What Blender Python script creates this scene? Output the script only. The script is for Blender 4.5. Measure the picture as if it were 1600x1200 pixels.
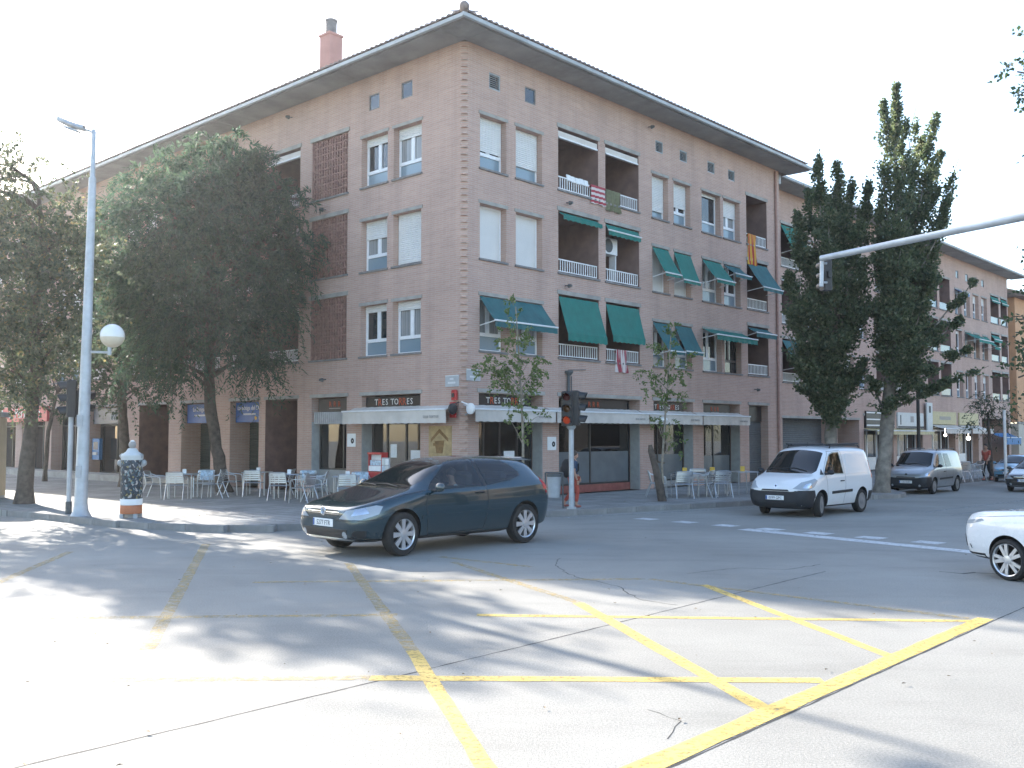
import bpy, bmesh, math, random
from mathutils import Vector, Matrix, noise
from mathutils.bvhtree import BVHTree
from mathutils.geometry import delaunay_2d_cdt

random.seed(7)
R = math.radians
SC = bpy.context.scene
for _o in list(bpy.data.objects):
    bpy.data.objects.remove(_o)
COL = SC.collection

# ------------------------------------------------------------------ camera
cam_d = bpy.data.cameras.new('camera')
cam_d.sensor_width = 36.0
cam_d.lens = 36.0 * 1523.0 / 1600.0
cam_d.clip_start = 0.1
cam_d.clip_end = 5000.0
cam = bpy.data.objects.new('camera', cam_d)
COL.objects.link(cam)
cam.location = (0, 0, 2.05)
cam.rotation_euler = (R(90 + 3.007), 0, 0)
SC.camera = cam

# ------------------------------------------------------------------ sky, sun, exposure
SUN_AZ = -37.5      # degrees from +Y towards +X (negative: to the left)
SUN_EL = 23.8
world = bpy.data.worlds.new('World')
SC.world = world
world.use_nodes = True
wn = world.node_tree.nodes
sky = wn.new('ShaderNodeTexSky')
sky.sky_type = 'NISHITA'
sky.sun_disc = False
sky.sun_elevation = R(SUN_EL)
sky.sun_rotation = R(SUN_AZ)
sky.air_density = 1.0
sky.dust_density = 1.2
sky.ozone_density = 1.3
wn['Background'].inputs['Strength'].default_value = 0.12
world.node_tree.links.new(sky.outputs[0], wn['Background'].inputs['Color'])
sun_d = bpy.data.lights.new('sun', 'SUN')
sun_d.energy = 3.6
sun_d.angle = R(0.6)
sun_d.color = (1.0, 0.92, 0.82)
sun = bpy.data.objects.new('sun', sun_d)
COL.objects.link(sun)
_sd = Vector((math.sin(R(SUN_AZ)) * math.cos(R(SUN_EL)), math.cos(R(SUN_AZ)) * math.cos(R(SUN_EL)), math.sin(R(SUN_EL))))
sun.rotation_euler = _sd.to_track_quat('Z', 'Y').to_euler()
sun.location = _sd * 60
SC.view_settings.view_transform = 'Standard'
SC.view_settings.look = 'None'
SC.view_settings.gamma = 1.0
SC.view_settings.use_curve_mapping = False
SC.view_settings.exposure = 2.2
SC.render.engine = 'CYCLES'
SC.cycles.max_bounces = 6
SC.cycles.transparent_max_bounces = 8
SC.cycles.use_denoising = True

# ------------------------------------------------------------------ helpers
def tag(o, label=None, cat=None, group=None, kind=None):
    if label: o['label'] = label
    if cat: o['category'] = cat
    if group: o['group'] = group
    if kind: o['kind'] = kind
    return o

def empty(name, loc=(0, 0, 0), rz=0.0, label=None, cat=None, group=None):
    o = bpy.data.objects.new(name, None)
    o.empty_display_size = 0.3
    o.location = loc
    o.rotation_euler = (0, 0, rz)
    COL.objects.link(o)
    return tag(o, label, cat, group)

def link(name, me, parent=None, loc=(0, 0, 0), rot=(0, 0, 0), scale=None):
    o = bpy.data.objects.new(name, me)
    COL.objects.link(o)
    if parent is not None: o.parent = parent
    o.location = loc
    o.rotation_euler = rot
    if scale: o.scale = scale
    return o

def kids(o):
    return [c for c in bpy.data.objects if c.parent == o]

_CH = {}
def copy_tree(o, parent=None, depth=0):
    c = o.copy()
    COL.objects.link(c)
    if parent is not None: c.parent = parent
    for ch in list(o.children):
        copy_tree(ch, c, depth + 1)
    return c

class MB:
    """collects polygons, then links them as one mesh object"""
    def __init__(s):
        s.v = []; s.f = []; s.m = []; s.sm = []
        s.cur = 0; s.smooth = False
        s.T = None
    def add(s, vs, fs):
        b = len(s.v)
        if s.T is not None: vs = [tuple(s.T @ Vector(p)) for p in vs]
        s.v.extend(vs)
        for f in fs:
            s.f.append(tuple(i + b for i in f)); s.m.append(s.cur); s.sm.append(s.smooth)
        return b
    def quad(s, a, b, c, d):
        s.add([a, b, c, d], [(0, 1, 2, 3)])
    def box(s, x0, x1, y0, y1, z0, z1):
        s.add([(x0, y0, z0), (x1, y0, z0), (x1, y1, z0), (x0, y1, z0), (x0, y0, z1), (x1, y0, z1), (x1, y1, z1), (x0, y1, z1)],
              [(0, 3, 2, 1), (4, 5, 6, 7), (0, 1, 5, 4), (1, 2, 6, 5), (2, 3, 7, 6), (3, 0, 4, 7)])
        return s
    def bevbox(s, x0, x1, y0, y1, z0, z1, b=0.01):
        """box whose vertical and top edges are chamfered"""
        pts = [(x0 + b, y0), (x1 - b, y0), (x1, y0 + b), (x1, y1 - b), (x1 - b, y1), (x0 + b, y1), (x0, y1 - b), (x0, y0 + b)]
        cx, cy = (x0 + x1) / 2, (y0 + y1) / 2
        def sh(p):
            kx = (abs(x1 - x0) / 2 - b) / (abs(x1 - x0) / 2); ky = (abs(y1 - y0) / 2 - b) / (abs(y1 - y0) / 2)
            return (cx + (p[0] - cx) * kx, cy + (p[1] - cy) * ky)
        vs = [(p[0], p[1], z0) for p in pts] + [(p[0], p[1], z1 - b) for p in pts] + [sh(p) + (z1,) for p in pts]
        fs = [tuple(range(7, -1, -1)), tuple(range(16, 24))]
        for k in (0, 8):
            for i in range(8):
                j = (i + 1) % 8
                fs.append((k + i, k + j, k + 8 + j, k + 8 + i))
        s.add(vs, fs)
        return s
    def prism(s, poly, y0, y1, axes='xz'):
        """polygon in plane axes (xz, xy, yz) swept along the third axis from y0 to y1"""
        def P(a, b, c):
            return {'xz': (a, c, b), 'xy': (a, b, c), 'yz': (c, a, b)}[axes]
        n = len(poly)
        vs = [P(a, b, y0) for a, b in poly] + [P(a, b, y1) for a, b in poly]
        fs = [tuple(range(n)), tuple(range(2 * n - 1, n - 1, -1))]
        for i in range(n):
            j = (i + 1) % n
            fs.append((i, n + i, n + j, j))
        s.add(vs, fs)
        return s
    def tube(s, pts, rad, n=8, cap=True):
        pts = [Vector(p) for p in pts]
        if not isinstance(rad, (list, tuple)): rad = [rad] * len(pts)
        vs = []; fs = []
        up = None
        for i, p in enumerate(pts):
            t = (pts[min(i + 1, len(pts) - 1)] - pts[max(i - 1, 0)])
            t = t.normalized() if t.length > 1e-9 else Vector((0, 0, 1))
            if up is None:
                up = Vector((0, 0, 1)) if abs(t.z) < 0.9 else Vector((1, 0, 0))
            a = t.cross(up)
            if a.length < 1e-4: a = t.cross(Vector((0, 1, 0.1)))
            a.normalize(); b = a.cross(t).normalized(); up = b
            for k in range(n):
                w = 2 * math.pi * k / n
                vs.append(tuple(p + (a * math.cos(w) + b * math.sin(w)) * rad[i]))
        for i in range(len(pts) - 1):
            for k in range(n):
                j = (k + 1) % n
                fs.append((i * n + k, i * n + j, (i + 1) * n + j, (i + 1) * n + k))
        if cap:
            fs.append(tuple(range(n - 1, -1, -1)))
            e = (len(pts) - 1) * n
            fs.append(tuple(range(e, e + n)))
        o = s.smooth; s.smooth = True; s.add(vs, fs); s.smooth = o
        return s
    def lathe(s, prof, n=24, axis='z', c=(0, 0, 0), cap=True):
        """profile of (radius, height) turned round an axis through c"""
        vs = []; fs = []
        for r, h in prof:
            for k in range(n):
                w = 2 * math.pi * k / n
                a, b = r * math.cos(w), r * math.sin(w)
                p = {'z': (a, b, h), 'y': (a, h, b), 'x': (h, a, b)}[axis]
                vs.append((p[0] + c[0], p[1] + c[1], p[2] + c[2]))
        m = len(prof)
        for i in range(m - 1):
            for k in range(n):
                j = (k + 1) % n
                fs.append((i * n + k, i * n + j, (i + 1) * n + j, (i + 1) * n + k))
        if cap:
            fs.append(tuple(range(n - 1, -1, -1)))
            fs.append(tuple(range((m - 1) * n, m * n)))
        o = s.smooth; s.smooth = True; s.add(vs, fs); s.smooth = o
        return s
    def ball(s, c, r, n=12, sc=(1, 1, 1)):
        prof = []
        m = max(6, n // 2)
        for i in range(m + 1):
            a = -math.pi / 2 + math.pi * i / m
            prof.append((max(r * math.cos(a), 0.001), r * math.sin(a)))
        T = s.T
        M = Matrix.Translation(c) @ Matrix.Diagonal((sc[0], sc[1], sc[2], 1))
        s.T = M if T is None else T @ M
        s.lathe(prof, n)
        s.T = T
        return s
    def grid(s, rows):
        """rows of points, same length each, joined into a sheet"""
        w = len(rows[0])
        vs = [tuple(p) for r in rows for p in r]
        fs = [(i * w + k, i * w + k + 1, (i + 1) * w + k + 1, (i + 1) * w + k) for i in range(len(rows) - 1) for k in range(w - 1)]
        s.add(vs, fs)
        return s
    def mesh(s, name, mats, fixn=True):
        me = bpy.data.meshes.new(name)
        me.from_pydata(s.v, [], s.f)
        if not isinstance(mats, (list, tuple)): mats = [mats]
        for m in mats: me.materials.append(m)
        me.polygons.foreach_set('material_index', s.m)
        me.polygons.foreach_set('use_smooth', s.sm)
        if fixn and len(s.f) < 20000:
            bm = bmesh.new(); bm.from_mesh(me)
            bmesh.ops.recalc_face_normals(bm, faces=bm.faces)
            bm.to_mesh(me); bm.free()
        me.update()
        if any(s.sm) and len(s.f) < 20000:
            me.set_sharp_from_angle(angle=R(40))
        return me
    def build(s, name, mats, parent=None, loc=(0, 0, 0), rot=(0, 0, 0), fixn=True):
        return link(name, s.mesh(name, mats, fixn), parent, loc, rot)

# ------------------------------------------------------------------ materials
def _new(name):
    m = bpy.data.materials.new(name)
    m.use_nodes = True
    nt = m.node_tree
    return m, nt, nt.nodes, nt.links, nt.nodes['Principled BSDF']

def lin(h):
    return tuple(((c / 12.92) if c <= 0.04045 else ((c + 0.055) / 1.055) ** 2.4) for c in h)

def simple(name, col, rough=0.6, metal=0.0, var=0.18, scale=6.0, bump=0.0, coat=0.0, spec=0.5, dirt=0.0):
    """plain surface with a little mottling, optional fine relief and dirt"""
    m, nt, n, l, b = _new(name)
    b.inputs['Roughness'].default_value = rough
    b.inputs['Metallic'].default_value = metal
    b.inputs['Coat Weight'].default_value = coat
    b.inputs['Coat Roughness'].default_value = 0.04
    b.inputs['Specular IOR Level'].default_value = spec
    tc = n.new('ShaderNodeTexCoord')
    nz = n.new('ShaderNodeTexNoise'); nz.inputs['Scale'].default_value = scale; nz.inputs['Detail'].default_value = 6
    l.new(tc.outputs['Object'], nz.inputs['Vector'])
    rp = n.new('ShaderNodeValToRGB')
    c = col
    rp.color_ramp.elements[0].position = 0.3; rp.color_ramp.elements[1].position = 0.7
    rp.color_ramp.elements[0].color = tuple(x * (1 - var) for x in c) + (1,)
    rp.color_ramp.elements[1].color = tuple(min(x * (1 + var), 1) for x in c) + (1,)
    l.new(nz.outputs['Fac'], rp.inputs['Fac'])
    out = rp.outputs['Color']
    if dirt > 0:
        n2 = n.new('ShaderNodeTexNoise'); n2.inputs['Scale'].default_value = scale * 0.3; n2.inputs['Detail'].default_value = 8
        n2.inputs['Roughness'].default_value = 0.7
        l.new(tc.outputs['Object'], n2.inputs['Vector'])
        r2 = n.new('ShaderNodeMapRange'); r2.inputs['From Min'].default_value = 0.48; r2.inputs['From Max'].default_value = 0.7
        r2.inputs['To Max'].default_value = dirt
        l.new(n2.outputs['Fac'], r2.inputs['Value'])
        mx = n.new('ShaderNodeMix'); mx.data_type = 'RGBA'
        l.new(r2.outputs['Result'], mx.inputs['Factor'])
        l.new(out, mx.inputs[6]); mx.inputs[7].default_value = (c[0] * .35 + .01, c[1] * .33 + .01, c[2] * .3 + .01, 1)
        out = mx.outputs[2]
    l.new(out, b.inputs['Base Color'])
    if bump > 0:
        n3 = n.new('ShaderNodeTexNoise'); n3.inputs['Scale'].default_value = scale * 12; n3.inputs['Detail'].default_value = 4
        l.new(tc.outputs['Object'], n3.inputs['Vector'])
        bp = n.new('ShaderNodeBump'); bp.inputs['Strength'].default_value = bump; bp.inputs['Distance'].default_value = 0.01
        l.new(n3.outputs['Fac'], bp.inputs['Height']); l.new(bp.outputs['Normal'], b.inputs['Normal'])
    return m

def brickmat(name, c1, c2, cm, bw=0.30, bh=0.062, mort=0.011, big=0.10):
    m, nt, n, l, b = _new(name)
    tc = n.new('ShaderNodeTexCoord')
    sp = n.new('ShaderNodeSeparateXYZ'); l.new(tc.outputs['Object'], sp.inputs[0])
    ad = n.new('ShaderNodeMath'); ad.operation = 'ADD'; l.new(sp.outputs['X'], ad.inputs[0]); l.new(sp.outputs['Y'], ad.inputs[1])
    cb = n.new('ShaderNodeCombineXYZ'); l.new(ad.outputs[0], cb.inputs['X']); l.new(sp.outputs['Z'], cb.inputs['Y'])
    bt = n.new('ShaderNodeTexBrick')
    bt.inputs['Scale'].default_value = 1.0
    bt.inputs['Brick Width'].default_value = bw; bt.inputs['Row Height'].default_value = bh; bt.inputs['Mortar Size'].default_value = mort
    bt.inputs['Mortar Smooth'].default_value = 0.3; bt.inputs['Bias'].default_value = -0.1
    bt.inputs['Color1'].default_value = c1 + (1,); bt.inputs['Color2'].default_value = c2 + (1,); bt.inputs['Mortar'].default_value = cm + (1,)
    l.new(cb.outputs[0], bt.inputs['Vector'])
    nz = n.new('ShaderNodeTexNoise'); nz.inputs['Scale'].default_value = 0.55; nz.inputs['Detail'].default_value = 8; nz.inputs['Roughness'].default_value = 0.62
    mp = n.new('ShaderNodeMapping'); mp.inputs['Scale'].default_value = (1, 1, 0.8)
    l.new(tc.outputs['Object'], mp.inputs[0]); l.new(mp.outputs[0], nz.inputs['Vector'])
    mr = n.new('ShaderNodeMapRange'); mr.inputs['From Min'].default_value = 0.3; mr.inputs['From Max'].default_value = 0.7
    mr.inputs['To Min'].default_value = 1 - big; mr.inputs['To Max'].default_value = 1 + big
    l.new(nz.outputs['Fac'], mr.inputs['Value'])
    # streaks of courses (rows a little paler or darker than their neighbours)
    cb2 = n.new('ShaderNodeCombineXYZ')
    mu = n.new('ShaderNodeMath'); mu.operation = 'MULTIPLY'; mu.inputs[1].default_value = 0.5; l.new(ad.outputs[0], mu.inputs[0])
    mz = n.new('ShaderNodeMath'); mz.operation = 'MULTIPLY'; mz.inputs[1].default_value = 9.0; l.new(sp.outputs['Z'], mz.inputs[0])
    l.new(mu.outputs[0], cb2.inputs['X']); l.new(mz.outputs[0], cb2.inputs['Y'])
    ns = n.new('ShaderNodeTexNoise'); ns.inputs['Scale'].default_value = 1.0; ns.inputs['Detail'].default_value = 3
    l.new(cb2.outputs[0], ns.inputs['Vector'])
    mr2 = n.new('ShaderNodeMapRange'); mr2.inputs['From Min'].default_value = 0.3; mr2.inputs['From Max'].default_value = 0.7
    mr2.inputs['To Min'].default_value = 0.95; mr2.inputs['To Max'].default_value = 1.04
    l.new(ns.outputs['Fac'], mr2.inputs['Value'])
    mm0 = n.new('ShaderNodeMath'); mm0.operation = 'MULTIPLY'; l.new(mr.outputs[0], mm0.inputs[0]); l.new(mr2.outputs[0], mm0.inputs[1])
    # rain streaks running down the wall
    mps = n.new('ShaderNodeMapping'); mps.inputs['Scale'].default_value = (1.9, 1.9, 0.16); l.new(tc.outputs['Object'], mps.inputs[0])
    nst = n.new('ShaderNodeTexNoise'); nst.inputs['Scale'].default_value = 1.0; nst.inputs['Detail'].default_value = 7; nst.inputs['Roughness'].default_value = 0.6
    l.new(mps.outputs[0], nst.inputs['Vector'])
    mr3 = n.new('ShaderNodeMapRange'); mr3.inputs['From Min'].default_value = 0.46; mr3.inputs['From Max'].default_value = 0.72
    mr3.inputs['To Min'].default_value = 1.0; mr3.inputs['To Max'].default_value = 0.88
    l.new(nst.outputs['Fac'], mr3.inputs['Value'])
    mm = n.new('ShaderNodeMath'); mm.operation = 'MULTIPLY'; l.new(mm0.outputs[0], mm.inputs[0]); l.new(mr3.outputs[0], mm.inputs[1])
    hs = n.new('ShaderNodeHueSaturation'); l.new(bt.outputs['Color'], hs.inputs['Color']); l.new(mm.outputs[0], hs.inputs['Value'])
    l.new(hs.outputs[0], b.inputs['Base Color'])
    b.inputs['Roughness'].default_value = 0.88
    bp = n.new('ShaderNodeBump'); bp.inputs['Strength'].default_value = 0.5; bp.inputs['Distance'].default_value = 0.01; bp.invert = True
    l.new(bt.outputs['Fac'], bp.inputs['Height']); l.new(bp.outputs['Normal'], b.inputs['Normal'])
    return m

def glassmat(name, tint=(0.9, 0.95, 0.95), refl=1.0, alpha=0.7):
    """window pane: see-through, tinted, mirror reflections rising at grazing angles"""
    m, nt, n, l, b = _new(name)
    out = n['Material Output']
    tr = n.new('ShaderNodeBsdfTransparent'); tr.inputs['Color'].default_value = tuple(t * alpha for t in tint) + (1,)
    gl = n.new('ShaderNodeBsdfGlossy'); gl.inputs['Roughness'].default_value = 0.015
    gl.inputs['Color'].default_value = (0.95, 0.98, 1.0, 1)
    fr = n.new('ShaderNodeFresnel'); fr.inputs['IOR'].default_value = 1.52
    mu = n.new('ShaderNodeMath'); mu.operation = 'MULTIPLY'; mu.inputs[1].default_value = 1.9 * refl; mu.use_clamp = True
    l.new(fr.outputs[0], mu.inputs[0])
    mx = n.new('ShaderNodeMixShader')
    l.new(mu.outputs[0], mx.inputs['Fac']); l.new(tr.outputs[0], mx.inputs[1]); l.new(gl.outputs[0], mx.inputs[2])
    l.new(mx.outputs[0], out.inputs['Surface'])
    return m

def darkglass(name, col=(0.02, 0.028, 0.034), rough=0.03, ior=1.75):
    m, nt, n, l, b = _new(name)
    b.inputs['Base Color'].default_value = col + (1,)
    b.inputs['Roughness'].default_value = rough
    b.inputs['IOR'].default_value = ior
    tc = n.new('ShaderNodeTexCoord')
    nz = n.new('ShaderNodeTexNoise'); nz.inputs['Scale'].default_value = 1.3; nz.inputs['Detail'].default_value = 1
    l.new(tc.outputs['Object'], nz.inputs['Vector'])
    bp = n.new('ShaderNodeBump'); bp.inputs['Strength'].default_value = 0.04; bp.inputs['Distance'].default_value = 0.02
    l.new(nz.outputs['Fac'], bp.inputs['Height']); l.new(bp.outputs['Normal'], b.inputs['Normal'])
    return m

def leafmat(name, ca, cb, trans=0.45, extra=None):
    """leaf: every leaf has its own tint; light shines through"""
    m, nt, n, l, b = _new(name)
    out = n['Material Output']
    ge = n.new('ShaderNodeNewGeometry')
    rp = n.new('ShaderNodeValToRGB')
    rp.color_ramp.elements[0].color = ca + (1,); rp.color_ramp.elements[1].color = cb + (1,)
    if extra:
        e = rp.color_ramp.elements.new(0.88); e.color = cb + (1,)
        rp.color_ramp.elements[-1].color = extra + (1,)
    l.new(ge.outputs['Random Per Island'], rp.inputs['Fac'])
    l.new(rp.outputs['Color'], b.inputs['Base Color'])
    b.inputs['Roughness'].default_value = 0.55
    tl = n.new('ShaderNodeBsdfTranslucent')
    hs = n.new('ShaderNodeHueSaturation'); hs.inputs['Value'].default_value = 2.0; hs.inputs['Saturation'].default_value = 1.05
    hs.inputs['Hue'].default_value = 0.495
    l.new(rp.outputs['Color'], hs.inputs['Color']); l.new(hs.outputs[0], tl.inputs['Color'])
    mx = n.new('ShaderNodeMixShader'); mx.inputs['Fac'].default_value = trans
    l.new(b.outputs[0], mx.inputs[1]); l.new(tl.outputs[0], mx.inputs[2])
    l.new(mx.outputs[0], out.inputs['Surface'])
    return m

def carpaint(name, col, rough=0.28, metal=0.35, flake=0.03):
    m, nt, n, l, b = _new(name)
    b.inputs['Metallic'].default_value = metal
    b.inputs['Coat Weight'].default_value = 1.0
    b.inputs['Coat Roughness'].default_value = 0.03
    tc = n.new('ShaderNodeTexCoord')
    nz = n.new('ShaderNodeTexNoise'); nz.inputs['Scale'].default_value = 3.0; nz.inputs['Detail'].default_value = 8; nz.inputs['Roughness'].default_value = 0.7
    l.new(tc.outputs['Object'], nz.inputs['Vector'])
    mr = n.new('ShaderNodeMapRange'); mr.inputs['To Min'].default_value = rough - 0.08; mr.inputs['To Max'].default_value = rough + 0.12
    l.new(nz.outputs['Fac'], mr.inputs['Value']); l.new(mr.outputs[0], b.inputs['Roughness'])
    # road film: dust on the lowest part of the body
    sp = n.new('ShaderNodeSeparateXYZ'); l.new(tc.outputs['Object'], sp.inputs[0])
    m2 = n.new('ShaderNodeMapRange'); m2.inputs['From Min'].default_value = 0.55; m2.inputs['From Max'].default_value = 0.18
    m2.inputs['To Min'].default_value = 0.0; m2.inputs['To Max'].default_value = 0.5
    l.new(sp.outputs['Z'], m2.inputs['Value'])
    mu = n.new('ShaderNodeMath'); mu.operation = 'MULTIPLY'; l.new(m2.outputs[0], mu.inputs[0]); l.new(nz.outputs['Fac'], mu.inputs[1])
    mx = n.new('ShaderNodeMix'); mx.data_type = 'RGBA'; l.new(mu.outputs[0], mx.inputs['Factor'])
    mx.inputs[6].default_value = col + (1,); mx.inputs[7].default_value = (0.2, 0.18, 0.15, 1)
    l.new(mx.outputs[2], b.inputs['Base Color'])
    return m

def striped(name, cols, axis='X', period=0.2, rough=0.85):
    """cloth woven in stripes of the given colours"""
    m, nt, n, l, b = _new(name)
    tc = n.new('ShaderNodeTexCoord'); sp = n.new('ShaderNodeSeparateXYZ'); l.new(tc.outputs['Object'], sp.inputs[0])
    dv = n.new('ShaderNodeMath'); dv.operation = 'DIVIDE'; dv.inputs[1].default_value = period; l.new(sp.outputs[axis], dv.inputs[0])
    fr = n.new('ShaderNodeMath'); fr.operation = 'FRACT'; l.new(dv.outputs[0], fr.inputs[0])
    rp = n.new('ShaderNodeValToRGB'); rp.color_ramp.interpolation = 'CONSTANT'
    k = len(cols)
    rp.color_ramp.elements[0].color = cols[0] + (1,)
    rp.color_ramp.elements[1].position = 1.0 / k; rp.color_ramp.elements[1].color = cols[1] + (1,)
    for i in range(2, k):
        e = rp.color_ramp.elements.new(i / k); e.color = cols[i] + (1,)
    l.new(fr.outputs[0], rp.inputs['Fac']); l.new(rp.outputs[0], b.inputs['Base Color'])
    b.inputs['Roughness'].default_value = rough
    return m

M = {}
M['brick'] = brickmat('pink_brick', (0.50, 0.325, 0.265), (0.445, 0.282, 0.228), (0.475, 0.385, 0.325))
M['brick_dark'] = simple('dark_corner_brick', (0.37, 0.225, 0.185), 0.85, var=0.2, scale=9, bump=0.3)
M['lattice'] = simple('dark_ceramic_lattice', (0.27, 0.145, 0.12), 0.8, var=0.35, scale=8, bump=0.2)
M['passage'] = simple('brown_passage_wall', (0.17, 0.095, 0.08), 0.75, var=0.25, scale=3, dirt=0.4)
M['concrete'] = simple('pale_concrete', (0.36, 0.34, 0.31), 0.85, var=0.15, scale=3, bump=0.2, dirt=0.45)
M['soffit'] = simple('grey_soffit', (0.33, 0.33, 0.32), 0.85, var=0.16, scale=1.2, dirt=0.5)
M['gutter'] = simple('grey_gutter_metal', (0.36, 0.38, 0.39), 0.5, 0.2, var=0.12, scale=3, dirt=0.35)
M['dim_red'] = darkglass('unlit_red_signal', (0.07, 0.006, 0.006), 0.2, 1.5)
M['dim_amber'] = darkglass('unlit_amber_signal', (0.08, 0.03, 0.004), 0.2, 1.5)
M['dim_green'] = darkglass('unlit_green_signal', (0.004, 0.035, 0.025), 0.2, 1.5)
M['tile'] = simple('weathered_roof_tile', (0.24, 0.19, 0.165), 0.85, var=0.35, scale=5, dirt=0.5)
M['white_frame'] = simple('white_window_frame', (0.80, 0.81, 0.82), 0.4, var=0.05, scale=8)
M['dark_frame'] = simple('black_shop_frame', (0.02, 0.02, 0.022), 0.4, var=0.2)
M['shutter'] = simple('white_roller_shutter', (0.72, 0.72, 0.70), 0.5, var=0.05, scale=2, dirt=0.2)
M['blind'] = simple('cream_blind', (0.66, 0.65, 0.62), 0.8, var=0.04, scale=2)
M['pane'] = darkglass('window_pane')
M['pane_curtain'] = striped('pane_with_net_curtain', [(0.30, 0.31, 0.31), (0.20, 0.21, 0.215), (0.33, 0.335, 0.33), (0.25, 0.26, 0.26)], 'X', 0.17, 0.08)
M['pane_low'] = darkglass('pale_bluish_pane', (0.21, 0.29, 0.34), 0.12, 1.6)  # paler, bluer and rougher than the other panes
M['sill'] = simple('grey_sill', (0.21, 0.2, 0.195), 0.8, var=0.2, scale=5, dirt=0.4)
M['green'] = simple('green_awning_cloth', (0.010, 0.165, 0.135), 0.8, var=0.14, scale=2.5, dirt=0.25)
M['green_dark'] = simple('dark_blue_green_awning_cloth', (0.020, 0.115, 0.125), 0.8, var=0.16, scale=2.5, dirt=0.2)  # darker and bluer than the other green cloth
M['beige_cloth'] = simple('beige_awning_cloth', (0.60, 0.555, 0.50), 0.85, var=0.06, scale=2, dirt=0.3)
M['white_metal'] = simple('white_metal', (0.78, 0.78, 0.77), 0.4, var=0.06, dirt=0.15)
M['grey_metal'] = simple('grey_painted_metal', (0.38, 0.40, 0.42), 0.5, 0.1, var=0.12, dirt=0.3)
M['galv'] = simple('galvanised_steel', (0.42, 0.45, 0.48), 0.48, 0.35, var=0.12, scale=5, dirt=0.3)
M['black'] = simple('black_plastic', (0.018, 0.019, 0.021), 0.5, var=0.2)
M['rubber'] = simple('black_rubber', (0.02, 0.02, 0.02), 0.85, var=0.25, scale=14)
M['dark_void'] = simple('dark_interior', (0.03, 0.028, 0.026), 0.9, var=0.3)
M['chrome'] = simple('chrome', (0.75, 0.76, 0.77), 0.12, 1.0, var=0.03)
M['alu'] = simple('brushed_aluminium', (0.50, 0.52, 0.54), 0.33, 0.9, var=0.08, scale=10)
M['alloy'] = simple('alloy_wheel', (0.62, 0.63, 0.65), 0.3, 0.75, var=0.06)
M['steel_wheel'] = simple('steel_wheel', (0.22, 0.23, 0.24), 0.5, 0.4, var=0.12)
M['lens'] = darkglass('clear_lamp_lens', (0.34, 0.37, 0.40), 0.05, 1.7)
M['red_lens'] = darkglass('red_lamp_lens', (0.45, 0.012, 0.015), 0.1, 1.5)
M['orange_lens'] = darkglass('orange_lamp_lens', (0.5, 0.13, 0.01), 0.15, 1.5)
M['car_glass'] = darkglass('car_glass', (0.010, 0.014, 0.016), 0.015, 1.5)
M['white_paper'] = simple('white_paper', (0.78, 0.78, 0.77), 0.8, var=0.04)
M['sign_black'] = simple('black_sign_board', (0.018, 0.015, 0.016), 0.45, var=0.2)
M['letter_white'] = simple('white_letter', (0.75, 0.74, 0.72), 0.6, var=0.03)
M['letter_orange'] = simple('orange_letter', (0.50, 0.085, 0.03), 0.6, var=0.05)
M['letter_grey'] = simple('grey_letter', (0.33, 0.31, 0.29), 0.7, var=0.05)
M['letter_dark'] = simple('dark_letter', (0.03, 0.03, 0.035), 0.6, var=0.05)
M['sign_blue'] = simple('blue_sign_board', (0.008, 0.08, 0.30), 0.45, var=0.1)
M['sign_navy'] = simple('navy_sign_board', (0.015, 0.03, 0.065), 0.45, var=0.1)
M['sign_red'] = simple('red_sign_board', (0.46, 0.03, 0.045), 0.5, var=0.1, dirt=0.1)
M['grey_plaque'] = simple('grey_plaque', (0.42, 0.43, 0.43), 0.6, var=0.08)
M['grey_panel'] = simple('grey_shop_panel', (0.33, 0.335, 0.325), 0.7, var=0.1, dirt=0.25)
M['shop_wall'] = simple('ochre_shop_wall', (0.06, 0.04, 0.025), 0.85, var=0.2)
M['curtain'] = simple('brown_curtain', (0.17, 0.075, 0.045), 0.9, var=0.3, scale=5)
M['green_shutter'] = simple('dark_green_roller_door', (0.045, 0.058, 0.052), 0.6, var=0.15, dirt=0.3)
M['dark_shutter'] = simple('grey_roller_door', (0.09, 0.10, 0.105), 0.6, var=0.15, dirt=0.3)
M['red'] = simple('red_paint', (0.42, 0.02, 0.022), 0.45, var=0.1)
M['ochre'] = simple('tan_mural_paint', (0.42, 0.30, 0.15), 0.9, var=0.2, scale=7, dirt=0.2)
M['mural_dark'] = simple('brown_mural_paint', (0.22, 0.125, 0.05), 0.9, var=0.25, scale=9)
M['mural_red'] = simple('red_mural_paint', (0.30, 0.10, 0.08), 0.9, var=0.2)
M['bark'] = simple('brown_bark', (0.095, 0.075, 0.06), 0.95, var=0.4, scale=7, bump=0.9)
M['bark_pale'] = simple('pale_poplar_bark', (0.23, 0.20, 0.165), 0.95, var=0.45, scale=4, bump=0.8, dirt=0.5)
M['bark_young'] = simple('young_bark', (0.27, 0.23, 0.18), 0.9, var=0.3, scale=9, bump=0.4)
M['leaf_big'] = leafmat('feathery_leaf', (0.020, 0.046, 0.036), (0.066, 0.105, 0.060), 0.52)
M['leaf_left'] = leafmat('autumn_leaf', (0.032, 0.050, 0.032), (0.09, 0.105, 0.06), 0.5, (0.18, 0.15, 0.07))
M['leaf_dark'] = leafmat('dark_leaf', (0.020, 0.040, 0.020), (0.050, 0.075, 0.030), 0.35)
M['leaf_poplar'] = leafmat('poplar_leaf', (0.045, 0.070, 0.038), (0.115, 0.14, 0.070), 0.45, (0.20, 0.19, 0.11))
M['leaf_young'] = leafmat('young_tree_leaf', (0.065, 0.115, 0.035), (0.145, 0.19, 0.06), 0.5)
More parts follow.
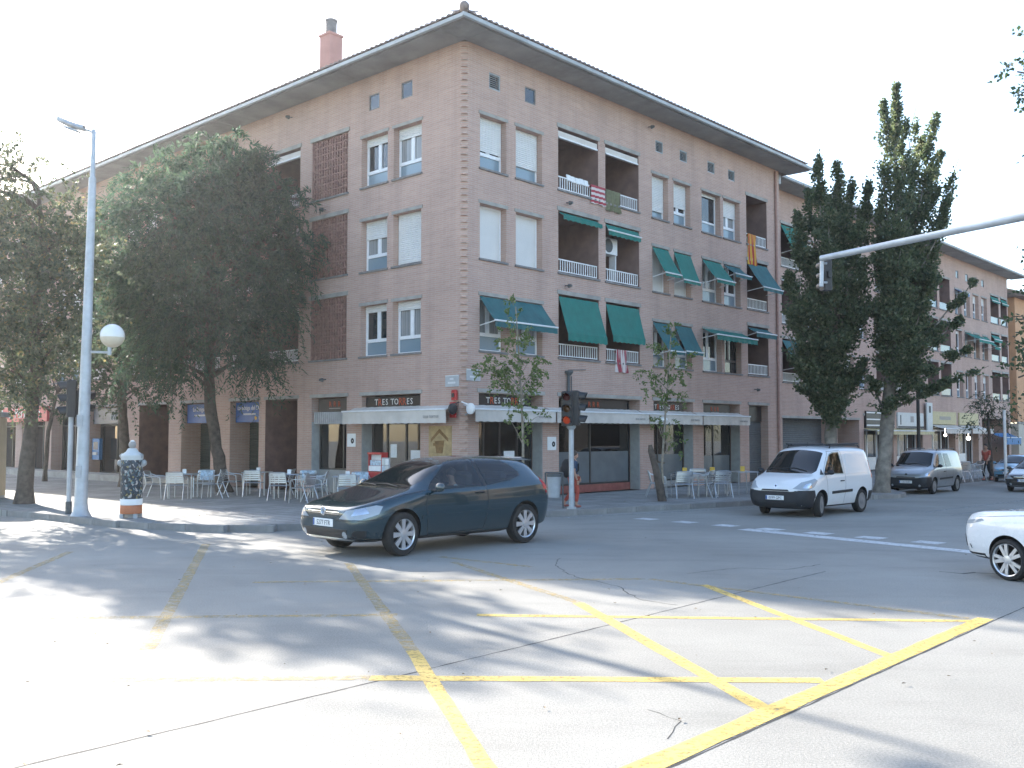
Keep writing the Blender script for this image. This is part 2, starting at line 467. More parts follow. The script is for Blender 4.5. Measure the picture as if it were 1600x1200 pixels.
M['loggia'] = simple('balcony_wall_painted_shade', (0.21, 0.135, 0.115), 0.9, var=0.15, scale=3, dirt=0.2)  # shade of the deep balcony recess put into a darker wall colour
M['peach'] = simple('peach_render', (0.56, 0.31, 0.17), 0.9, var=0.08, scale=2, dirt=0.2)
M['ochre_wall'] = simple('pale_ochre_render', (0.40, 0.31, 0.23), 0.9, var=0.08, scale=2, dirt=0.2)
M['peach_base'] = simple('pale_render', (0.52, 0.46, 0.38), 0.9, var=0.08, scale=2, dirt=0.2)
M['beige_wall'] = simple('beige_kiosk_panel', (0.50, 0.40, 0.27), 0.8, var=0.1, scale=3, dirt=0.3)
M['skin'] = simple('skin', (0.42, 0.24, 0.17), 0.6, var=0.06)
M['hair'] = simple('dark_hair', (0.035, 0.022, 0.016), 0.6, var=0.3, scale=30)
M['cloth_navy'] = simple('navy_cloth', (0.03, 0.06, 0.11), 0.9, var=0.2, scale=12)
M['cloth_red'] = simple('red_cloth', (0.40, 0.075, 0.05), 0.9, var=0.15, scale=10)
M['cloth_black'] = simple('black_cloth', (0.02, 0.02, 0.022), 0.9, var=0.2, scale=12)
M['yellow'] = simple('yellow_plastic', (0.62, 0.38, 0.05), 0.5, var=0.06)
M['orange_base'] = simple('orange_base_panel', (0.46, 0.16, 0.07), 0.7, var=0.15, dirt=0.3)
M['estelada'] = striped('red_white_striped_cloth', [(0.62, 0.55, 0.52), (0.36, 0.05, 0.07)], 'Z', 0.17)
M['stripe_v'] = striped('red_white_upright_stripes', [(0.62, 0.55, 0.52), (0.33, 0.06, 0.08)], 'X', 0.14)
M['senyera'] = striped('yellow_red_striped_cloth', [(0.62, 0.36, 0.05), (0.42, 0.05, 0.04)], 'X', 0.125)
M['olive'] = simple('olive_cloth', (0.15, 0.15, 0.085), 0.9, var=0.2, scale=9)
M['blue_paint'] = simple('blue_paint', (0.01, 0.14, 0.34), 0.5, var=0.1)
M['pale_sign'] = simple('pale_sign_board', (0.55, 0.57, 0.56), 0.5, var=0.05)
M['cream_sign'] = simple('cream_sign_board', (0.50, 0.43, 0.24), 0.6, var=0.08)
M['blue_white'] = simple('blue_and_white_plastic', (0.42, 0.52, 0.60), 0.4, var=0.4, scale=14)

def emit(name, col, st):
    m, nt, n, l, b = _new(name)
    b.inputs['Base Color'].default_value = tuple(c * .08 for c in col) + (1,)
    b.inputs['Emission Color'].default_value = col + (1,)
    b.inputs['Emission Strength'].default_value = st
    return m
M['lamp_lit'] = emit('lit_lamp', (1.0, 0.93, 0.8), 3.0)
M['amber_lit'] = emit('lit_amber_signal', (1.0, 0.13, 0.04), 0.05)
# ------------------------------------------------------------------ road, pavement, markings
def asphalt():
    m, nt, n, l, b = _new('worn_pale_asphalt')
    tc = n.new('ShaderNodeTexCoord')
    big = n.new('ShaderNodeTexNoise'); big.inputs['Scale'].default_value = 0.22; big.inputs['Detail'].default_value = 9; big.inputs['Roughness'].default_value = 0.62
    l.new(tc.outputs['Object'], big.inputs['Vector'])
    fine = n.new('ShaderNodeTexNoise'); fine.inputs['Scale'].default_value = 55; fine.inputs['Detail'].default_value = 5; fine.inputs['Roughness'].default_value = 0.7
    l.new(tc.outputs['Object'], fine.inputs['Vector'])
    vo = n.new('ShaderNodeTexVoronoi'); vo.inputs['Scale'].default_value = 150
    l.new(tc.outputs['Object'], vo.inputs['Vector'])
    r1 = n.new('ShaderNodeValToRGB')
    r1.color_ramp.elements[0].position = 0.33; r1.color_ramp.elements[0].color = (0.232, 0.228, 0.208, 1)
    r1.color_ramp.elements[1].position = 0.66; r1.color_ramp.elements[1].color = (0.33, 0.323, 0.296, 1)
    l.new(big.outputs['Fac'], r1.inputs['Fac'])
    mr = n.new('ShaderNodeMapRange'); mr.inputs['From Min'].default_value = 0.3; mr.inputs['From Max'].default_value = 0.7
    mr.inputs['To Min'].default_value = 0.66; mr.inputs['To Max'].default_value = 1.26
    l.new(fine.outputs['Fac'], mr.inputs['Value'])
    # oil and tyre staining, darker blotches
    st = n.new('ShaderNodeTexNoise'); st.inputs['Scale'].default_value = 0.9; st.inputs['Detail'].default_value = 6; st.inputs['Roughness'].default_value = 0.7
    mp = n.new('ShaderNodeMapping'); mp.inputs['Rotation'].default_value = (0, 0, R(43)); mp.inputs['Scale'].default_value = (0.35, 1.3, 1)
    l.new(tc.outputs['Object'], mp.inputs[0]); l.new(mp.outputs[0], st.inputs['Vector'])
    ms = n.new('ShaderNodeMapRange'); ms.inputs['From Min'].default_value = 0.5; ms.inputs['From Max'].default_value = 0.75
    ms.inputs['To Min'].default_value = 1.0; ms.inputs['To Max'].default_value = 0.8
    l.new(st.outputs['Fac'], ms.inputs['Value'])
    mu = n.new('ShaderNodeMath'); mu.operation = 'MULTIPLY'; l.new(mr.outputs[0], mu.inputs[0]); l.new(ms.outputs[0], mu.inputs[1])
    hs = n.new('ShaderNodeHueSaturation'); l.new(r1.outputs[0], hs.inputs['Color']); l.new(mu.outputs[0], hs.inputs['Value'])
    l.new(hs.outputs[0], b.inputs['Base Color'])
    b.inputs['Roughness'].default_value = 0.82
    b.inputs['Specular IOR Level'].default_value = 0.4
    bp = n.new('ShaderNodeBump'); bp.inputs['Strength'].default_value = 0.35; bp.inputs['Distance'].default_value = 0.008
    l.new(vo.outputs['Distance'], bp.inputs['Height']); l.new(bp.outputs['Normal'], b.inputs['Normal'])
    return m
M['asphalt'] = asphalt()

def paint(name, col, wear_lo, wear_hi, scale=9):
    """road paint worn through to the asphalt in flakes"""
    m, nt, n, l, b = _new(name)
    out = n['Material Output']
    tc = n.new('ShaderNodeTexCoord')
    a = n.new('ShaderNodeTexNoise'); a.inputs['Scale'].default_value = scale; a.inputs['Detail'].default_value = 10; a.inputs['Roughness'].default_value = 0.75
    l.new(tc.outputs['Object'], a.inputs['Vector'])
    mr = n.new('ShaderNodeMapRange'); mr.inputs['From Min'].default_value = wear_lo; mr.inputs['From Max'].default_value = wear_hi
    l.new(a.outputs['Fac'], mr.inputs['Value'])
    c = n.new('ShaderNodeTexNoise'); c.inputs['Scale'].default_value = 2.2; c.inputs['Detail'].default_value = 6
    l.new(tc.outputs['Object'], c.inputs['Vector'])
    r = n.new('ShaderNodeValToRGB')
    r.color_ramp.elements[0].position = 0.3; r.color_ramp.elements[1].position = 0.7
    r.color_ramp.elements[0].color = tuple(x * 0.78 for x in col) + (1,); r.color_ramp.elements[1].color = col + (1,)
    l.new(c.outputs['Fac'], r.inputs['Fac']); l.new(r.outputs[0], b.inputs['Base Color'])
    b.inputs['Roughness'].default_value = 0.7
    t = n.new('ShaderNodeBsdfTransparent')
    mx = n.new('ShaderNodeMixShader'); l.new(mr.outputs[0], mx.inputs['Fac']); l.new(t.outputs[0], mx.inputs[1]); l.new(b.outputs[0], mx.inputs[2])
    l.new(mx.outputs[0], out.inputs['Surface'])
    return m
M['paint_yellow'] = paint('yellow_road_paint', (0.64, 0.46, 0.13), 0.33, 0.50, 16)
M['paint_yellow_worn'] = paint('worn_yellow_road_paint', (0.58, 0.41, 0.13), 0.42, 0.70, 12)
M['paint_white'] = paint('white_road_paint', (0.62, 0.63, 0.63), 0.33, 0.46)
M['paint_white_worn'] = paint('worn_white_road_paint', (0.50, 0.51, 0.51), 0.45, 0.60)
M['joint'] = simple('dark_joint_filler', (0.03, 0.029, 0.028), 0.85, var=0.3)

b = MB(); b.quad((-300, -80, 0), (300, -80, 0), (300, 420, 0), (-300, 420, 0))
tag(b.build('road', M['asphalt'], fixn=False), 'pale worn asphalt of the road junction', kind='structure')

def pavmat():
    m, nt, n, l, b = _new('grey_paving')
    tc = n.new('ShaderNodeTexCoord')
    mp = n.new('ShaderNodeMapping'); mp.inputs['Rotation'].default_value = (0, 0, R(-47.4)); l.new(tc.outputs['Object'], mp.inputs[0])
    bt = n.new('ShaderNodeTexBrick'); bt.offset = 0.0
    bt.inputs['Scale'].default_value = 1; bt.inputs['Brick Width'].default_value = 0.4; bt.inputs['Row Height'].default_value = 0.4; bt.inputs['Mortar Size'].default_value = 0.012
    bt.inputs['Color1'].default_value = (0.30, 0.30, 0.285, 1); bt.inputs['Color2'].default_value = (0.25, 0.25, 0.238, 1); bt.inputs['Mortar'].default_value = (0.12, 0.118, 0.115, 1)
    l.new(mp.outputs[0], bt.inputs['Vector'])
    nz = n.new('ShaderNodeTexNoise'); nz.inputs['Scale'].default_value = 0.6; nz.inputs['Detail'].default_value = 9; nz.inputs['Roughness'].default_value = 0.7
    l.new(tc.outputs['Object'], nz.inputs['Vector'])
    mr = n.new('ShaderNodeMapRange'); mr.inputs['From Min'].default_value = 0.3; mr.inputs['From Max'].default_value = 0.7; mr.inputs['To Min'].default_value = 0.68; mr.inputs['To Max'].default_value = 1.25
    l.new(nz.outputs['Fac'], mr.inputs['Value'])
    hs = n.new('ShaderNodeHueSaturation'); l.new(bt.outputs['Color'], hs.inputs['Color']); l.new(mr.outputs[0], hs.inputs['Value'])
    l.new(hs.outputs[0], b.inputs['Base Color'])
    b.inputs['Roughness'].default_value = 0.85
    bp = n.new('ShaderNodeBump'); bp.inputs['Strength'].default_value = 0.4; bp.inputs['Distance'].default_value = 0.01; bp.invert = True
    l.new(bt.outputs['Fac'], bp.inputs['Height']); l.new(bp.outputs['Normal'], b.inputs['Normal'])
    return m
M['paving'] = pavmat()
M['kerb'] = simple('kerb_stone', (0.235, 0.23, 0.222), 0.85, var=0.2, scale=4, bump=0.3, dirt=0.3)

KERB = [(-60, 66), (-20.0, 29.7), (-16.2, 26.5), (-14.35, 25.5), (-13.14, 25.0), (-12.0, 24.3), (-10.64, 23.25), (-9.25, 22.16), (-7.91, 21.36), (-6.82, 20.95), (-5.85, 20.85), (-4.9, 21.05),
        (-3.9, 21.6), (-2.4, 22.5), (-0.8, 23.5), (1.14, 24.76), (2.17, 25.45), (3.45, 26.3), (5.0, 27.3), (6.97, 28.6), (9.0, 29.9), (11.2, 31.1), (12.5, 31.7), (13.1, 32.6), (13.25, 33.8), (13.6, 35.6), (19.5, 42.1), (60, 86.2)]
poly = KERB + [(60, 150), (-60, 150)]
b = MB(); b.prism(poly, 0.0, 0.15, 'xy')
pav = tag(b.build('pavement', M['paving']), 'grey paved pavement round the corner of the brick block', kind='structure')
# kerb stones along the edge
b = MB(); b.bevbox(-0.485, 0.485, -0.02, 0.13, -0.01, 0.154, 0.012)
kerb_mesh = b.mesh('kerb_stone', M['kerb'])
def resample(pts, step):
    out = []; carry = 0.0
    for i in range(len(pts) - 1):
        a, c = Vector(pts[i]), Vector(pts[i + 1]); d = (c - a).length; t = carry
        while t < d:
            out.append((a.lerp(c, t / d), (c - a) / d)); t += step
        carry = t - d
    return out
for p, d in resample(KERB[1:], 0.985):
    if p.x > 40: break
    o = link('kerb_stone', kerb_mesh, pav, (p.x + d.x * .49, p.y + d.y * .49, random.uniform(-.004, .004)), (0, 0, math.atan2(d.y, d.x) + random.uniform(-.008, .008)))

def stripe(b, p, q, w0, w1=None, z=0.004, wob=0.0):
    """painted band from p to q on the road, its edges a little uneven"""
    p, q = Vector(p), Vector(q); d = q - p; L = d.length; d /= L; nrm = Vector((-d.y, d.x))
    if w1 is None: w1 = w0
    k = max(2, int(L / 0.25)); rows = []
    for i in range(k + 1):
        t = i / k; c = p.lerp(q, t); w = (w0 + (w1 - w0) * t) / 2
        a = w + random.uniform(-wob, wob); e = w + random.uniform(-wob, wob)
        rows.append([(c.x + nrm.x * a, c.y + nrm.y * a, z), (c.x - nrm.x * e, c.y - nrm.y * e, z)])
    b.grid(rows)

def marking(name, segs, mat, label, z=0.004):
    b = MB()
    for i, s in enumerate(segs): stripe(b, *s, z=z + i * 0.0003, wob=0.008)
    return tag(b.build(name, mat, fixn=False), label, kind='structure')
marking('box_junction_border', [((0.28, 5.55), (5.30, 11.03), 0.20, 0.17)], M['paint_yellow'], 'broad yellow border line of the box junction', 0.0045)
marking('box_junction_lines', [((2.63, 13.49), (3.53, 9.10), .13), ((0.81, 12.06), (1.90, 7.40), .15), ((-0.4, 11.24), (5.12, 10.88), .13), ((-1.2, 8.36), (2.60, 8.27), .17),
        ((-0.95, 9.4), (-0.14, 6.05), .13)], M['paint_yellow'], 'yellow crossing lines of the box junction', 0.0022)
marking('box_junction_line', [((1.96, 14.02), (5.11, 11.02), .13)], M['paint_yellow_worn'], 'thin yellow line of the box junction', 0.0050)
marking('worn_box_lines', [((-5.77, 18.52), (-3.49, 9.45), .15), ((-5.72, 11.02), (-1.31, 11.25), .14), ((-3.61, 13.72), (1.9, 14.04), .13), ((-2.62, 15.76), (-0.95, 9.4), .14),
        ((-1.24, 16.59), (0.3, 15.31), .14), ((-7.78, 17.31), (-7.0, 12.8), .14), ((-0.95, 15.9), (0.81, 12.06), .13), ((-3.4, 8.3), (-1.2, 8.36), .15)], M['paint_yellow_worn'], 'faded yellow lines worn off the road', 0.0024)
# crossing: short white blocks in a row, stop line, edge lines
b = MB()
row0, row1 = Vector((3.30, 24.0)), Vector((9.52, 17.03))
dd = (row1 - row0).normalized()
nblk = 9
for i in range(nblk + 2):
    c = row0.lerp(row1, i / (nblk - 1.0))
    stripe(b, c - dd * 0.26, c + dd * 0.26, 0.42, z=0.004, wob=0.01)
tag(b.build('crossing_blocks', M['paint_white'], fixn=False), 'row of short white blocks marking the crossing', kind='structure')
marking('stop_line', [((5.04, 21.41), (10.6, 13.8), .40)], M['paint_white'], 'long white stop line across the road')
marking('edge_lines', [((1.2, 24.3), (6.9, 27.75), .16), ((9.3, 28.0), (11.2, 25.98), .14), ((11.09, 26.2), (20.0, 34.4), .14), ((11.11, 24.9), (13.0, 26.9), .12), ((16, 29.5), (18, 31.6), .12),
        ((21, 34.5), (23, 36.6), .12), ((26, 39.5), (28, 41.6), .12)], M['paint_white_worn'], 'thin white lane lines on the road')

def crack(name, pts, w, label, jit=0.02, z=0.003):
    b = MB(); P = []
    for i in range(len(pts) - 1):
        a, c = Vector(pts[i]), Vector(pts[i + 1]); k = max(1, int((c - a).length / 0.12))
        for j in range(k): P.append(a.lerp(c, j / k) + Vector((random.uniform(-jit, jit), random.uniform(-jit, jit))))
    P.append(Vector(pts[-1])); rows = []
    for i, p in enumerate(P):
        d = (P[min(i + 1, len(P) - 1)] - P[max(i - 1, 0)]).normalized(); ww = w * random.uniform(.45, 1.2) / 2
        rows.append([(p.x - d.y * ww, p.y + d.x * ww, z), (p.x + d.y * ww, p.y - d.x * ww, z)])
    b.grid(rows)
    return tag(b.build(name, M['joint'], fixn=False), label, kind='structure')
crack('road_joint', [(-4.6, 4.4), (-2.96, 6.25), (0.0, 9.48), (3.49, 13.43), (4.72, 14.81)], 0.02, 'dark sawn joint running slantwise over the road', 0.005, 0.0018)
crack('road_joint', [(-.2, 4.85), (.37, 5.47), (5.37, 10.95), (6.95, 12.65), (9.4, 15.3)], 0.019, 'dark joint along the yellow border', 0.004, 0.0018)
crack('road_crack', [(0.8, 16.41), (0.69, 15.61), (0.81, 14.67), (0.97, 14.15), (1.17, 13.84), (1.47, 13.26), (1.53, 12.73), (1.63, 12.24), (2.0, 11.9)], 0.016, 'crooked crack in the asphalt', 0.03, 0.0018)
crack('road_crack', [(4.9, 15.6), (4.2, 15.0), (3.5, 15.2), (2.6, 14.6)], 0.02, 'thin crack near the stop line', 0.03, 0.0018)
crack('road_crack', [(6.45, 14.75), (6.7, 14.6), (6.9, 14.72), (7.2, 14.5)], 0.05, 'dark scar in the asphalt', 0.05, 0.0018)
crack('road_crack', [(1.0, 7.4), (1.2, 7.1), (1.05, 6.7)], 0.008, 'short crack beside the yellow border', 0.03, 0.0018)
# darker relaid strip of asphalt near the crossing
def strip_mat():
    return simple('dark_asphalt', (0.17, 0.172, 0.175), 0.85, var=0.3, scale=2.0, bump=0.6, dirt=0.3)
# small litter: dry leaves lying on the road and pavement
b = MB()
for i in range(260):
    if i < 90: x, y, z = random.uniform(-7, 9), random.uniform(5.5, 20), 0.02
    else:
        t = random.choice(KERB[3:20]); x, y, z = t[0] + random.uniform(-2, 1.2), t[1] + random.uniform(.25, 4.5), 0.165
    r = random.uniform(.012, .03); a = random.uniform(0, 6.28)
    c, s_ = math.cos(a) * r, math.sin(a) * r
    b.quad((x + c, y + s_, z), (x - s_ * .5, y + c * .5, z + .008), (x - c, y - s_, z), (x + s_ * .5, y - c * .5, z + .006))
tag(b.build('fallen_leaves', simple('dry_leaf', (0.16, 0.105, 0.05), 0.8, var=0.4, scale=20), fixn=False), 'dry leaves scattered on the road and pavement', kind='stuff')
# ------------------------------------------------------------------ the brick block on the corner
FR = R(90 - 42.552)          # heading of the long front, from +X
CX, CY = -1.385, 27.894      # foot of the street corner
dR = Vector((math.cos(FR), math.sin(FR), 0)); dL = Vector((-math.sin(FR), math.cos(FR), 0))
def W(u, d, z=0.0):
    """front coordinates (along, inward, up) to world"""
    return Vector((CX, CY, 0)) + dR * u + dL * d + Vector((0, 0, z))
def WL(u, d, z=0.0):
    """side front: u negative going away from the corner, d inward"""
    return Vector((CX, CY, 0)) - dL * u + dR * d + Vector((0, 0, z))

class Front:
    """places pieces on a front: x along it, y inward, z up; parent is the building's root"""
    def __init__(s, root, rz, ox=0.0, oy=0.0):
        s.root = root; s.rz = rz; s.ox = ox; s.oy = oy
    def at(s, u, d, z):
        c, n_ = math.cos(s.rz), math.sin(s.rz)
        return (s.ox + u * c - d * n_, s.oy + u * n_ + d * c, z)
    def put(s, name, me, u=0.0, d=0.0, z=0.0, parent=None):
        return link(name, me, s.root, s.at(u, d, z), (0, 0, s.rz))
    def world(s, u, d, z):
        return s.root.matrix_basis @ Vector(s.at(u, d, z))
    def wrz(s):
        return s.root.rotation_euler.z + s.rz

def wall_mesh(name, u0, u1, z0, z1, ops, mats):
    """wall skin with recessed openings: (u0,u1,z0,z1,depth,back material index or None)"""
    us = sorted({u0, u1} | {o[0] for o in ops} | {o[1] for o in ops})
    zs = sorted({z0, z1} | {o[2] for o in ops} | {o[3] for o in ops})
    b = MB()
    for i in range(len(us) - 1):
        # merge cells upwards where no opening intervenes
        run = None
        for j in range(len(zs) - 1):
            cu, cz = (us[i] + us[i + 1]) / 2, (zs[j] + zs[j + 1]) / 2
            hole = any(o[0] < cu < o[1] and o[2] < cz < o[3] for o in ops)
            if not hole:
                if run is None: run = zs[j]
            if run is not None and (hole or j == len(zs) - 2):
                top = zs[j] if hole else zs[j + 1]
                b.quad((us[i], 0, run), (us[i + 1], 0, run), (us[i + 1], 0, top), (us[i], 0, top)); run = None
    for o in ops:
        a, c, e, f, dp, bk = o[:6]
        b.cur = o[6] if len(o) > 6 else 0
        b.quad((a, 0, e), (a, 0, f), (a, dp, f), (a, dp, e))
        b.quad((c, 0, e), (c, dp, e), (c, dp, f), (c, 0, f))
        b.quad((a, 0, f), (c, 0, f), (c, dp, f), (a, dp, f))
        b.quad((a, 0, e), (a, dp, e), (c, dp, e), (c, 0, e))
        if bk is not None:
            b.cur = bk; b.quad((a, dp, e), (c, dp, e), (c, dp, f), (a, dp, f))
        b.cur = 0
    return b.mesh(name, mats, fixn=False)

_cache = {}
def cached(key, fn):
    if key not in _cache: _cache[key] = fn()
    return _cache[key]

def frame_mesh(w, h, split, mull, dark=False):
    def fn():
        b = MB(); t = 0.055
        b.box(0, t, 0, .07, 0, h); b.box(w - t, w, 0, .07, 0, h); b.box(t, w - t, 0, .07, 0, t); b.box(t, w - t, 0, .07, h - t, h)
        if split: b.box(t, w - t, -.006, .064, split - .035, split + .035)
        if mull:
            b.box(w / 2 - .045, w / 2 + .045, -.012, .06, split + .035, h - t)
            for x0, x1 in ((t, w / 2 - .045), (w / 2 + .045, w - t)):   # casement sashes
                b.box(x0, x0 + .035, -.004, .05, split + .035, h - t); b.box(x1 - .035, x1, -.004, .05, split + .035, h - t)
                b.box(x0 + .035, x1 - .035, -.004, .05, split + .035, split + .07); b.box(x0 + .035, x1 - .035, -.004, .05, h - t - .035, h - t)
        return b.mesh('window', M['dark_frame'] if dark else M['white_frame'])
    return cached(('frame', round(w, 2), round(h, 2), split, mull, dark), fn)

def pane_mesh(w, h, mat):
    def fn():
        b = MB(); b.box(0, w, 0, .012, 0, h); return b.mesh('pane', M[mat])
    return cached(('pane', round(w, 2), round(h, 2), mat), fn)

def slab_mesh(name, w, d0, d1, h, mat):
    def fn():
        b = MB(); b.box(0, w, d0, d1, 0, h); return b.mesh(name, M[mat])
    return cached((name, round(w, 2), d0, d1, h, mat), fn)

def shutter_mesh(w, h):
    def fn():
        b = MB(); n_ = max(2, int(h / 0.062)); rows = []
        for i in range(n_):
            z1 = h - h * i / n_; z0 = h - h * (i + 1) / n_
            rows += [[(0, -.004, z1), (w, -.004, z1)], [(0, -.022, (z0 + z1) / 2), (w, -.022, (z0 + z1) / 2)], [(0, -.004, z0 + .004), (w, -.004, z0 + .004)], [(0, .006, z0), (w, .006, z0)]]
        b.grid(rows); b.box(0, w, -.02, .012, -.03, 0)
        return b.mesh('shutter', M['shutter'])
    return cached(('shutter', round(w, 2), round(h, 2)), fn)

def curtain_mesh(w, h, mat):
    def fn():
        b = MB(); rows = [[(w * i / 24, .03 * math.sin(i * 1.9) + .012 * math.sin(i * .7), z) for i in range(25)] for z in (0, h)]
        b.smooth = True; b.grid(rows); return b.mesh('curtain', M[mat])
    return cached(('curt', round(w, 2), round(h, 2), mat), fn)

LINT = 0.10
def window(F, u0, u1, z0, z1, shut=0.0, kind='std', dep=0.24, sill=True, curt=False):
    """window > panes, shutter, sill, lintel; the frame is the window's own mesh"""
    w, h = u1 - u0, z1 - z0
    t = 0.055
    if kind == 'blind':
        win = F.put('window', frame_mesh(w, h, 0, False), u0, dep, z0)
        link('blind', slab_mesh('blind', w - 2 * t, 0, .02, h - 2 * t, 'blind'), win, (t, .012, t))
    else:
        sp = round(h * 0.30, 2)
        dark = kind == 'dark'
        win = F.put('window', frame_mesh(w, h, sp, kind != 'single', dark), u0, dep, z0)
        pw = w / 2 - .045 - t if kind != 'single' else w - 2 * t
        ph = h - t - sp - .035
        pk = 'pane_curtain' if curt else 'pane'
        link('pane', pane_mesh(pw, ph, pk), win, (t, .03, sp + .035), (0, 0, random.uniform(-.006, .006)))
        if kind != 'single': link('pane', pane_mesh(pw, ph, pk), win, (w / 2 + .045, .03, sp + .035), (0, 0, random.uniform(-.006, .006)))
        link('pane', pane_mesh(w - 2 * t, sp - .035 - t, 'pane_low' if not dark else 'pane'), win, (t, .03, t))
        if shut > 0: link('shutter', shutter_mesh(w - .05, h * shut), win, (.025, -.02, h - h * shut))
    if sill: link('sill', slab_mesh('sill', w + .10, -.05 - dep, 0.0, .06, 'sill'), win, (-.05, 0, -.062))
    link('lintel', slab_mesh('lintel', w + .12, -.022 - dep, -dep + .12, LINT, 'concrete'), win, (-.06, 0, h + .003))
    return win

def railing_mesh(w, h):
    def fn():
        b = MB(); n_ = int(w / 0.115)
        b.box(0, w, -.02, .02, h - .035, h); b.box(0, w, -.015, .015, .03, .06)
        for i in range(n_ + 1):
            x = .015 + (w - .03) * i / n_; b.box(x - .014, x + .014, -.01, .01, .06, h - .035)
        return b.mesh('railing', M['white_metal'])
    return cached(('rail', round(w, 2), round(h, 2)), fn)

def railing_panel_mesh(w, h):
    def fn():
        b = MB(); b.box(0, w, -.02, .02, h - .04, h); b.box(0, .03, -.02, .02, 0, h - .04); b.box(w - .03, w, -.02, .02, 0, h - .04); b.box(.03, w - .03, -.006, .006, .03, h - .04)
        return b.mesh('railing', M['pane_low'])
    return cached(('railp', round(w, 2), round(h, 2)), fn)

def balcony(F, u0, u1, z0, z1, door=True, box=False, dep=1.8, panel=False):
    """recessed balcony fittings: railing > nothing, door > pane, lintel, rolled awning"""
    w, h = u1 - u0, z1 - z0
    F.put('railing', (railing_panel_mesh if panel else railing_mesh)(w - .06, .44), u0 + .03, .06, z0 + .01)
    F.put('balcony_sill', slab_mesh('balcony_sill', w + .10, -.05, .10, .06, 'sill'), u0 - .05, 0, z0 - .062)
    F.put('balcony_lintel', slab_mesh('balcony_lintel', w + .14, -.03, .16, .13, 'concrete'), u0 - .07, 0, z1 + .003)
    if door:
        dw = min(1.05, w * .5); hh = h - .45
        d = F.put('balcony_door', frame_mesh(dw, hh, .5, True), u1 - dw - .12, dep - .06, z0)
        link('pane', pane_mesh(dw - .11, .42, 'pane'), d, (.055, .03, .05)); link('pane', pane_mesh(dw / 2 - .1, hh - .59, 'pane'), d, (.055, .03, .535)); link('pane', pane_mesh(dw / 2 - .1, hh - .59, 'pane'), d, (dw / 2 + .045, .03, .535))
        if w > 1.9:
            d = F.put('side_window', frame_mesh(.62, hh - .1, 0, False), u0 + .08, dep - .06, z0)
            link('blind', slab_mesh('blind', .51, 0, .02, hh - .21, 'blind'), d, (.055, .012, .055))
    if box:
        def fn():
            b = MB(); b.prism([(0, 0), (0, .20), (.10, .24), (.22, .16), (.20, .02)], 0, w - .06, 'yz')
            return b.mesh('rolled_awning', M['beige_cloth'])
        a = F.put('rolled_awning', cached(('rolled', round(w, 2)), fn), u0 + .03, .02, z1 - .30)
        link('front_bar', slab_mesh('front_bar', w - .08, -.03, .02, .05, 'white_metal'), a, (.01, -.01, -.04))

def grille(F, u0, u1, z0, z1):
    """screen of dark ceramic pieces in front of a recess"""
    w, h = u1 - u0, z1 - z0
    def fn():
        b = MB(); n_ = 14; rows = 8
        for i in range(n_):
            x = w * (i + .5) / n_
            for k in range(rows * 2):
                za, zb = h * k / (rows * 2), h * (k + 1) / (rows * 2)
                o = .0; ww = .036 if k % 2 else .026
                b.box(x - ww + o, x + ww + o, .03, .14, za + .006, zb - .006)
        for k in range(1, rows):
            z = h * k / rows; b.box(0, w, .018, .12, z - .02, z + .02)
        b.box(0, .04, .0, .14, 0, h); b.box(w - .04, w, .0, .14, 0, h)
        return b.mesh('grille', M['lattice'])
    g_ = F.put('grille', cached(('grille', round(w, 2), round(h, 2)), fn), u0, .02, z0); g_['kind'] = 'stuff'
    F.put('grille_lintel', slab_mesh('grille_lintel', w + .14, -.035, .03, .13, 'concrete'), u0 - .07, 0, z1 + .003)
    F.put('grille_sill', slab_mesh('grille_sill', w + .10, -.05, .06, .06, 'sill'), u0 - .05, 0, z0 - .062)

def vent(F, u0, u1, z0, z1, louvre):
    w, h = u1 - u0, z1 - z0
    def fn():
        b = MB(); t = .035
        b.box(0, w, -.015, .05, 0, t); b.box(0, w, -.015, .05, h - t, h); b.box(0, t, -.015, .05, t, h - t); b.box(w - t, w, -.015, .05, t, h - t)
        if louvre:
            for i in range(7):
                z = t + (h - 2 * t) * (i + .5) / 7
                b.add([(t, -.01, z - .025), (w - t, -.01, z - .025), (w - t, .03, z + .02), (t, .03, z + .02)], [(0, 1, 2, 3)])
        else: b.box(t, w - t, .02, .03, t, h - t)
        return b.mesh('attic_vent', [M['gutter'] if louvre else M['sill']])
    v = F.put('attic_vent', cached(('vent', round(w, 2), round(h, 2), louvre), fn), u0, .03, z0)
    if not louvre: link('pane', pane_mesh(w - .07, h - .07, 'pane'), v, (.035, .005, .035))

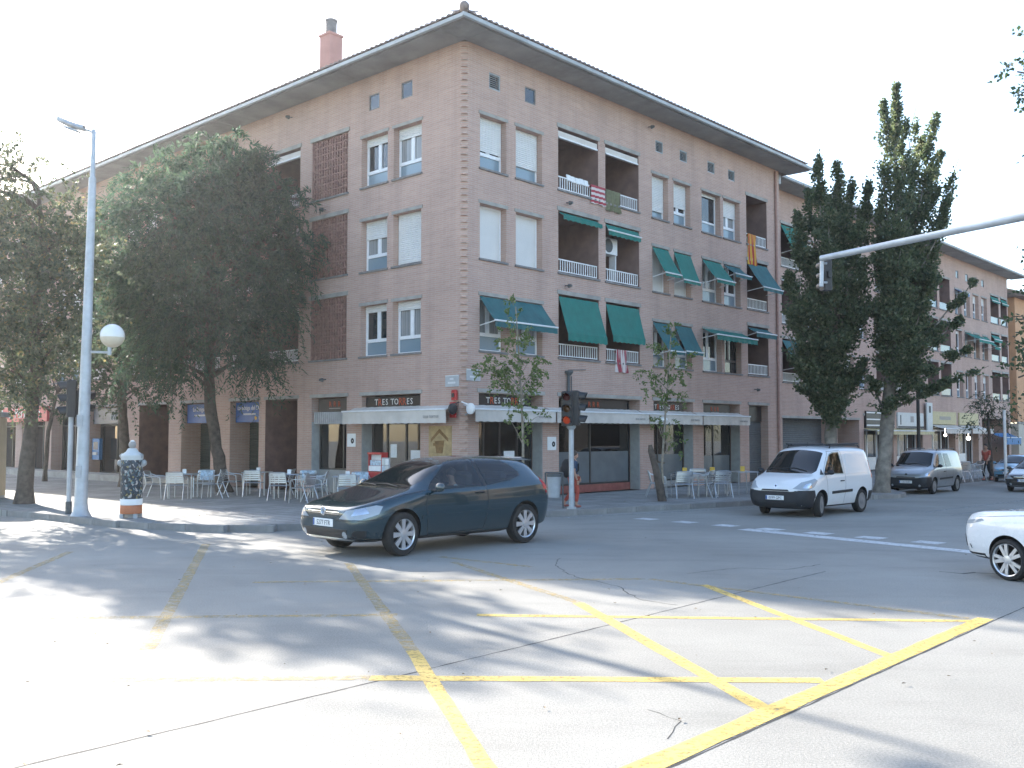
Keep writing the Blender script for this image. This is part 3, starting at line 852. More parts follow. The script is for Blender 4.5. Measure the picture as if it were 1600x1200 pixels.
def awning(F, u0, u1, zt, p, zb, val=.26, mat='green', d=.02, scallop=False, arms=True, bar=True):
    """cloth awning > front_bar, arm; canvas from (d, zt) out to (-p, zb), with a hanging valance"""
    w = u1 - u0; n_ = max(6, int(w / .12)); b = MB(); b.smooth = False
    rows = []
    for i in range(7):
        t = i / 6; sag = -.05 * math.sin(math.pi * t) * (p + .2)
        rows.append([(w * k / n_, d + (-p - d) * t, (zb - zt) * t + sag + .006 * math.sin(k * 2.1 + i)) for k in range(n_ + 1)])
    b.grid(rows)
    bot = []
    m2 = n_ * 2
    top = [(w * k / m2, -p - .015, zb - zt) for k in range(m2 + 1)]
    for k in range(m2 + 1):
        dz = val + (-.035 * abs(math.sin(math.pi * k / 4.0)) if scallop else .006 * math.sin(k * 1.3))
        bot.append((w * k / m2, -p - .02 + .012 * math.sin(k * .9), zb - zt - dz))
    b.grid([top, bot])
    me = b.mesh('awning', M[mat], fixn=False)
    a = F.put('awning', me, u0, 0, zt)
    if bar:
        c = MB(); c.tube([(-.02, -p - .02, 0), (w + .02, -p - .02, 0)], .028, 8); link('front_bar', c.mesh('front_bar', M['white_metal']), a, (0, 0, zb - zt - .01))
    if arms:
        for x in (0.02, w - .02):
            c = MB(); c.tube([(x, .05, zb - zt - .12), (x, -p - .01, zb - zt - .02)], .016, 6); link('arm', c.mesh('arm', M['white_metal']), a)
    return a

ORI = (CX, CY, 0.0)
blk = empty('apartment_building', ORI, FR, 'long pink brick apartment block whose corner faces the junction, with deep grey eaves', 'building')
FRt = Front(blk, 0.0)            # long front on the right-hand street
FLt = Front(blk, R(-90))         # front on the plaza side
Z = {4: (9.95, 11.55), 3: (7.25, 8.88), 2: (4.53, 6.15)}
BZ = {4: (9.98, 12.0), 3: (7.28, 9.28), 2: (4.54, 6.57)}
EAVE = 13.58
WR = [(0.65, 1.80), (2.22, 3.46), (9.55, 10.60), (10.97, 12.13), (12.93, 14.33), (14.55, 15.86)]
BR = [(4.25, 6.36), (6.76, 8.72), (16.40, 18.15)]
SHOPR = [(0.62, 3.47), (4.25, 8.71), (9.55, 12.18), (12.91, 15.69), (16.42, 18.05)]
LENR = 19.3
opsR = []
for fl in (4, 3, 2):
    for a, c in WR: opsR.append((a, c, Z[fl][0], Z[fl][1], .24, None))
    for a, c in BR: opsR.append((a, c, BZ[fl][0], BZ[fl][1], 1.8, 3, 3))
VENT = [(1.03, 1.53, 12.42, 12.92), (2.64, 3.15, 12.42, 12.92), (9.8, 10.3, 12.40, 12.84), (11.41, 11.93, 12.40, 12.83), (13.4, 13.93, 12.37, 12.82), (14.97, 15.5, 12.37, 12.81)]
for v in VENT: opsR.append(v + (.2, 1))
for i, (a, c) in enumerate(SHOPR): opsR.append((a, c, .15, 3.28, .55 if i < 4 else .4, None if i < 4 else 2))
FRt.put('wall', wall_mesh('wall', .16, LENR, 0.0, EAVE, opsR, [M['brick'], M['dark_void'], M['dark_shutter'], M['loggia']]))
for v in VENT: vent(FRt, *v, louvre=(v[0] < 2 or v[0] > 9))
SH = {(4, 0): .62, (4, 1): .70, (4, 2): .78, (4, 3): .55, (4, 4): .06, (4, 5): .40, (3, 4): 0, (3, 5): 0, (2, 0): 0, (2, 1): 0, (2, 2): .2, (2, 3): .3, (2, 4): 0, (2, 5): 0}
for fl in (4, 3, 2):
    for i, (a, c) in enumerate(WR):
        k = 'blind' if (fl == 3 and i < 4) else ('dark' if (fl, i) == (2, 5) else ('single' if (fl, i) == (4, 4) else 'std'))
        window(FRt, a, c, *Z[fl], shut=SH.get((fl, i), 0), kind=k, curt=(fl == 2 and i < 2) or (fl, i) in ((4, 5), (3, 4)))
    for i, (a, c) in enumerate(BR):
        balcony(FRt, a, c, *BZ[fl], door=(i != 1), box=(fl == 4 and i < 2))
# green awnings on the long front
awning(FRt, .66, 3.46, 6.13, .60, 5.38, .2, 'green_dark')
awning(FRt, 4.28, 6.33, 6.50, .36, 5.30, .27, 'green', scallop=True, bar=False, arms=False)
awning(FRt, 6.79, 8.69, 6.50, .26, 5.42, .24, 'green', scallop=True, bar=False, arms=False)
awning(FRt, 4.28, 6.33, 9.24, .18, 9.12, .17, 'green', scallop=True, arms=False, bar=False)
awning(FRt, 6.79, 8.69, 9.24, .10, 9.04, .2, 'green', scallop=True, arms=False)
awning(FRt, 9.57, 10.6, 8.86, .54, 7.88, .13, 'green'); awning(FRt, 10.98, 12.13, 8.86, .40, 7.80, .13, 'green')
awning(FRt, 12.95, 14.33, 8.86, .62, 8.04, .15, 'green'); awning(FRt, 14.57, 15.86, 8.86, .50, 8.46, .15, 'green_dark')
awning(FRt, 16.42, 18.12, 9.2, .72, 8.11, .16, 'green_dark')
awning(FRt, 9.57, 10.6, 6.12, .66, 5.06, .12, 'green_dark'); awning(FRt, 10.98, 12.13, 6.12, .48, 5.14, .12, 'green_dark')
awning(FRt, 12.85, 15.98, 6.2, .66, 5.90, .24, 'green', scallop=True); awning(FRt, 16.42, 18.15, 6.5, .38, 6.27, .2, 'green_dark')

# plaza side
WL_ = [(-4.72, -3.42), (-3.14, -1.84)]
GL = [(-7.40, -5.42)]
BL = [(-10.03, -8.08), (-12.40, -10.45)]
mir = lambda L: [(-22.9 - c, -22.9 - a) for a, c in L]     # the same bay again further along, mirrored
WL2 = [(-19.5, -18.2), (-21.1, -19.8), (-26.6, -25.3), (-28.2, -26.9), (-39.5, -38.2), (-41.1, -39.8), (-46.6, -45.3)]
BL2 = [(-15.0, -13.1), (-17.3, -15.4), (-24.6, -22.7), (-31.0, -29.1), (-33.4, -31.5), (-36.9, -35.0), (-44.4, -42.5), (-50, -48.1)]
SHOPL = [(-4.62, -1.84), (-7.28, -5.38), (-10.02, -8.09), (-12.34, -10.43), (-15.9, -13.69), (-19.4, -16.9), (-24.1, -20.7), (-28.2, -25.2), (-31.8, -29.0), (-36.0, -32.6), (-40.2, -37.0), (-45, -41.5)]
SDEP = [.55, .45, 2.4, .9, .9, 2.4, .6, .6, .6, .6, .6, .6]
opsL = []
for fl in (4, 3, 2):
    dz = .06 if fl == 4 else .02
    for a, c in WL_ + WL2: opsL.append((a, c, Z[fl][0] + dz, Z[fl][1] + dz, .24, None))
    for a, c in GL: opsL.append((a, c, BZ[fl][0] + .02, BZ[fl][1] + .03, .30, 1))
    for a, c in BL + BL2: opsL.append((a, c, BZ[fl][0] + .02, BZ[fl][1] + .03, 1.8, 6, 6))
VL = [(-4.36, -3.84, 12.45, 12.96), (-2.79, -2.27, 12.46, 12.98)]
for v in VL: opsL.append(v + (.2, 1))
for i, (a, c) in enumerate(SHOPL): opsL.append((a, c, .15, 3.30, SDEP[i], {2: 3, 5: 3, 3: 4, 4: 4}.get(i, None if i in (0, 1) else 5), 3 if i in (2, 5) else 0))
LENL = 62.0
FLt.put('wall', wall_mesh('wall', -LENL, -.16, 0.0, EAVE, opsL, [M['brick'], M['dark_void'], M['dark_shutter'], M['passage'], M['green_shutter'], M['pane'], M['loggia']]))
for v in VL: vent(FLt, *v, louvre=False)
SHL = {(4, 0): .14, (4, 1): .20, (3, 0): .34, (3, 1): .93, (2, 0): .11, (2, 1): .15}
for fl in (4, 3, 2):
    dz = .06 if fl == 4 else .02
    for i, (a, c) in enumerate(WL_ + WL2):
        window(FLt, a, c, Z[fl][0] + dz, Z[fl][1] + dz, shut=SHL.get((fl, i), random.choice([.2, .5, .9])), curt=(fl, i) in ((3, 0), (2, 1), (4, 1)))
    for a, c in GL: grille(FLt, a, c, BZ[fl][0] + .02, BZ[fl][1] + .03)
    for i, (a, c) in enumerate(BL + BL2): balcony(FLt, a, c, BZ[fl][0] + .02, BZ[fl][1] + .03, door=i % 2 == 0, box=(i < 2))
# corner: a chamfer with toothed courses of darker brick
b = MB(); b.quad((.16, 0, 0), (0, .16, 0), (0, .16, EAVE), (.16, 0, EAVE))
link('corner_wall', b.mesh('corner_wall', M['brick'], fixn=False), blk)
b = MB(); k = 0; zz = .12
while zz < EAVE - .12:
    hh = .062
    if k % 2: b.add([(.20, -.006, zz), (.07, -.004, zz), (-.004, .07, zz), (-.006, .20, zz), (.12, .12, zz), (.20, -.006, zz + hh), (.07, -.004, zz + hh), (-.004, .07, zz + hh), (-.006, .20, zz + hh), (.12, .12, zz + hh)],
          [(0, 1, 6, 5), (1, 2, 7, 6), (2, 3, 8, 7), (5, 6, 7, 8, 9), (0, 4, 3, 2, 1)])
    zz += .10; k += 1
link('corner_bricks', b.mesh('corner_bricks', M['brick']), blk)['kind'] = 'stuff'
# back walls so that the block is closed and keeps the sun off the street
b = MB(); b.quad((LENR, 0, 0), (LENR, 13, 0), (LENR, 13, EAVE), (LENR, 0, EAVE)); b.quad((13, 13, 0), (13, LENL, 0), (13, LENL, EAVE), (13, 13, EAVE)); b.quad((13, 13, 0), (LENR, 13, 0), (LENR, 13, EAVE), (13, 13, EAVE)); b.quad((0, LENL, 0), (13, LENL, 0), (13, LENL, EAVE), (0, LENL, EAVE))
link('back_wall', b.mesh('back_wall', M['brick'], fixn=False), blk)
# inner lining behind the fronts (keeps daylight out of the recesses' backs)
OV = 1.0
b = MB()                                                   # soffit boards round the eaves
for side, L in (('R', LENR + .9), ('L', LENL)):
    x = -OV
    sh = []
    step = 2.4
    x = 0.0
    while x < L:
        x1 = min(x + step - .014, L)
        c = MB()
        if side == 'R': c.box(x, x1, -OV + .02, .0, EAVE + random.uniform(0, .006), EAVE + .05)
        else: c.box(-OV + .02, .0, x, x1, EAVE + random.uniform(0, .006), EAVE + .05)
        link('soffit_board', c.mesh('soffit_board', M['soffit']), blk)
        x += step
c = MB(); c.box(-OV + .02, -.014, -OV + .02, -.014, EAVE + .003, EAVE + .05); link('soffit_board', c.mesh('soffit_board', M['soffit']), blk)
# roof: low hipped slopes of tile, eaves edge, gutter
hr = 14.05
def roof_mesh():
    b = MB(); e = -OV - .05; s_ = .26
    z0 = EAVE + .20; rise = 6.6 * s_
    # outer ring (eaves), ridge lines
    b.quad((e, e, z0), (LENR + 1.0, e, z0), (LENR + 1.0, 5.6, z0 + rise), (5.6, 5.6, z0 + rise))
    b.quad((e, e, z0), (5.6, 5.6, z0 + rise), (5.6, LENL, z0 + rise), (e, LENL, z0))
    b.quad((5.6, 5.6, z0 + rise), (LENR + 1.0, 5.6, z0 + rise), (LENR + 1.0, 13, z0), (13, 13, z0))
    b.quad((5.6, 5.6, z0 + rise), (13, 13, z0), (13, LENL, z0), (5.6, LENL, z0 + rise))
    b.quad((e, e, z0), (e, LENL, z0), (e, LENL, EAVE + .05), (e, e, EAVE + .05))
    b.quad((e, e, z0), (e, e, EAVE + .05), (LENR + 1.0, e, EAVE + .05), (LENR + 1.0, e, z0))
    b.add([(LENR + 1.0, e, EAVE + .05), (LENR + 1.0, e, z0), (LENR + 1.0, 5.6, z0 + rise), (LENR + 1.0, 13, z0), (LENR + 1.0, 13, EAVE + .05)], [(0, 1, 2, 3, 4)])
    b.quad((e, e, EAVE + .05), (e, LENL, EAVE + .05), (13, LENL, EAVE + .05), (13, e, EAVE + .05))
    b.quad((13, e, EAVE + .05), (13, 13, EAVE + .05), (LENR + 1.0, 13, EAVE + .05), (LENR + 1.0, e, EAVE + .05))
    return b.mesh('roof', M['tile'], fixn=False)
roof = link('roof', roof_mesh(), blk)
b = MB()
b.prism([(-.07, .02), (-.13, .05), (-.14, .15), (-.10, .15), (-.02, .10)], -OV - .17, LENR + 1.0, 'yz')
for i in range(len(b.v)): b.v[i] = (b.v[i][0], b.v[i][1] - OV, b.v[i][2] + EAVE - .01)
link('gutter', b.mesh('gutter', M['gutter']), roof)
b = MB()
b.prism([(-.07, .02), (-.13, .05), (-.14, .15), (-.10, .15), (-.02, .10)], -OV - .10, LENL, 'xz')
b.v = [(p[0] - OV, p[1], p[2] + EAVE - .01) for p in b.v]
link('gutter', b.mesh('gutter', M['gutter']), roof)
b = MB()                                                   # rounded ends of the tile rows along the eaves
def eave_tiles(b, n_, along):
    for i in range(n_):
        x = -OV + .1 + i * .225
        for r_ in (0, 1):
            o = -OV - .10 + r_ * .33; zz = EAVE + .215 + r_ * .085
            pts = []
            for k_ in range(5):
                a_ = math.pi * k_ / 4
                pts.append((math.cos(a_) * .085, math.sin(a_) * .07))
            for q0, q1 in zip(pts[:-1], pts[1:]):
                P = [(x + q0[0], o, zz + q0[1]), (x + q1[0], o, zz + q1[1]), (x + q1[0], o + .36, zz + q1[1] + .094), (x + q0[0], o + .36, zz + q0[1] + .094)]
                b.quad(*[(p if along == 'R' else (p[1], p[0], p[2])) for p in P])
            P = [(x + q[0], o, zz + q[1]) for q in pts]
            b.add([(p if along == 'R' else (p[1], p[0], p[2])) for p in P], [(0, 1, 2, 3, 4)])
eave_tiles(b, 93, 'R'); eave_tiles(b, 276, 'L')
link('eave_tiles', b.mesh('eave_tiles', M['tile'], fixn=False), roof)['kind'] = 'stuff'
b = MB(); b.tube([(-OV - .10, -OV - .10, EAVE + .27), (1.5, 1.5, EAVE + 1.0)], .13, 10); b.ball((-OV - .10, -OV - .10, EAVE + .30), .15, 12)
link('hip_ridge', b.mesh('hip_ridge', M['tile']), roof)
# ------------------------------------------------------------------ chimney, shop fronts, signs, fixtures
cy_, cu_ = 2.5, -9.75
b = MB(); b.box(-.30, .30, -.30, .30, 0, 2.75); b.box(-.34, .34, -.34, .34, 2.70, 2.78)
ch = FLt.put('chimney', b.mesh('chimney', simple('pink_render', (0.44, 0.235, 0.20), .9, var=.1, scale=2, dirt=.3)), cu_, cy_, 14.45)
b = MB(); prof = [(.20, 2.78)]
for i in range(5): prof += [(.20, 2.80 + i * .1), (.215, 2.82 + i * .1), (.215, 2.87 + i * .1), (.20, 2.89 + i * .1)]
prof += [(.23, 3.30), (.24, 3.36), (.17, 3.40)]
b.lathe(prof, 20); link('flue_cap', b.mesh('flue_cap', M['sill']), ch)

_dg = [None]
def text(name, s, size, mat, parent, loc, rot=(R(90), 0, 0), align='CENTER', ext=.004, sx=1.0):
    key = ('txt', s, size, mat, align, ext)
    if key not in _cache:
        c = bpy.data.curves.new(name, 'FONT'); c.body = s; c.size = size; c.extrude = ext; c.align_x = align; c.resolution_u = 2
        t = bpy.data.objects.new(name, c); COL.objects.link(t)
        dg = bpy.context.evaluated_depsgraph_get(); dg.update()
        me = bpy.data.meshes.new_from_object(t.evaluated_get(dg), depsgraph=dg); me.name = name
        bpy.data.objects.remove(t); me.materials.clear(); me.materials.append(M[mat]); _cache[key] = me
    o = link(name, _cache[key], parent, loc, rot)
    if sx != 1.0: o.scale = (sx, 1, 1)
    return o

def board(F, u0, u1, z0, z1, d, mat, name, label, cat, th=.05, group=None):
    b = MB(); w, h = u1 - u0, z1 - z0
    b.bevbox(0, w, 0, h, -th, 0, .006)
    b.v = [(p[0], -p[2] - th, p[1]) for p in b.v]
    o = b.build(name, M[mat], None, F.world(u0, d, z0), (0, 0, F.wrz()))
    return tag(o, label, cat, group)

def tower_sign(F, u0, u1, z0, z1, d, label, cx=.5, size=.255):
    o = board(F, u0, u1, z0, z1, d, 'sign_black', 'shop_sign', label, 'sign', group='black restaurant name boards')
    w = (u1 - u0); h = z1 - z0; W_ = {'T': .62, 'R': .66, 'E': .6, 'S': .6, 'O': .76, ' ': .38}
    word = 'TRES TORRES'; tot = sum(W_[c] for c in word) * size; x = w * cx - tot / 2; zz = h * .5 - size * .20
    for c in word:
        cw = W_[c] * size
        if c != ' ':
            red = c == 'R'
            text('letter', c, size * (1.2 if red else 1.0), 'letter_orange' if red else 'letter_white', o, (x + cw / 2, -.056, zz - (.02 if red else 0)), sx=.92)
            if not red:   # little serifs
                b = MB(); 
                for q in ((-.26, -.012), (.26, -.012)) if c in 'T' else ():
                    b.box(x + cw / 2 + q[0] * size - .01, x + cw / 2 + q[0] * size + .01, -.060, -.056, zz + .55 * size, zz + .69 * size)
                if b.v: link('serif', b.mesh('serif', M['letter_white']), o)
        x += cw
    b = MB(); x = w * cx - tot * .38          # unreadable small line under the name
    while x < w * cx + tot * .38:
        q = random.uniform(.02, .05); b.box(x, x + q, -.058, -.056, zz - .085, zz - .055); x += q + .014
    link('small_print', b.mesh('small_print', M['letter_grey']), o)['kind'] = 'stuff'
    return o

def rrr_sign(F, u0, u1, z0, z1, d, label, cu):
    o = board(F, u0, u1, z0, z1, d, 'sign_black', 'shop_sign', label, 'sign', group='black boards with three orange letters')
    for i in range(3): text('letter', 'R', .26, 'letter_orange', o, (cu - u0 + (i - 1) * .24, -.056, (z1 - z0) * .5 - .06), sx=.9)
    b = MB(); b.box(cu - u0 - .3, cu - u0 + .3, -.058, -.056, (z1 - z0) * .5 - .13, (z1 - z0) * .5 - .10)
    link('small_print', b.mesh('small_print', M['letter_grey']), o)['kind'] = 'stuff'
    return o
SZ = (2.84, 3.26)
tower_sign(FRt, .64, 3.0, *SZ, .20, 'black restaurant name board on the long front nearest the corner', .55)
tower_sign(FRt, 9.58, 11.75, *SZ, .22, 'black name board behind the second young tree, over the third shop window', .5, .24)
tower_sign(FLt, -4.58, -1.88, *SZ, .20, 'black name board of the restaurant on the plaza side, above the newspaper rack', .50, .27)
rrr_sign(FRt, 4.6, 8.2, *SZ, .24, 'wide black board with three orange letters above the big shop window', 6.3)
rrr_sign(FRt, 12.95, 15.2, *SZ, .24, 'black board with three orange letters above the shop window nearest the white van', 14.05)
rrr_sign(FLt, -7.1, -5.42, *SZ, .2, 'black board with three orange letters over the curtained plaza window', -6.2)

# room behind the glass
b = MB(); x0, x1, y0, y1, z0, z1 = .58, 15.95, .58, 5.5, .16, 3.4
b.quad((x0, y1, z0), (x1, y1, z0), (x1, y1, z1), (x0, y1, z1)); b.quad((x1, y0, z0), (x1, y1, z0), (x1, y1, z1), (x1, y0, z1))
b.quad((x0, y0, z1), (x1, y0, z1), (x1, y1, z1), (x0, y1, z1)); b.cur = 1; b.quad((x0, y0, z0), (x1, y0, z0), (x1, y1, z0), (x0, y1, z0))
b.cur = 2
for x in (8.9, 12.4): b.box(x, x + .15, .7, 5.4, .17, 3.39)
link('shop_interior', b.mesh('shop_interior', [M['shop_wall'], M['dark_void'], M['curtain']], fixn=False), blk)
def interior(name, bx, mat):
    b = MB(); b.bevbox(*bx, b=.02); link(name, b.mesh(name, M[mat]), blk)
interior('counter', (2.2, 7.5, 3.6, 4.3, .17, 1.25), 'curtain'); interior('shelf', (2.0, 8.0, 5.1, 5.45, 1.5, 2.4), 'mural_dark')
b = MB()
for i in range(46):
    x = 2.1 + i * .126; h_ = random.uniform(.22, .34); b.lathe([(.035, 2.4), (.035, 2.4 + h_ * .6), (.012, 2.4 + h_ * .8), (.012, 2.4 + h_)], 6, c=(x, 5.25, 0))
link('bottles', b.mesh('bottles', M['green_shutter']), blk)['kind'] = 'stuff'
for x in (10.2, 13.4): interior('cafe_bench', (x, x + 1.6, 2.4, 3.0, .17, .95), 'curtain')

M['shop_glass'] = glassmat('shop_glass', (.8, .86, .86), .9, .72)
M['film'] = simple('etched_glass_film', (0.13, 0.15, 0.16), 0.22, var=.12, scale=2, spec=.8)
def shopfront(F, u0, u1, z0, z1, mulls, d=.45, base=.2, film=0.0, door=None, left=.03, right=.06, basemat='grey_panel', transom=2.62):
    b = MB(); t = .06
    us = [u0 + left, u1 - right]
    b.box(us[0], us[1], d - .03, d + .03, z1 - .08, z1); b.box(us[0], us[1], d - .03, d + .03, z0 + base, z0 + base + .06); b.box(us[0], us[1], d - .03, d + .03, transom, transom + .08)
    xs = [us[0]] + mulls + [us[1]]
    for x in xs:
        x = min(max(x, us[0] + t / 2), us[1] - t / 2)
        b.box(x - t / 2, x + t / 2, d - .035, d + .035, z0 + base + .06, transom); b.box(x - t / 2, x + t / 2, d - .032, d + .032, transom + .08, z1 - .08)
    fr = F.put('shop_front', b.mesh('shop_front', M['dark_frame']))
    if base > .05:
        c = MB(); c.box(us[0], us[1], d - .05, d + .03, z0, z0 + base); link('base_panel', c.mesh('base_panel', M[basemat]), fr)
    for a, c2 in zip(xs[:-1], xs[1:]):
        g_ = MB(); g_.box(a + t / 2, c2 - t / 2, d - .004, d + .004, z0 + base + .06, transom); p_ = link('pane', g_.mesh('pane', M['shop_glass']), fr)
        g_ = MB(); g_.box(a + t / 2, c2 - t / 2, d - .004, d + .004, transom + .08, z1 - .08); link('pane', g_.mesh('pane', M['pane']), fr)
        if film > 0:
            g_ = MB(); g_.box(a + t / 2, c2 - t / 2, d - .009, d - .006, z0 + base + .06, z0 + film); link('film', g_.mesh('film', M['film']), fr)
    return fr
def reveal_panel(F, u, d0, d1, z0, z1, side=-1):
    b = MB(); b.box(min(u, u + side * .03), max(u, u + side * .03), d0, d1, z0, z1); F.put('reveal_panel', b.mesh('reveal_panel', M['grey_panel']))
f = shopfront(FRt, .62, 3.47, .15, 3.26, [1.25, 1.95, 2.75], base=.05)
shopfront(FRt, 4.25, 8.71, .15, 3.26, [6.4], base=.25, film=1.35, basemat='mural_red')
shopfront(FRt, 9.55, 12.18, .15, 3.26, [10.4], base=.22, film=1.2)
shopfront(FRt, 12.91, 15.69, .15, 3.26, [14.3], base=.22, film=1.1)
f = shopfront(FLt, -4.62, -1.84, .15, 3.26, [-3.85, -2.95], base=.05)
shopfront(FLt, -7.28, -5.38, .15, 3.26, [-5.95], base=.75, d=.36)
for u in (3.47, 8.71, 12.18, 15.69): reveal_panel(FRt, u, .015, .41, .16, 2.8)
reveal_panel(FLt, -4.62, .015, .41, .16, 2.5, 1); reveal_panel(FLt, -7.28, .015, .32, .16, 2.5, 1)
for u0, w, mt in ((-7.2, 1.2, 'curtain'), (-6.0, .35, 'shop_wall')):
    FLt.put('curtain', curtain_mesh(w, 1.75, mt), u0, .42, .95)
b = MB(); 
for i in range(16): b.box(-7.2 + i * .11, -7.2 + i * .11 + .07, .05, .12, 2.42, 2.82)
FLt.put('vent_grille', b.mesh('vent_grille', M['grey_metal']))['kind'] = 'stuff'
# lintel strips over the shop openings
for F, L in ((FRt, SHOPR), (FLt, SHOPL[:8])):
    for a, c in L: F.put('shop_lintel', slab_mesh('shop_lintel', c - a + .16, -.03, .12, .11, 'concrete'), a - .08, 0, 3.303)
# beige awnings over the shops
for i, (a, c) in enumerate(((-.02, 3.52), (3.58, 8.54), (8.60, 12.04), (12.10, 15.62))):
    aw = awning(FRt, a, c, 2.93, .48, 2.80, .36, 'beige_cloth', arms=False)
    text('lettering', 'tres torres', .13, 'letter_grey', aw, (c - a - .55, -.53, -.36), sx=1.0)
    b = MB(); b.tube([(.03, -.05, -.30), (.03, -.46, -.16)], .02, 6); b.tube([(c - a - .03, -.05, -.30), (c - a - .03, -.46, -.16)], .02, 6); link('arm', b.mesh('arm', M['gutter']), aw)
aw = awning(FLt, -4.96, -.22, 2.93, .48, 2.80, .40, 'beige_cloth', arms=False)
text('lettering', 'tres torres', .15, 'letter_grey', aw, (4.74 - .60, -.53, -.38))
for F, u, nm in ((FLt, -.12, 0), (FRt, -.12, 1)):
    b = MB(); b.lathe([(.13, 0), (.16, .02), (.16, .07), (.13, .09)], 16, 'x', (0, 0, 0)); b.tube([(0, .05, .12), (-.02, .30, .2)], .02, 6)
    F.put('awning_end_cap', b.mesh('awning_end_cap', M['white_metal'] if nm else M['black']), u, -.36, 2.80)

# passages, roller doors and boards of the plaza side
def ribbed(name, F, u0, u1, z0, z1, d, mat):
    b = MB(); rows = []; n_ = int((z1 - z0) / .09)
    for i in range(n_ + 1):
        z = z0 + (z1 - z0) * i / n_
        rows += [[(u0, d, z), (u1, d, z)], [(u0, d - .018, z + .03), (u1, d - .018, z + .03)], [(u0, d - .018, z + .06), (u1, d - .018, z + .06)]] if i < n_ else [[(u0, d, z), (u1, d, z)]]
    b.grid(rows); F.put(name, b.mesh(name, M[mat], fixn=False))
ribbed('roller_door', FLt, -12.34, -10.43, .16, 2.5, .86, 'green_shutter'); ribbed('roller_door', FLt, -15.9, -13.69, .16, 2.5, .86, 'green_shutter')
ribbed('roller_door', FRt, 16.42, 18.05, .16, 2.6, .36, 'dark_shutter')
b = MB(); b.box(16.45, 18.02, .3, .34, 2.62, 3.26); FRt.put('transom_panel', b.mesh('transom_panel', M['dark_frame']))
for u0, u1, lab, cut in ((-15.82, -13.74, 'blue fascia sign with white words, the one farther from the corner', 'La Bótiga del'), (-12.28, -10.47, 'blue fascia sign with white words and a small yellow emblem, beside the brown passage', 'La Bótiga del Dia')):
    o = board(FLt, u0, u1, 2.52, 3.26, .25, 'sign_blue', 'shop_sign', lab, 'sign', group='blue fascia signs')
    text('lettering', cut, .23, 'letter_white', o, ((u1 - u0) / 2, -.056, .46), sx=.98)
    b = MB(); x = (u1 - u0) * .28
    while x < (u1 - u0) * .72: b.box(x, x + .04, -.058, -.056, .27, .33); x += .055
    link('small_print', b.mesh('small_print', M['letter_white']), o)['kind'] = 'stuff'
    if 'emblem' in lab:
        b = MB(); b.lathe([(.075, 0), (.075, .006)], 14, 'y', ((u1 - u0) * .74, -.062, .16)); link('emblem', b.mesh('emblem', M['yellow']), o)
        b = MB(); b.box((u1 - u0) * .85, (u1 - u0) * .92, -.058, -.056, .11, .22); link('emblem', b.mesh('emblem', M['letter_white']), o)
for u, d, z, w, h, lab in ((-8.9, 2.34, 1.15, .55, .55, 'grey metal meter box on the passage wall next to the curtained window'), (-18.3, 2.34, 1.15, .55, .55, 'grey metal meter box in the farther brown passage')):
    o = board(FLt, u, u + w, z, z + h, d, 'grey_metal', 'meter_box', lab, 'box', .12, 'meter boxes in the passages')
    b = MB(); b.box(.03, w - .03, -.126, -.121, .03, h - .03); link('door', b.mesh('door', M['grey_panel']), o)
o = board(FLt, -8.35, -8.23, 1.55, 1.85, 2.3, 'letter_white', 'intercom', 'small white intercom on the wall of the nearer passage', 'intercom', .05)
# cash machine front
o = board(FLt, -24.05, -20.75, 2.55, 3.26, .2, 'sign_navy', 'shop_sign', 'dark navy bank fascia with a pale double emblem behind the lamp post', 'sign')
for x in (-.12, .12):
    b = MB(); b.tube([(2.0 + x - .10, -.06, .18), (2.0 + x, -.06, .52), (2.0 + x + .10, -.06, .18)], .03, 6); link('emblem', b.mesh('emblem', M['pale_sign']), o)
o = board(FLt, -24.0, -23.3, .95, 1.9, .25, 'blue_paint', 'cash_machine', 'blue cash machine panel in the shop front behind the lamp post', 'cash machine', .15)
b = MB(); b.box(.12, .58, -.158, -.151, .45, .80); link('screen', b.mesh('screen', M['pane']), o); b = MB(); b.box(.15, .55, -.20, -.151, .22, .34); link('keypad', b.mesh('keypad', M['gutter']), o)
for i, (a, c) in enumerate(SHOPL[6:]):
    b = MB(); t = .07
    for x in (a + .05, (a + c) / 2, c - .05): b.box(x - t / 2, x + t / 2, .50, .585, .16, 3.29)
    b.box(a + .09, c - .09, .505, .58, 2.46, 2.54); b.box(a + .09, c - .09, .505, .58, .16, .40)
    FLt.put('shop_front', b.mesh('shop_front', M['dark_frame']))
# newspaper shop sign
o = board(FLt, -35.4, -28.2, 2.72, 3.45, -.12, 'sign_red', 'shop_sign', 'red newspaper shop fascia with white letters at the far end of the plaza', 'sign', .12)
text('lettering', 'el Periódico', .72, 'letter_white', o, (4.45, -.126, .20), sx=1.15)
b = MB(); b.box(.4, 1.7, -.128, -.122, .12, .62); link('emblem', b.mesh('emblem', M['letter_white']), o)
b = MB(); b.box(-13.0 - 30, -13.0, 0, 1.1, .15, .40); b.v = [(p[0], p[1] - 1.1, p[2]) for p in b.v]
o = FLt.put('entrance_step', b.mesh('entrance_step', M['concrete']))
# notices on the pillars
for F, u, z, w, h, lab in ((FLt, -5.32, 1.68, .42, .42, 'white square notice with a dark mark on the pillar left of the plaza door'), (FRt, 3.68, 1.58, .42, .42, 'white square notice with a dark mark on the pillar beside the litter bin')):
    o = board(F, u, u + w, z, z + h, -.002, 'white_paper', 'notice', lab, 'notice', .02, 'white notices on the pillars')
    b = MB()
    for i in range(9): a_ = i * .698; b.ball((.28 + .05 * math.cos(a_), -.024, .19 + .055 * math.sin(a_)), .035, 6, (1, .15, 1))
    link('print', b.mesh('print', M['letter_dark']), o)
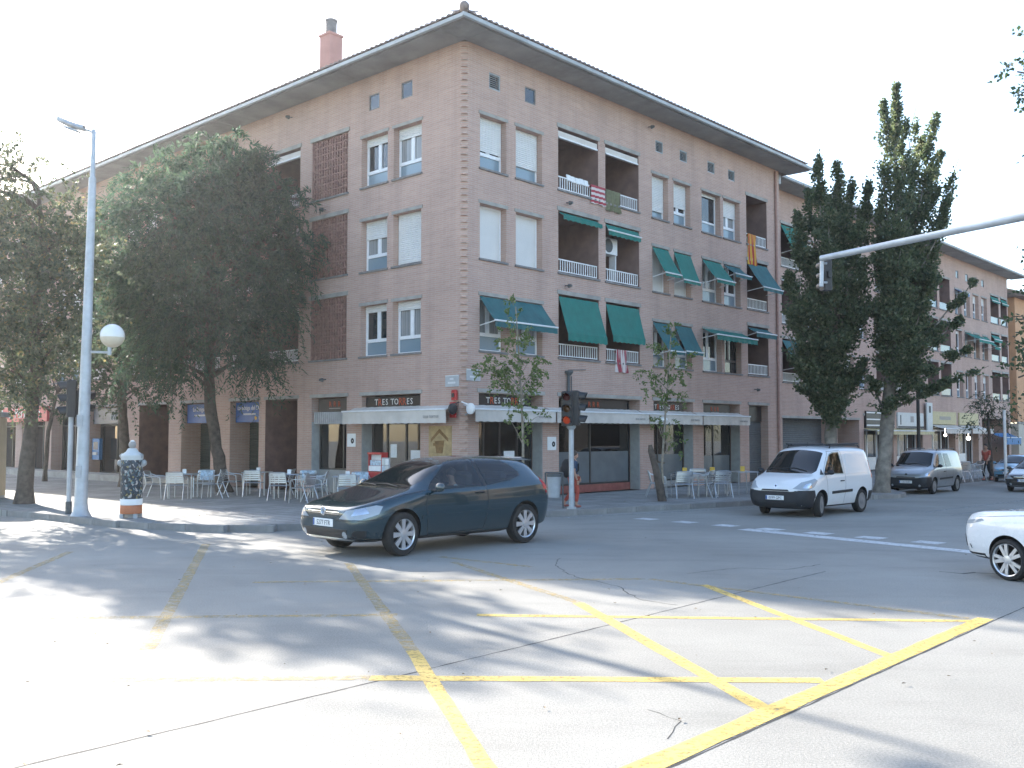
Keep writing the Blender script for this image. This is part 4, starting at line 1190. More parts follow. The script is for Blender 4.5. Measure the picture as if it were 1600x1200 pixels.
# posters in the doors
for F, u, z, w, h, mt, lab in ((FLt, -3.70, 1.35, .30, .42, 'white_paper', 'white sheet stuck inside the left glass of the plaza door'), (FLt, -2.75, 1.25, .48, .34, 'white_paper', 'white card in the right glass of the plaza door'),
        (FLt, -2.8, .62, .55, .45, 'pale_sign', 'pale board low in the right glass of the plaza door'), (FRt, 2.15, 1.25, .48, .32, 'white_paper', 'white sheet on the dark door of the long front')):
    board(F, u, u + w, z, z + h, .435, mt, 'poster', lab, 'poster', .006, 'sheets stuck on the shop doors')
# mural
o = board(FLt, -1.45, -.48, 1.32, 2.32, -.002, 'ochre', 'wall_mural', 'tan painted panel with a brown tower emblem on the corner pillar', 'mural', .015)
b = MB()
b.prism([(.10, .62), (.46, .92), (.84, .64), (.84, .54), (.46, .80), (.10, .52)], -.018, -.0155, 'xz'); b.prism([(.26, .56), (.68, .58), (.60, .20), (.34, .20)], -.021, -.0185, 'xz'); b.prism([(.2, .5), (.3, .5), (.3, .42), (.2, .42)], -.018, -.0155, 'xz')
link('emblem', b.mesh('emblem', M['mural_dark']), o)
b = MB(); x = .05
while x < .9: b.box(x, x + random.uniform(.03, .08), -.018, -.0155, .04, .04 + random.uniform(.05, .10)); x += .10
link('small_print', b.mesh('small_print', M['mural_red']), o)['kind'] = 'stuff'
# street plates, siren, red sign
for F, u, z, lab in ((FLt, -.74, 3.45, 'grey street name plate on the plaza side of the corner'), (FRt, .10, 3.62, 'grey street name plate on the long front beside the corner')):
    o = board(F, u, u + .56, z, z + .34, -.002, 'grey_plaque', 'street_plate', lab, 'street sign', .03, 'street name plates at the corner')
    b = MB()
    for zz, x0, x1 in ((.20, .2, .36), (.09, .12, .44)):
        x = x0
        while x < x1: b.box(x, x + .022, -.033, -.0305, zz, zz + .055); x += .032
    b.box(0.01, .55, -.033, -.0305, .315, .33)
    link('lettering', b.mesh('lettering', M['letter_white']), o)
b = MB(); b.bevbox(-.11, .11, -.10, 0, 0, .30, .03); o = b.build('alarm_box', M['red'], None, FLt.world(-.33, 0, 3.06), (0, 0, FLt.wrz())); tag(o, 'red alarm box under the street plates at the corner', 'alarm')
b = MB(); b.bevbox(-.05, .05, -.13, -.102, .08, .2, .01); link('grille', b.mesh('grille', M['black']), o)
o = board(FLt, -.44, -.19, 2.55, 3.0, -.10, 'red', 'wall_sign', 'small red hanging sign with white figures between the beige awnings', 'sign', .04)
text('lettering', '24', .16, 'letter_white', o, (.125, -.045, .25)); text('lettering', 'h', .15, 'letter_white', o, (.125, -.045, .09))
# rainwater pipe, conduit, little spotlights
b = MB(); b.tube([(4.66, -.07, 2.95), (4.66, -.07, 3.98)], .045, 10); b.lathe([(.05, 3.96), (.14, 4.06), (.14, 4.12)], 12, 'z', (4.66, -.09, 0)); b.tube([(4.8, -.07, 2.95), (4.8, -.07, 3.95)], .02, 6); b.tube([(4.7, -.03, 4.15), (5.6, -.03, 4.2)], .012, 6)
FRt.put('drain_pipe', b.mesh('drain_pipe', M['dark_shutter']))
for F, u, z in ((FRt, 4.66, 9.59), (FRt, 4.6, 6.88), (FRt, 9.35, 13.2), (FRt, 16.9, 3.95), (FLt, -6.6, 9.6), (FLt, -6.5, 3.9), (FLt, -8.6, 13.2)):
    b = MB(); b.tube([(0, 0, 0), (0, -.14, -.02)], .02, 6); b.lathe([(.04, -.26), (.07, -.14), (.05, -.12)], 10, 'y', (0, 0, -.03)); F.put('wall_spotlight', b.mesh('wall_spotlight', M['dark_shutter']), u, 0, z)
b = MB(); b.tube([(18.9, -.06, .2), (18.9, -.06, 13.5)], .055, 8); FRt.put('down_pipe', b.mesh('down_pipe', M['brick_dark']))
# washing and flags on the railings, air conditioner
def hanging(name, F, u, z, w, h, mat, label, cat, d=-.02, fold=.03, over=.12, group=None):
    b = MB(); rows = []; b.smooth = True
    nz, nx = 10, 12
    for i in range(-2, nz + 1):
        if i < 0: zz = -over * (-i) / 2.0; y = .10
        else: zz = -h * i / nz; y = 0
        ww = 1 - .10 * math.sin(max(0, i) / nz * 3.0)
        rows.append([(w * (.5 + (k / nx - .5) * ww), y + fold * math.sin(k * 1.7 + i * .25) * (.3 + max(i, 0) / nz) - .03, zz - .02 * math.sin(k * .8) * max(i, 0) / nz) for k in range(nx + 1)])
    b.grid(rows)
    o = b.build(name, M[mat], None, F.world(u, d, z), (0, 0, F.wrz()), fixn=False)
    return tag(o, label, cat, group)
hanging('flag', FRt, 5.90, 10.44, .82, .62, 'estelada', 'red and white striped flag hung over the top balcony railing', 'flag')
hanging('cloth', FRt, 6.74, 10.43, .84, .72, 'olive', 'olive green cloth hung on the top balcony railing beside the striped flag', 'cloth', fold=.045)
hanging('flag', FRt, 7.24, 4.98, .68, .78, 'stripe_v', 'crumpled red and white flag on the lowest balcony railing', 'flag', fold=.05)
hanging('flag', FRt, 16.42, 10.40, .72, 1.28, 'senyera', 'long yellow and red striped flag hanging from the end balcony', 'flag', fold=.04)
for i in range(5):
    b = MB(); b.bevbox(0, .22, 0, .05, 0, .22, .02); o = b.build('clothes_peg_bag', M['white_paper'], None, FRt.world(4.75 + i * .23, .02 + .01 * (i % 2), 10.36 - .01 * (i % 3)), (R(-12), 0, FRt.wrz()))
    tag(o, 'small white folded cloth on the top balcony railing, %s from the corner' % ('first', 'second', 'third', 'fourth', 'fifth')[i], 'cloth', 'white cloths in a row on the top balcony railing'); o.name = 'folded_cloth'
ac = empty('air_conditioner', FRt.world(7.55, .55, 8.35), FRt.wrz(), 'white air conditioner unit on legs in the middle balcony under the green awning', 'air conditioner')
b = MB(); b.bevbox(-.42, .42, -.17, .17, 0, .58, .03); link('casing', b.mesh('casing', M['white_metal']), ac)
b = MB(); b.lathe([(.24, -.006), (.24, .0), (.05, .0), (.05, -.012)], 22, 'y', (-.12, -.172, .29)); link('fan_grille', b.mesh('fan_grille', M['dark_shutter']), ac)
b = MB(); b.box(-.36, -.32, -.14, .14, -.9, 0); b.box(.32, .36, -.14, .14, -.9, 0); link('stand', b.mesh('stand', M['white_metal']), ac)
# ------------------------------------------------------------------ the next brick block and the peach house beyond
OFF = 1.47
o2 = W(19.32, OFF)
blk2 = empty('apartment_building', o2, FR, 'farther pink brick apartment block behind the two poplars, set back from the corner block', 'building')
F2 = Front(blk2, 0.0)
L2 = 38.2
U = lambda a: a - 19.32
w2 = [(25.0, 26.1), (26.6, 27.8), (29.0, 30.3), (30.9, 32.1), (39.0, 40.2), (46.15, 47.4), (47.9, 49.1), (49.7, 50.9), (51.5, 52.7)]
b2 = [(22.3, 24.2), (33.2, 35.1), (35.6, 37.5), (41.0, 42.9), (43.3, 45.2), (53.5, 55.35), (55.8, 57.3)]
s2 = [(22.2, 27.4, 2.85, .6), (28.1, 30.8, 2.85, 2.0), (31.4, 35.4, 3.1, .5), (35.9, 39.9, 3.1, .5), (41.4, 45.6, 2.9, .5), (46.2, 50.2, 2.9, .5), (51.0, 57.0, 3.2, 2.2)]
ops = []
for fl in (4, 3, 2):
    for a, c in w2: ops.append((U(a), U(c), Z[fl][0], Z[fl][1], .24, None))
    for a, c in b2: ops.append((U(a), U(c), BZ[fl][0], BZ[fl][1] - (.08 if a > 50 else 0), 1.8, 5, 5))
sq2 = [(25.2, 25.7), (27.0, 27.5), (29.4, 29.9), (31.2, 31.7), (46.4, 46.95), (48.3, 48.85), (50.1, 50.65), (51.6, 52.15)]
for a, c in sq2: ops.append((U(a), U(c), 12.3, 12.8, .15, 1))
for i, (a, c, z, d) in enumerate(s2): ops.append((U(a), U(c), .15, z, d, {0: 2, 1: 3, 6: 3}.get(i, 4)))
F2.put('wall', wall_mesh('wall', 0, L2, 0, EAVE, ops, [M['brick'], M['dark_void'], M['dark_shutter'], M['passage'], M['pane'], M['loggia']]))
for fl in (4, 3, 2):
    for a, c in w2: window(F2, U(a), U(c), *Z[fl], shut=random.choice([0, .1, .3, .6]))
    for a, c in b2: balcony(F2, U(a), U(c), BZ[fl][0], BZ[fl][1] - (.08 if a > 50 else 0), door=True, panel=(40 < a < 46 or a > 53), box=False)
for a, c in sq2: vent(F2, U(a), U(c), 12.3, 12.8, False)
awning(F2, U(22.32), U(24.2), 11.95, .62, 10.7, .16, 'green'); awning(F2, U(22.32), U(24.2), 6.5, .75, 5.2, .16, 'green_dark')
awning(F2, U(33.2), U(35.1), 11.9, .45, 11.3, .2, 'green'); awning(F2, U(35.6), U(37.5), 9.2, .5, 8.6, .2, 'green')
for a, c in b2[5:]: awning(F2, U(a), U(c), 11.85, .12, 11.55, .14, 'green', arms=False)
awning(F2, U(47.9), U(50.9), 8.86, .9, 8.35, .2, 'green'); awning(F2, U(51.5), U(52.7), 8.86, .8, 8.1, .2, 'green'); awning(F2, U(53.5), U(55.3), 9.1, .2, 8.8, .2, 'green', arms=False)
awning(F2, U(46.1), U(47.4), 11.55, .5, 11.3, .2, 'blue_paint')
b = MB(); b.quad((L2, 0, 0), (L2, 13, 0), (L2, 13, EAVE), (L2, 0, EAVE)); b.quad((0, 13, 0), (L2, 13, 0), (L2, 13, EAVE), (0, 13, EAVE)); b.quad((0, 0, 0), (0, 13, 0), (0, 13, EAVE), (0, 0, EAVE))
link('back_wall', b.mesh('back_wall', M['brick'], fixn=False), blk2)
x = .0
while x < L2 + 1:
    x1 = min(x + 2.386, L2 + 1); c = MB(); c.box(x, x1, -1.0, 0, EAVE + random.uniform(0, .006), EAVE + .05); link('soffit_board', c.mesh('soffit_board', M['soffit']), blk2); x += 2.4
b = MB(); e = -1.05; z0 = EAVE + .20
b.quad((.02, e, z0), (L2 + 1, e, z0), (L2 + 1, 6, z0 + 1.8), (.02, 6, z0 + 1.8)); b.quad((.02, e, z0), (.02, e, EAVE + .05), (L2 + 1, e, EAVE + .05), (L2 + 1, e, z0)); b.quad((.02, 6, z0 + 1.8), (L2 + 1, 6, z0 + 1.8), (L2 + 1, 13, z0), (.02, 13, z0))
b.add([(L2 + 1, e, EAVE + .05), (L2 + 1, e, z0), (L2 + 1, 6, z0 + 1.8), (L2 + 1, 13, z0), (L2 + 1, 13, EAVE + .05)], [(0, 1, 2, 3, 4)]); b.quad((.02, e, EAVE + .052), (L2 + 1, e, EAVE + .052), (L2 + 1, 13, EAVE + .052), (.02, 13, EAVE + .052))
b.add([(.02, e, EAVE + .05), (.02, e, z0), (.02, 6, z0 + 1.8), (.02, 13, z0), (.02, 13, EAVE + .05)], [(0, 1, 2, 3, 4)])
rf2 = link('roof', b.mesh('roof', M['tile'], fixn=False), blk2)
b = MB(); b.prism([(-.07, .02), (-.13, .05), (-.14, .15), (-.10, .15), (-.02, .10)], .9, L2 + 1, 'yz'); b.v = [(p[0], p[1] - 1.0, p[2] + EAVE - .01) for p in b.v]
link('gutter', b.mesh('gutter', M['gutter']), rf2)
b = MB(); b.bevbox(.25, .85, -1.15, -.4, EAVE - .35, EAVE + .15, .04); b.tube([(.55, -.7, EAVE - .35), (.55, -.5, EAVE - .6), (.25, -.08, EAVE - .8)], .06, 8); link('gutter_box', b.mesh('gutter_box', M['gutter']), rf2)
# its ground floor
ribbed('garage_door', F2, U(22.2), U(27.4), .16, 2.85, .55, 'dark_shutter')
for a, c, z in ((22.2, 27.4, 2.85), (28.1, 30.8, 2.85), (31.4, 35.4, 3.1), (35.9, 39.9, 3.1), (41.4, 45.6, 2.9), (46.2, 50.2, 2.9)):
    F2.put('shop_lintel', slab_mesh('shop_lintel', c - a + .16, -.03, .12, .11, 'concrete'), U(a) - .08, 0, z + .003)
for a, c in ((31.4, 35.4), (35.9, 39.9), (41.4, 45.6), (46.2, 50.2)):
    b = MB()
    for k in range(4):
        xx = U(a) + (c - a) * k / 3; xx = min(max(xx, U(a) + .04), U(c) - .04); b.box(xx - .04, xx + .04, .40, .46, .16, 2.3)
    b.box(U(a), U(c), .39, .45, 2.3, 2.4); F2.put('shop_front', b.mesh('shop_front', M['white_frame']))
    b = MB(); b.box(U(a) + .05, U(a) + (c - a) * .6, .36, .39, .16, .85); F2.put('base_panel', b.mesh('base_panel', M['letter_white']))
o = board(F2, U(31.5), U(35.4), 2.45, 3.35, -.01, 'sign_black', 'shop_sign', 'striped black and white shop fascia behind the poplar trunk', 'sign', .08)
for zz in (.1, .42, .78): 
    b = MB(); b.box(.05, 3.85, -.086, -.081, zz, zz + .07); link('stripe', b.mesh('stripe', M['letter_white']), o)
o = board(F2, U(35.9), U(39.9), 2.45, 3.35, -.01, 'pale_sign', 'shop_sign', 'pale shop fascia with a dark bar beside the dark lamp post', 'sign', .08)
b = MB(); b.box(.35, .48, -.086, -.081, .2, .75); b.box(0, 4.0, -.086, -.081, .02, .12); link('stripe', b.mesh('stripe', M['letter_dark']), o)
b = MB(); b.box(1.9, 2.4, -.086, -.081, .35, .7); link('print', b.mesh('print', M['letter_grey']), o)
o = board(F2, U(41.4), U(45.6), 2.72, 3.5, -.01, 'cream_sign', 'shop_sign', 'cream shop fascia with faint lettering above the silver van', 'sign', .08)
b = MB(); x = 1.2
while x < 3.2: b.box(x, x + .14, -.086, -.081, .28, .5); x += .2
link('print', b.mesh('print', M['letter_grey']), o)
board(F2, U(46.2), U(50.0), 2.72, 3.5, -.01, 'cream_sign', 'shop_sign', 'plain cream shop fascia next to the lettered one', 'sign', .08)
o = board(F2, U(40.1), U(41.0), 2.3, 4.0, -.15, 'pale_sign', 'wall_sign', 'tall narrow white sign on the brick wall beside the dark lamp post', 'sign', .08)
b = MB(); b.box(.3, .6, -.086, -.081, 1.1, 1.5); link('print', b.mesh('print', M['letter_dark']), o)
awning(F2, U(41.3), U(45.7), 2.7, .9, 2.45, .3, 'beige_cloth', arms=False); awning(F2, U(46.1), U(50.3), 2.7, .9, 2.45, .3, 'beige_cloth', arms=False)
awning(F2, U(31.4), U(39.8), 2.42, .7, 2.3, .22, 'cream_sign', arms=False)
awning(F2, U(53.0), U(57.0), 2.2, .8, 1.9, .5, 'blue_paint', arms=False)
for u, z in ((42.9, 2.05), (47.2, 1.85)):
    p = F2.world(U(u), -.3, z); b = MB(); b.ball((0, 0, 0), .09 if u < 45 else .13, 10); b.tube([(0, 0, .1), (0, 0, .45)], .015, 5)
    o = b.build('hanging_lamp', M['lamp_lit'], None, p); tag(o, 'small lit white lamp under the far beige awning, %s' % ('over the shop door' if u < 45 else 'the brighter and farther one'), 'lamp', 'lit lamps under the far awning')
# peach house
o3 = W(58.3, 1.2)
hs_ = empty('peach_house', o3, FR, 'peach rendered house with tiled roof at the far end of the street', 'building')
F3 = Front(hs_, 0.0)
ops = []
for fl in (0, 1, 2):
    for k in range(7): ops.append((2.5 + k * 4.2, 3.7 + k * 4.2, 4.1 + fl * 2.8, 5.7 + fl * 2.8, .2, None))
F3.put('wall', wall_mesh('wall', 0, 32, 3.0, 12.3, ops, [M['peach']]))
b = MB(); b.box(-.06, 32, -.06, 11, 0, 2.9); link('ground_floor', b.mesh('ground_floor', M['peach_base']), hs_)
b = MB(); b.box(-.1, 32, -.12, .05, 2.9, 3.05); link('string_course', b.mesh('string_course', M['concrete']), hs_)
for fl in (0, 1, 2):
    for k in range(7): window(F3, 2.5 + k * 4.2, 3.7 + k * 4.2, 4.1 + fl * 2.8, 5.7 + fl * 2.8, shut=.3)
for k in range(5):
    b = MB(); b.box(2 + k * 6, 5 + k * 6, -.09, -.061, .2, 2.5); F3.put('shop_window', b.mesh('shop_window', M['pane']))
b = MB(); b.quad((0, 0, 3), (0, 11, 3), (0, 11, 12.3), (0, 0, 12.3)); b.quad((0, 11, 0), (32, 11, 0), (32, 11, 12.3), (0, 11, 12.3)); link('side_wall', b.mesh('side_wall', M['peach'], fixn=False), hs_)
b = MB(); b.prism([(-.7, 12.25), (-.7, 12.42), (5.5, 14.4), (11.6, 12.42), (11.6, 12.25)], -.5, 32.5, 'yz'); rf3 = link('roof', b.mesh('roof', M['tile']), hs_)
b = MB()
for i in range(70): 
    x = -.4 + i * .47; b.tube([(x, -.75, 12.46), (x, 5.3, 14.42)], .10, 6, cap=True)
link('roof_tiles', b.mesh('roof_tiles', M['peach_base']), rf3)['kind'] = 'stuff'
# ochre block across the side street, out of the picture; its sunlit front shows in the shop glass
o4 = empty('ochre_building', (37, 2, 0), R(90), 'sunlit ochre building across the side street, beyond the right edge', 'building')
F4 = Front(o4, 0.0)
ops = []
for fl in range(3):
    for k in range(9): ops.append((2.0 + k * 4.4, 3.3 + k * 4.4, 4.3 + fl * 2.9, 5.9 + fl * 2.9, .2, None))
for k in range(6): ops.append((1.5 + k * 7, 6 + k * 7, .2, 3.1, .4, 1))
q = wall_mesh('wall', 0, 42, 0, 13, ops, [M['ochre_wall'], M['pane']])
q.transform(Matrix.Scale(-1, 4, (0, 1, 0)) @ Matrix.Translation((0, 0, 0)))
F4.put('wall', q)
b = MB(); b.box(-.1, 42.1, -.12, -.005, 3.3, 3.6); F4.put('string_course', b.mesh('string_course', M['letter_white']), 0, .12)
b = MB(); b.box(-.6, 42.6, -12, .8, 13.0, 13.3); link('roof', b.mesh('roof', M['tile']), o4)
b = MB(); b.quad((0, 0, 0), (0, -11, 0), (0, -11, 13), (0, 0, 13)); b.quad((42, 0, 0), (42, -11, 0), (42, -11, 13), (42, 0, 13)); b.quad((0, -11, 0), (42, -11, 0), (42, -11, 13), (0, -11, 13)); link('side_wall', b.mesh('side_wall', M['ochre_wall'], fixn=False), o4)
for fl in range(3):
    for k in range(9):
        b = MB(); b.box(2.0 + k * 4.4, 3.3 + k * 4.4, -.2, -.17, 4.3 + fl * 2.9, 5.9 + fl * 2.9); F4.put('window', b.mesh('window', M['pane']))
# ------------------------------------------------------------------ trees
C_BIG = [(-9.59, 32.0, 11.8, 0.45), (-10.17, 32.5, 11.45, 0.7), (-9.33, 32.0, 11.09, 0.7), (-10.98, 33.0, 11.37, 0.75), (-11.74, 33.0, 11.15, 0.8), (-12.14, 32.6, 10.6, 0.7), (-12.54, 32.0, 10.12, 0.7), (-8.62, 32.0, 10.76, 0.7), (-8.7, 31.5, 11.05, 0.4), (-12.96, 32.0, 9.47, 0.7), (-12.98, 31.6, 8.53, 0.7), (-12.96, 31.5, 7.46, 0.65), (-12.79, 31.5, 6.41, 0.6), (-11.83, 31.0, 9.03, 0.9), (-10.91, 31.0, 9.66, 0.9), (-9.89, 31.0, 9.87, 0.95), (-9.1, 31.5, 9.99, 0.9), (-8.29, 32.0, 9.9, 0.8), (-7.88, 32.5, 10.46, 0.5), (-7.44, 32.0, 9.9, 0.5), (-7.64, 32.0, 9.04, 0.7), (-7.24, 31.7, 8.13, 0.6), (-7.08, 31.5, 7.25, 0.6), (-7.75, 32.5, 8.07, 0.7), (-8.17, 30.8, 8.58, 1.0), (-9.1, 30.5, 8.72, 1.0), (-10.08, 30.4, 8.49, 1.0), (-11.15, 30.6, 8.12, 1.0), (-11.81, 30.8, 7.14, 0.9), (-10.59, 30.2, 7.04, 1.0), (-9.53, 30.0, 7.2, 1.0), (-8.59, 30.2, 7.24, 1.0), (-7.92, 30.7, 7.12, 0.9), (-11.67, 31.0, 6.14, 0.8), (-10.4, 30.3, 5.84, 0.9), (-9.37, 30.2, 6.03, 0.9), (-8.43, 30.4, 6.06, 0.8), (-7.78, 31.0, 6.14, 0.7), (-12.36, 31.5, 5.37, 0.6), (-11.24, 31.0, 5.11, 0.7), (-10.08, 30.6, 4.87, 0.7), (-9.07, 30.6, 4.87, 0.7), (-8.17, 31.0, 5.11, 0.6), (-7.51, 31.6, 6.43, 0.5), (-10.46, 33.6, 8.72, 1.1), (-11.73, 34.0, 9.71, 1.0), (-9.47, 34.0, 9.25, 1.0), (-12.6, 34.0, 7.89, 1.0), (-8.72, 33.8, 7.41, 0.9), (-10.78, 34.0, 6.99, 1.0), (-12.11, 32.0, 4.57, 0.5), (-10.99, 31.8, 4.24, 0.5), (-8.63, 31.6, 4.44, 0.5), (-8.11, 32.0, 4.57, 0.5)]
C_LEFT = [(-14.19, 27.0, 9.55, 0.7), (-13.53, 26.6, 9.33, 0.5), (-14.91, 27.5, 9.82, 0.8), (-14.8, 27.0, 8.86, 0.9), (-14.08, 27.0, 8.86, 0.8), (-13.71, 26.5, 8.02, 0.9), (-13.06, 26.6, 8.22, 0.8), (-12.46, 26.8, 8.45, 0.6), (-12.32, 26.0, 7.38, 0.9), (-11.9, 26.4, 7.47, 0.8), (-11.56, 26.0, 6.52, 0.7), (-12.99, 25.8, 7.0, 0.9), (-13.77, 26.0, 6.86, 0.9), (-11.85, 25.6, 6.28, 0.8), (-12.48, 25.5, 6.09, 0.8), (-13.38, 25.8, 5.88, 0.9), (-14.36, 26.5, 6.07, 1.0), (-11.51, 26.0, 5.65, 0.6), (-11.75, 25.8, 5.28, 0.7), (-12.33, 25.6, 5.09, 0.8), (-13.14, 25.7, 4.93, 0.8), (-13.97, 26.0, 4.79, 0.9), (-11.65, 26.0, 4.62, 0.6), (-12.23, 25.8, 4.26, 0.7), (-13.0, 25.8, 4.09, 0.7), (-13.69, 26.0, 3.84, 0.7), (-12.65, 26.0, 3.42, 0.5), (-13.33, 26.0, 3.24, 0.5), (-15.3, 27.5, 7.51, 1.1), (-15.61, 27.5, 5.68, 1.1), (-16.18, 28.0, 9.11, 1.0), (-14.19, 28.6, 6.96, 1.0), (-15.39, 29.0, 8.39, 1.0), (-13.3, 28.5, 7.33, 0.9), (-13.39, 28.6, 5.06, 0.9), (-14.95, 28.7, 5.07, 1.0)]
C_DARK = [(-15.07, 36.0, 5.84, 0.9), (-14.25, 36.0, 6.32, 1.0), (-13.52, 36.3, 5.87, 0.9), (-15.17, 36.0, 4.89, 0.9), (-14.22, 35.7, 4.87, 1.0), (-13.51, 36.0, 4.77, 0.9), (-15.39, 36.0, 3.94, 0.7), (-14.59, 35.8, 3.69, 0.7), (-13.84, 36.0, 3.7, 0.8), (-13.25, 36.3, 3.96, 0.6), (-15.87, 36.5, 5.41, 0.8), (-13.1, 36.5, 5.05, 0.8), (-14.91, 36.4, 7.33, 0.9), (-13.82, 36.4, 7.09, 0.9)]
C_THIN = [(-18.94, 40.0, 4.41, 0.9), (-18.28, 40.0, 4.15, 0.9), (-17.87, 40.0, 3.49, 0.7), (-19.46, 40.0, 3.89, 0.9), (-18.65, 40.0, 3.1, 0.6), (-20.19, 40.4, 4.17, 0.9), (-17.76, 40.3, 4.43, 0.9), (-20.75, 40.5, 3.51, 0.8), (-18.67, 40.5, 5.25, 1.0), (-19.73, 40.5, 5.25, 1.0)]
C_Y1 = [(0.08, 25.3, 5.39, 0.18), (0.0, 25.3, 5.05, 0.22), (0.25, 25.3, 4.72, 0.25), (-0.08, 25.2, 4.54, 0.28), (0.2, 25.3, 4.25, 0.3), (-0.25, 25.3, 4.25, 0.25), (0.5, 25.3, 4.55, 0.2), (-0.66, 25.2, 3.84, 0.28), (-0.8, 25.2, 3.62, 0.2), (-0.4, 25.2, 3.62, 0.28), (-0.17, 25.3, 3.71, 0.25), (0.08, 25.4, 3.8, 0.32), (0.36, 25.2, 3.54, 0.32), (0.63, 25.2, 3.71, 0.25), (0.86, 25.2, 3.84, 0.2), (0.0, 25.2, 3.29, 0.32), (0.33, 25.2, 3.17, 0.32), (0.58, 25.3, 3.38, 0.25), (-0.33, 25.3, 3.38, 0.2), (0.2, 25.3, 2.85, 0.28), (0.36, 25.2, 2.63, 0.25), (-0.08, 25.2, 2.46, 0.16), (0.74, 25.2, 2.55, 0.14), (0.33, 25.3, 2.13, 0.22), (0.75, 25.4, 3.55, 0.2), (0.5, 25.3, 4.05, 0.18), (-0.5, 25.3, 4.05, 0.14)]
C_Y2 = [(4.63, 28.1, 5.23, 0.16), (4.59, 28.1, 4.92, 0.22), (4.72, 28.1, 4.55, 0.28), (4.44, 28.1, 4.36, 0.3), (4.83, 28.0, 4.26, 0.28), (4.16, 28.1, 4.55, 0.2), (4.98, 28.0, 3.98, 0.22), (3.83, 28.0, 3.71, 0.25), (4.01, 28.0, 3.43, 0.28), (4.25, 28.1, 3.53, 0.25), (4.53, 28.1, 3.8, 0.32), (4.69, 28.0, 3.52, 0.3), (4.32, 28.0, 3.15, 0.28), (4.6, 28.0, 3.12, 0.25), (4.8, 28.1, 3.16, 0.2), (3.76, 28.0, 3.93, 0.14), (4.23, 28.0, 2.42, 0.18), (4.63, 28.0, 2.42, 0.18), (4.5, 28.0, 2.05, 0.2), (4.77, 28.0, 1.96, 0.2), (4.08, 28.0, 2.45, 0.12)]
C_RB = [(7.92, 15.0, 7.74, 0.21), (8.0, 15.0, 7.45, 0.21), (8.09, 15.0, 7.25, 0.18), (8.05, 15.2, 7.96, 0.18), (8.7, 15.5, 7.85, 0.8), (7.82, 15.0, 3.83, 0.16), (7.89, 15.0, 3.53, 0.25), (8.01, 15.1, 3.24, 0.3), (7.81, 15.0, 2.94, 0.2), (7.89, 15.0, 2.72, 0.2), (8.02, 15.0, 3.93, 0.3), (8.26, 15.2, 3.45, 0.5), (9.51, 16.0, 7.71, 1.0), (10.1, 16.5, 6.65, 1.1), (10.89, 17.0, 7.71, 1.1), (9.83, 16.5, 5.1, 1.0), (9.82, 16.0, 3.95, 0.9)]
C_PALM = [(20.54, 42.0, 3.15, 0.35), (20.07, 42.0, 2.93, 0.3), (21.01, 42.0, 2.93, 0.3), (19.84, 42.0, 2.46, 0.25), (21.21, 42.0, 2.38, 0.25), (20.28, 42.0, 3.43, 0.3), (20.83, 42.0, 3.37, 0.25), (20.53, 42.0, 2.6, 0.35)]
S_P1 = [(10.52, 33.0, 3.78, 10.57, 33.0, 11.66, 0.45), (10.85, 33.0, 3.78, 11.09, 32.8, 11.25, 0.5), (11.13, 33.2, 3.79, 11.68, 33.2, 10.98, 0.5), (11.28, 33.0, 3.78, 12.22, 33.0, 10.7, 0.5), (10.14, 32.8, 3.77, 10.07, 32.8, 10.32, 0.5), (10.03, 32.8, 3.77, 9.63, 32.6, 9.61, 0.5), (10.5, 32.6, 3.33, 9.2, 32.2, 7.37, 0.55), (10.48, 32.6, 2.69, 9.14, 32.4, 5.46, 0.5), (10.6, 32.2, 4.59, 10.45, 31.8, 9.43, 0.6), (11.31, 32.4, 4.61, 11.64, 32.2, 9.09, 0.55), (10.7, 32.6, 2.48, 9.51, 32.5, 3.76, 0.5), (10.69, 32.6, 2.26, 11.77, 32.5, 4.61, 0.5), (10.91, 34.2, 3.85, 11.43, 34.4, 10.72, 0.6), (10.75, 32.9, 3.2, 9.9, 32.6, 4.4, 0.55), (10.8, 32.9, 3.0, 11.6, 32.8, 4.2, 0.55), (10.75, 32.7, 2.6, 10.6, 32.2, 4.0, 0.5), (10.75, 33.0, 3.5, 9.6, 32.7, 5.6, 0.5)]
S_P2 = [(12.63, 32.5, 4.61, 13.05, 32.5, 13.87, 0.42), (12.84, 32.5, 4.61, 13.71, 32.5, 13.21, 0.42), (13.06, 32.5, 5.04, 14.4, 32.6, 12.95, 0.4), (12.51, 32.3, 5.03, 12.49, 32.2, 13.21, 0.36), (12.42, 31.8, 5.82, 12.96, 31.6, 12.36, 0.5), (12.98, 32.8, 5.94, 14.07, 33.0, 12.15, 0.5), (13.41, 32.8, 5.51, 14.68, 32.9, 11.67, 0.36), (13.32, 32.6, 5.05, 15.15, 32.6, 11.41, 0.26), (13.44, 32.4, 4.61, 14.59, 32.2, 10.17, 0.32), (12.33, 32.3, 4.6, 12.27, 32.3, 10.19, 0.3), (12.78, 32.4, 3.75, 15.33, 32.2, 7.15, 0.35), (12.62, 32.0, 3.73, 14.64, 31.7, 5.81, 0.45), (12.75, 32.6, 3.76, 14.45, 32.6, 7.65, 0.5), (12.69, 32.2, 3.32, 15.07, 32.0, 4.89, 0.35), (12.5, 32.0, 2.89, 13.4, 31.8, 4.56, 0.5), (12.36, 32.2, 2.68, 11.82, 32.1, 3.95, 0.4), (12.42, 31.6, 3.71, 12.69, 31.4, 8.28, 0.55), (12.51, 31.7, 3.72, 13.42, 31.5, 6.41, 0.55), (12.96, 33.4, 3.8, 12.89, 33.6, 7.82, 0.6), (13.4, 33.4, 3.8, 14.45, 33.6, 7.82, 0.6), (12.58, 32.2, 2.89, 14.31, 32.0, 3.73, 0.35), (13.03, 32.0, 3.1, 15.59, 31.8, 4.31, 0.22)]
import numpy as np
RNG = np.random.default_rng(11)

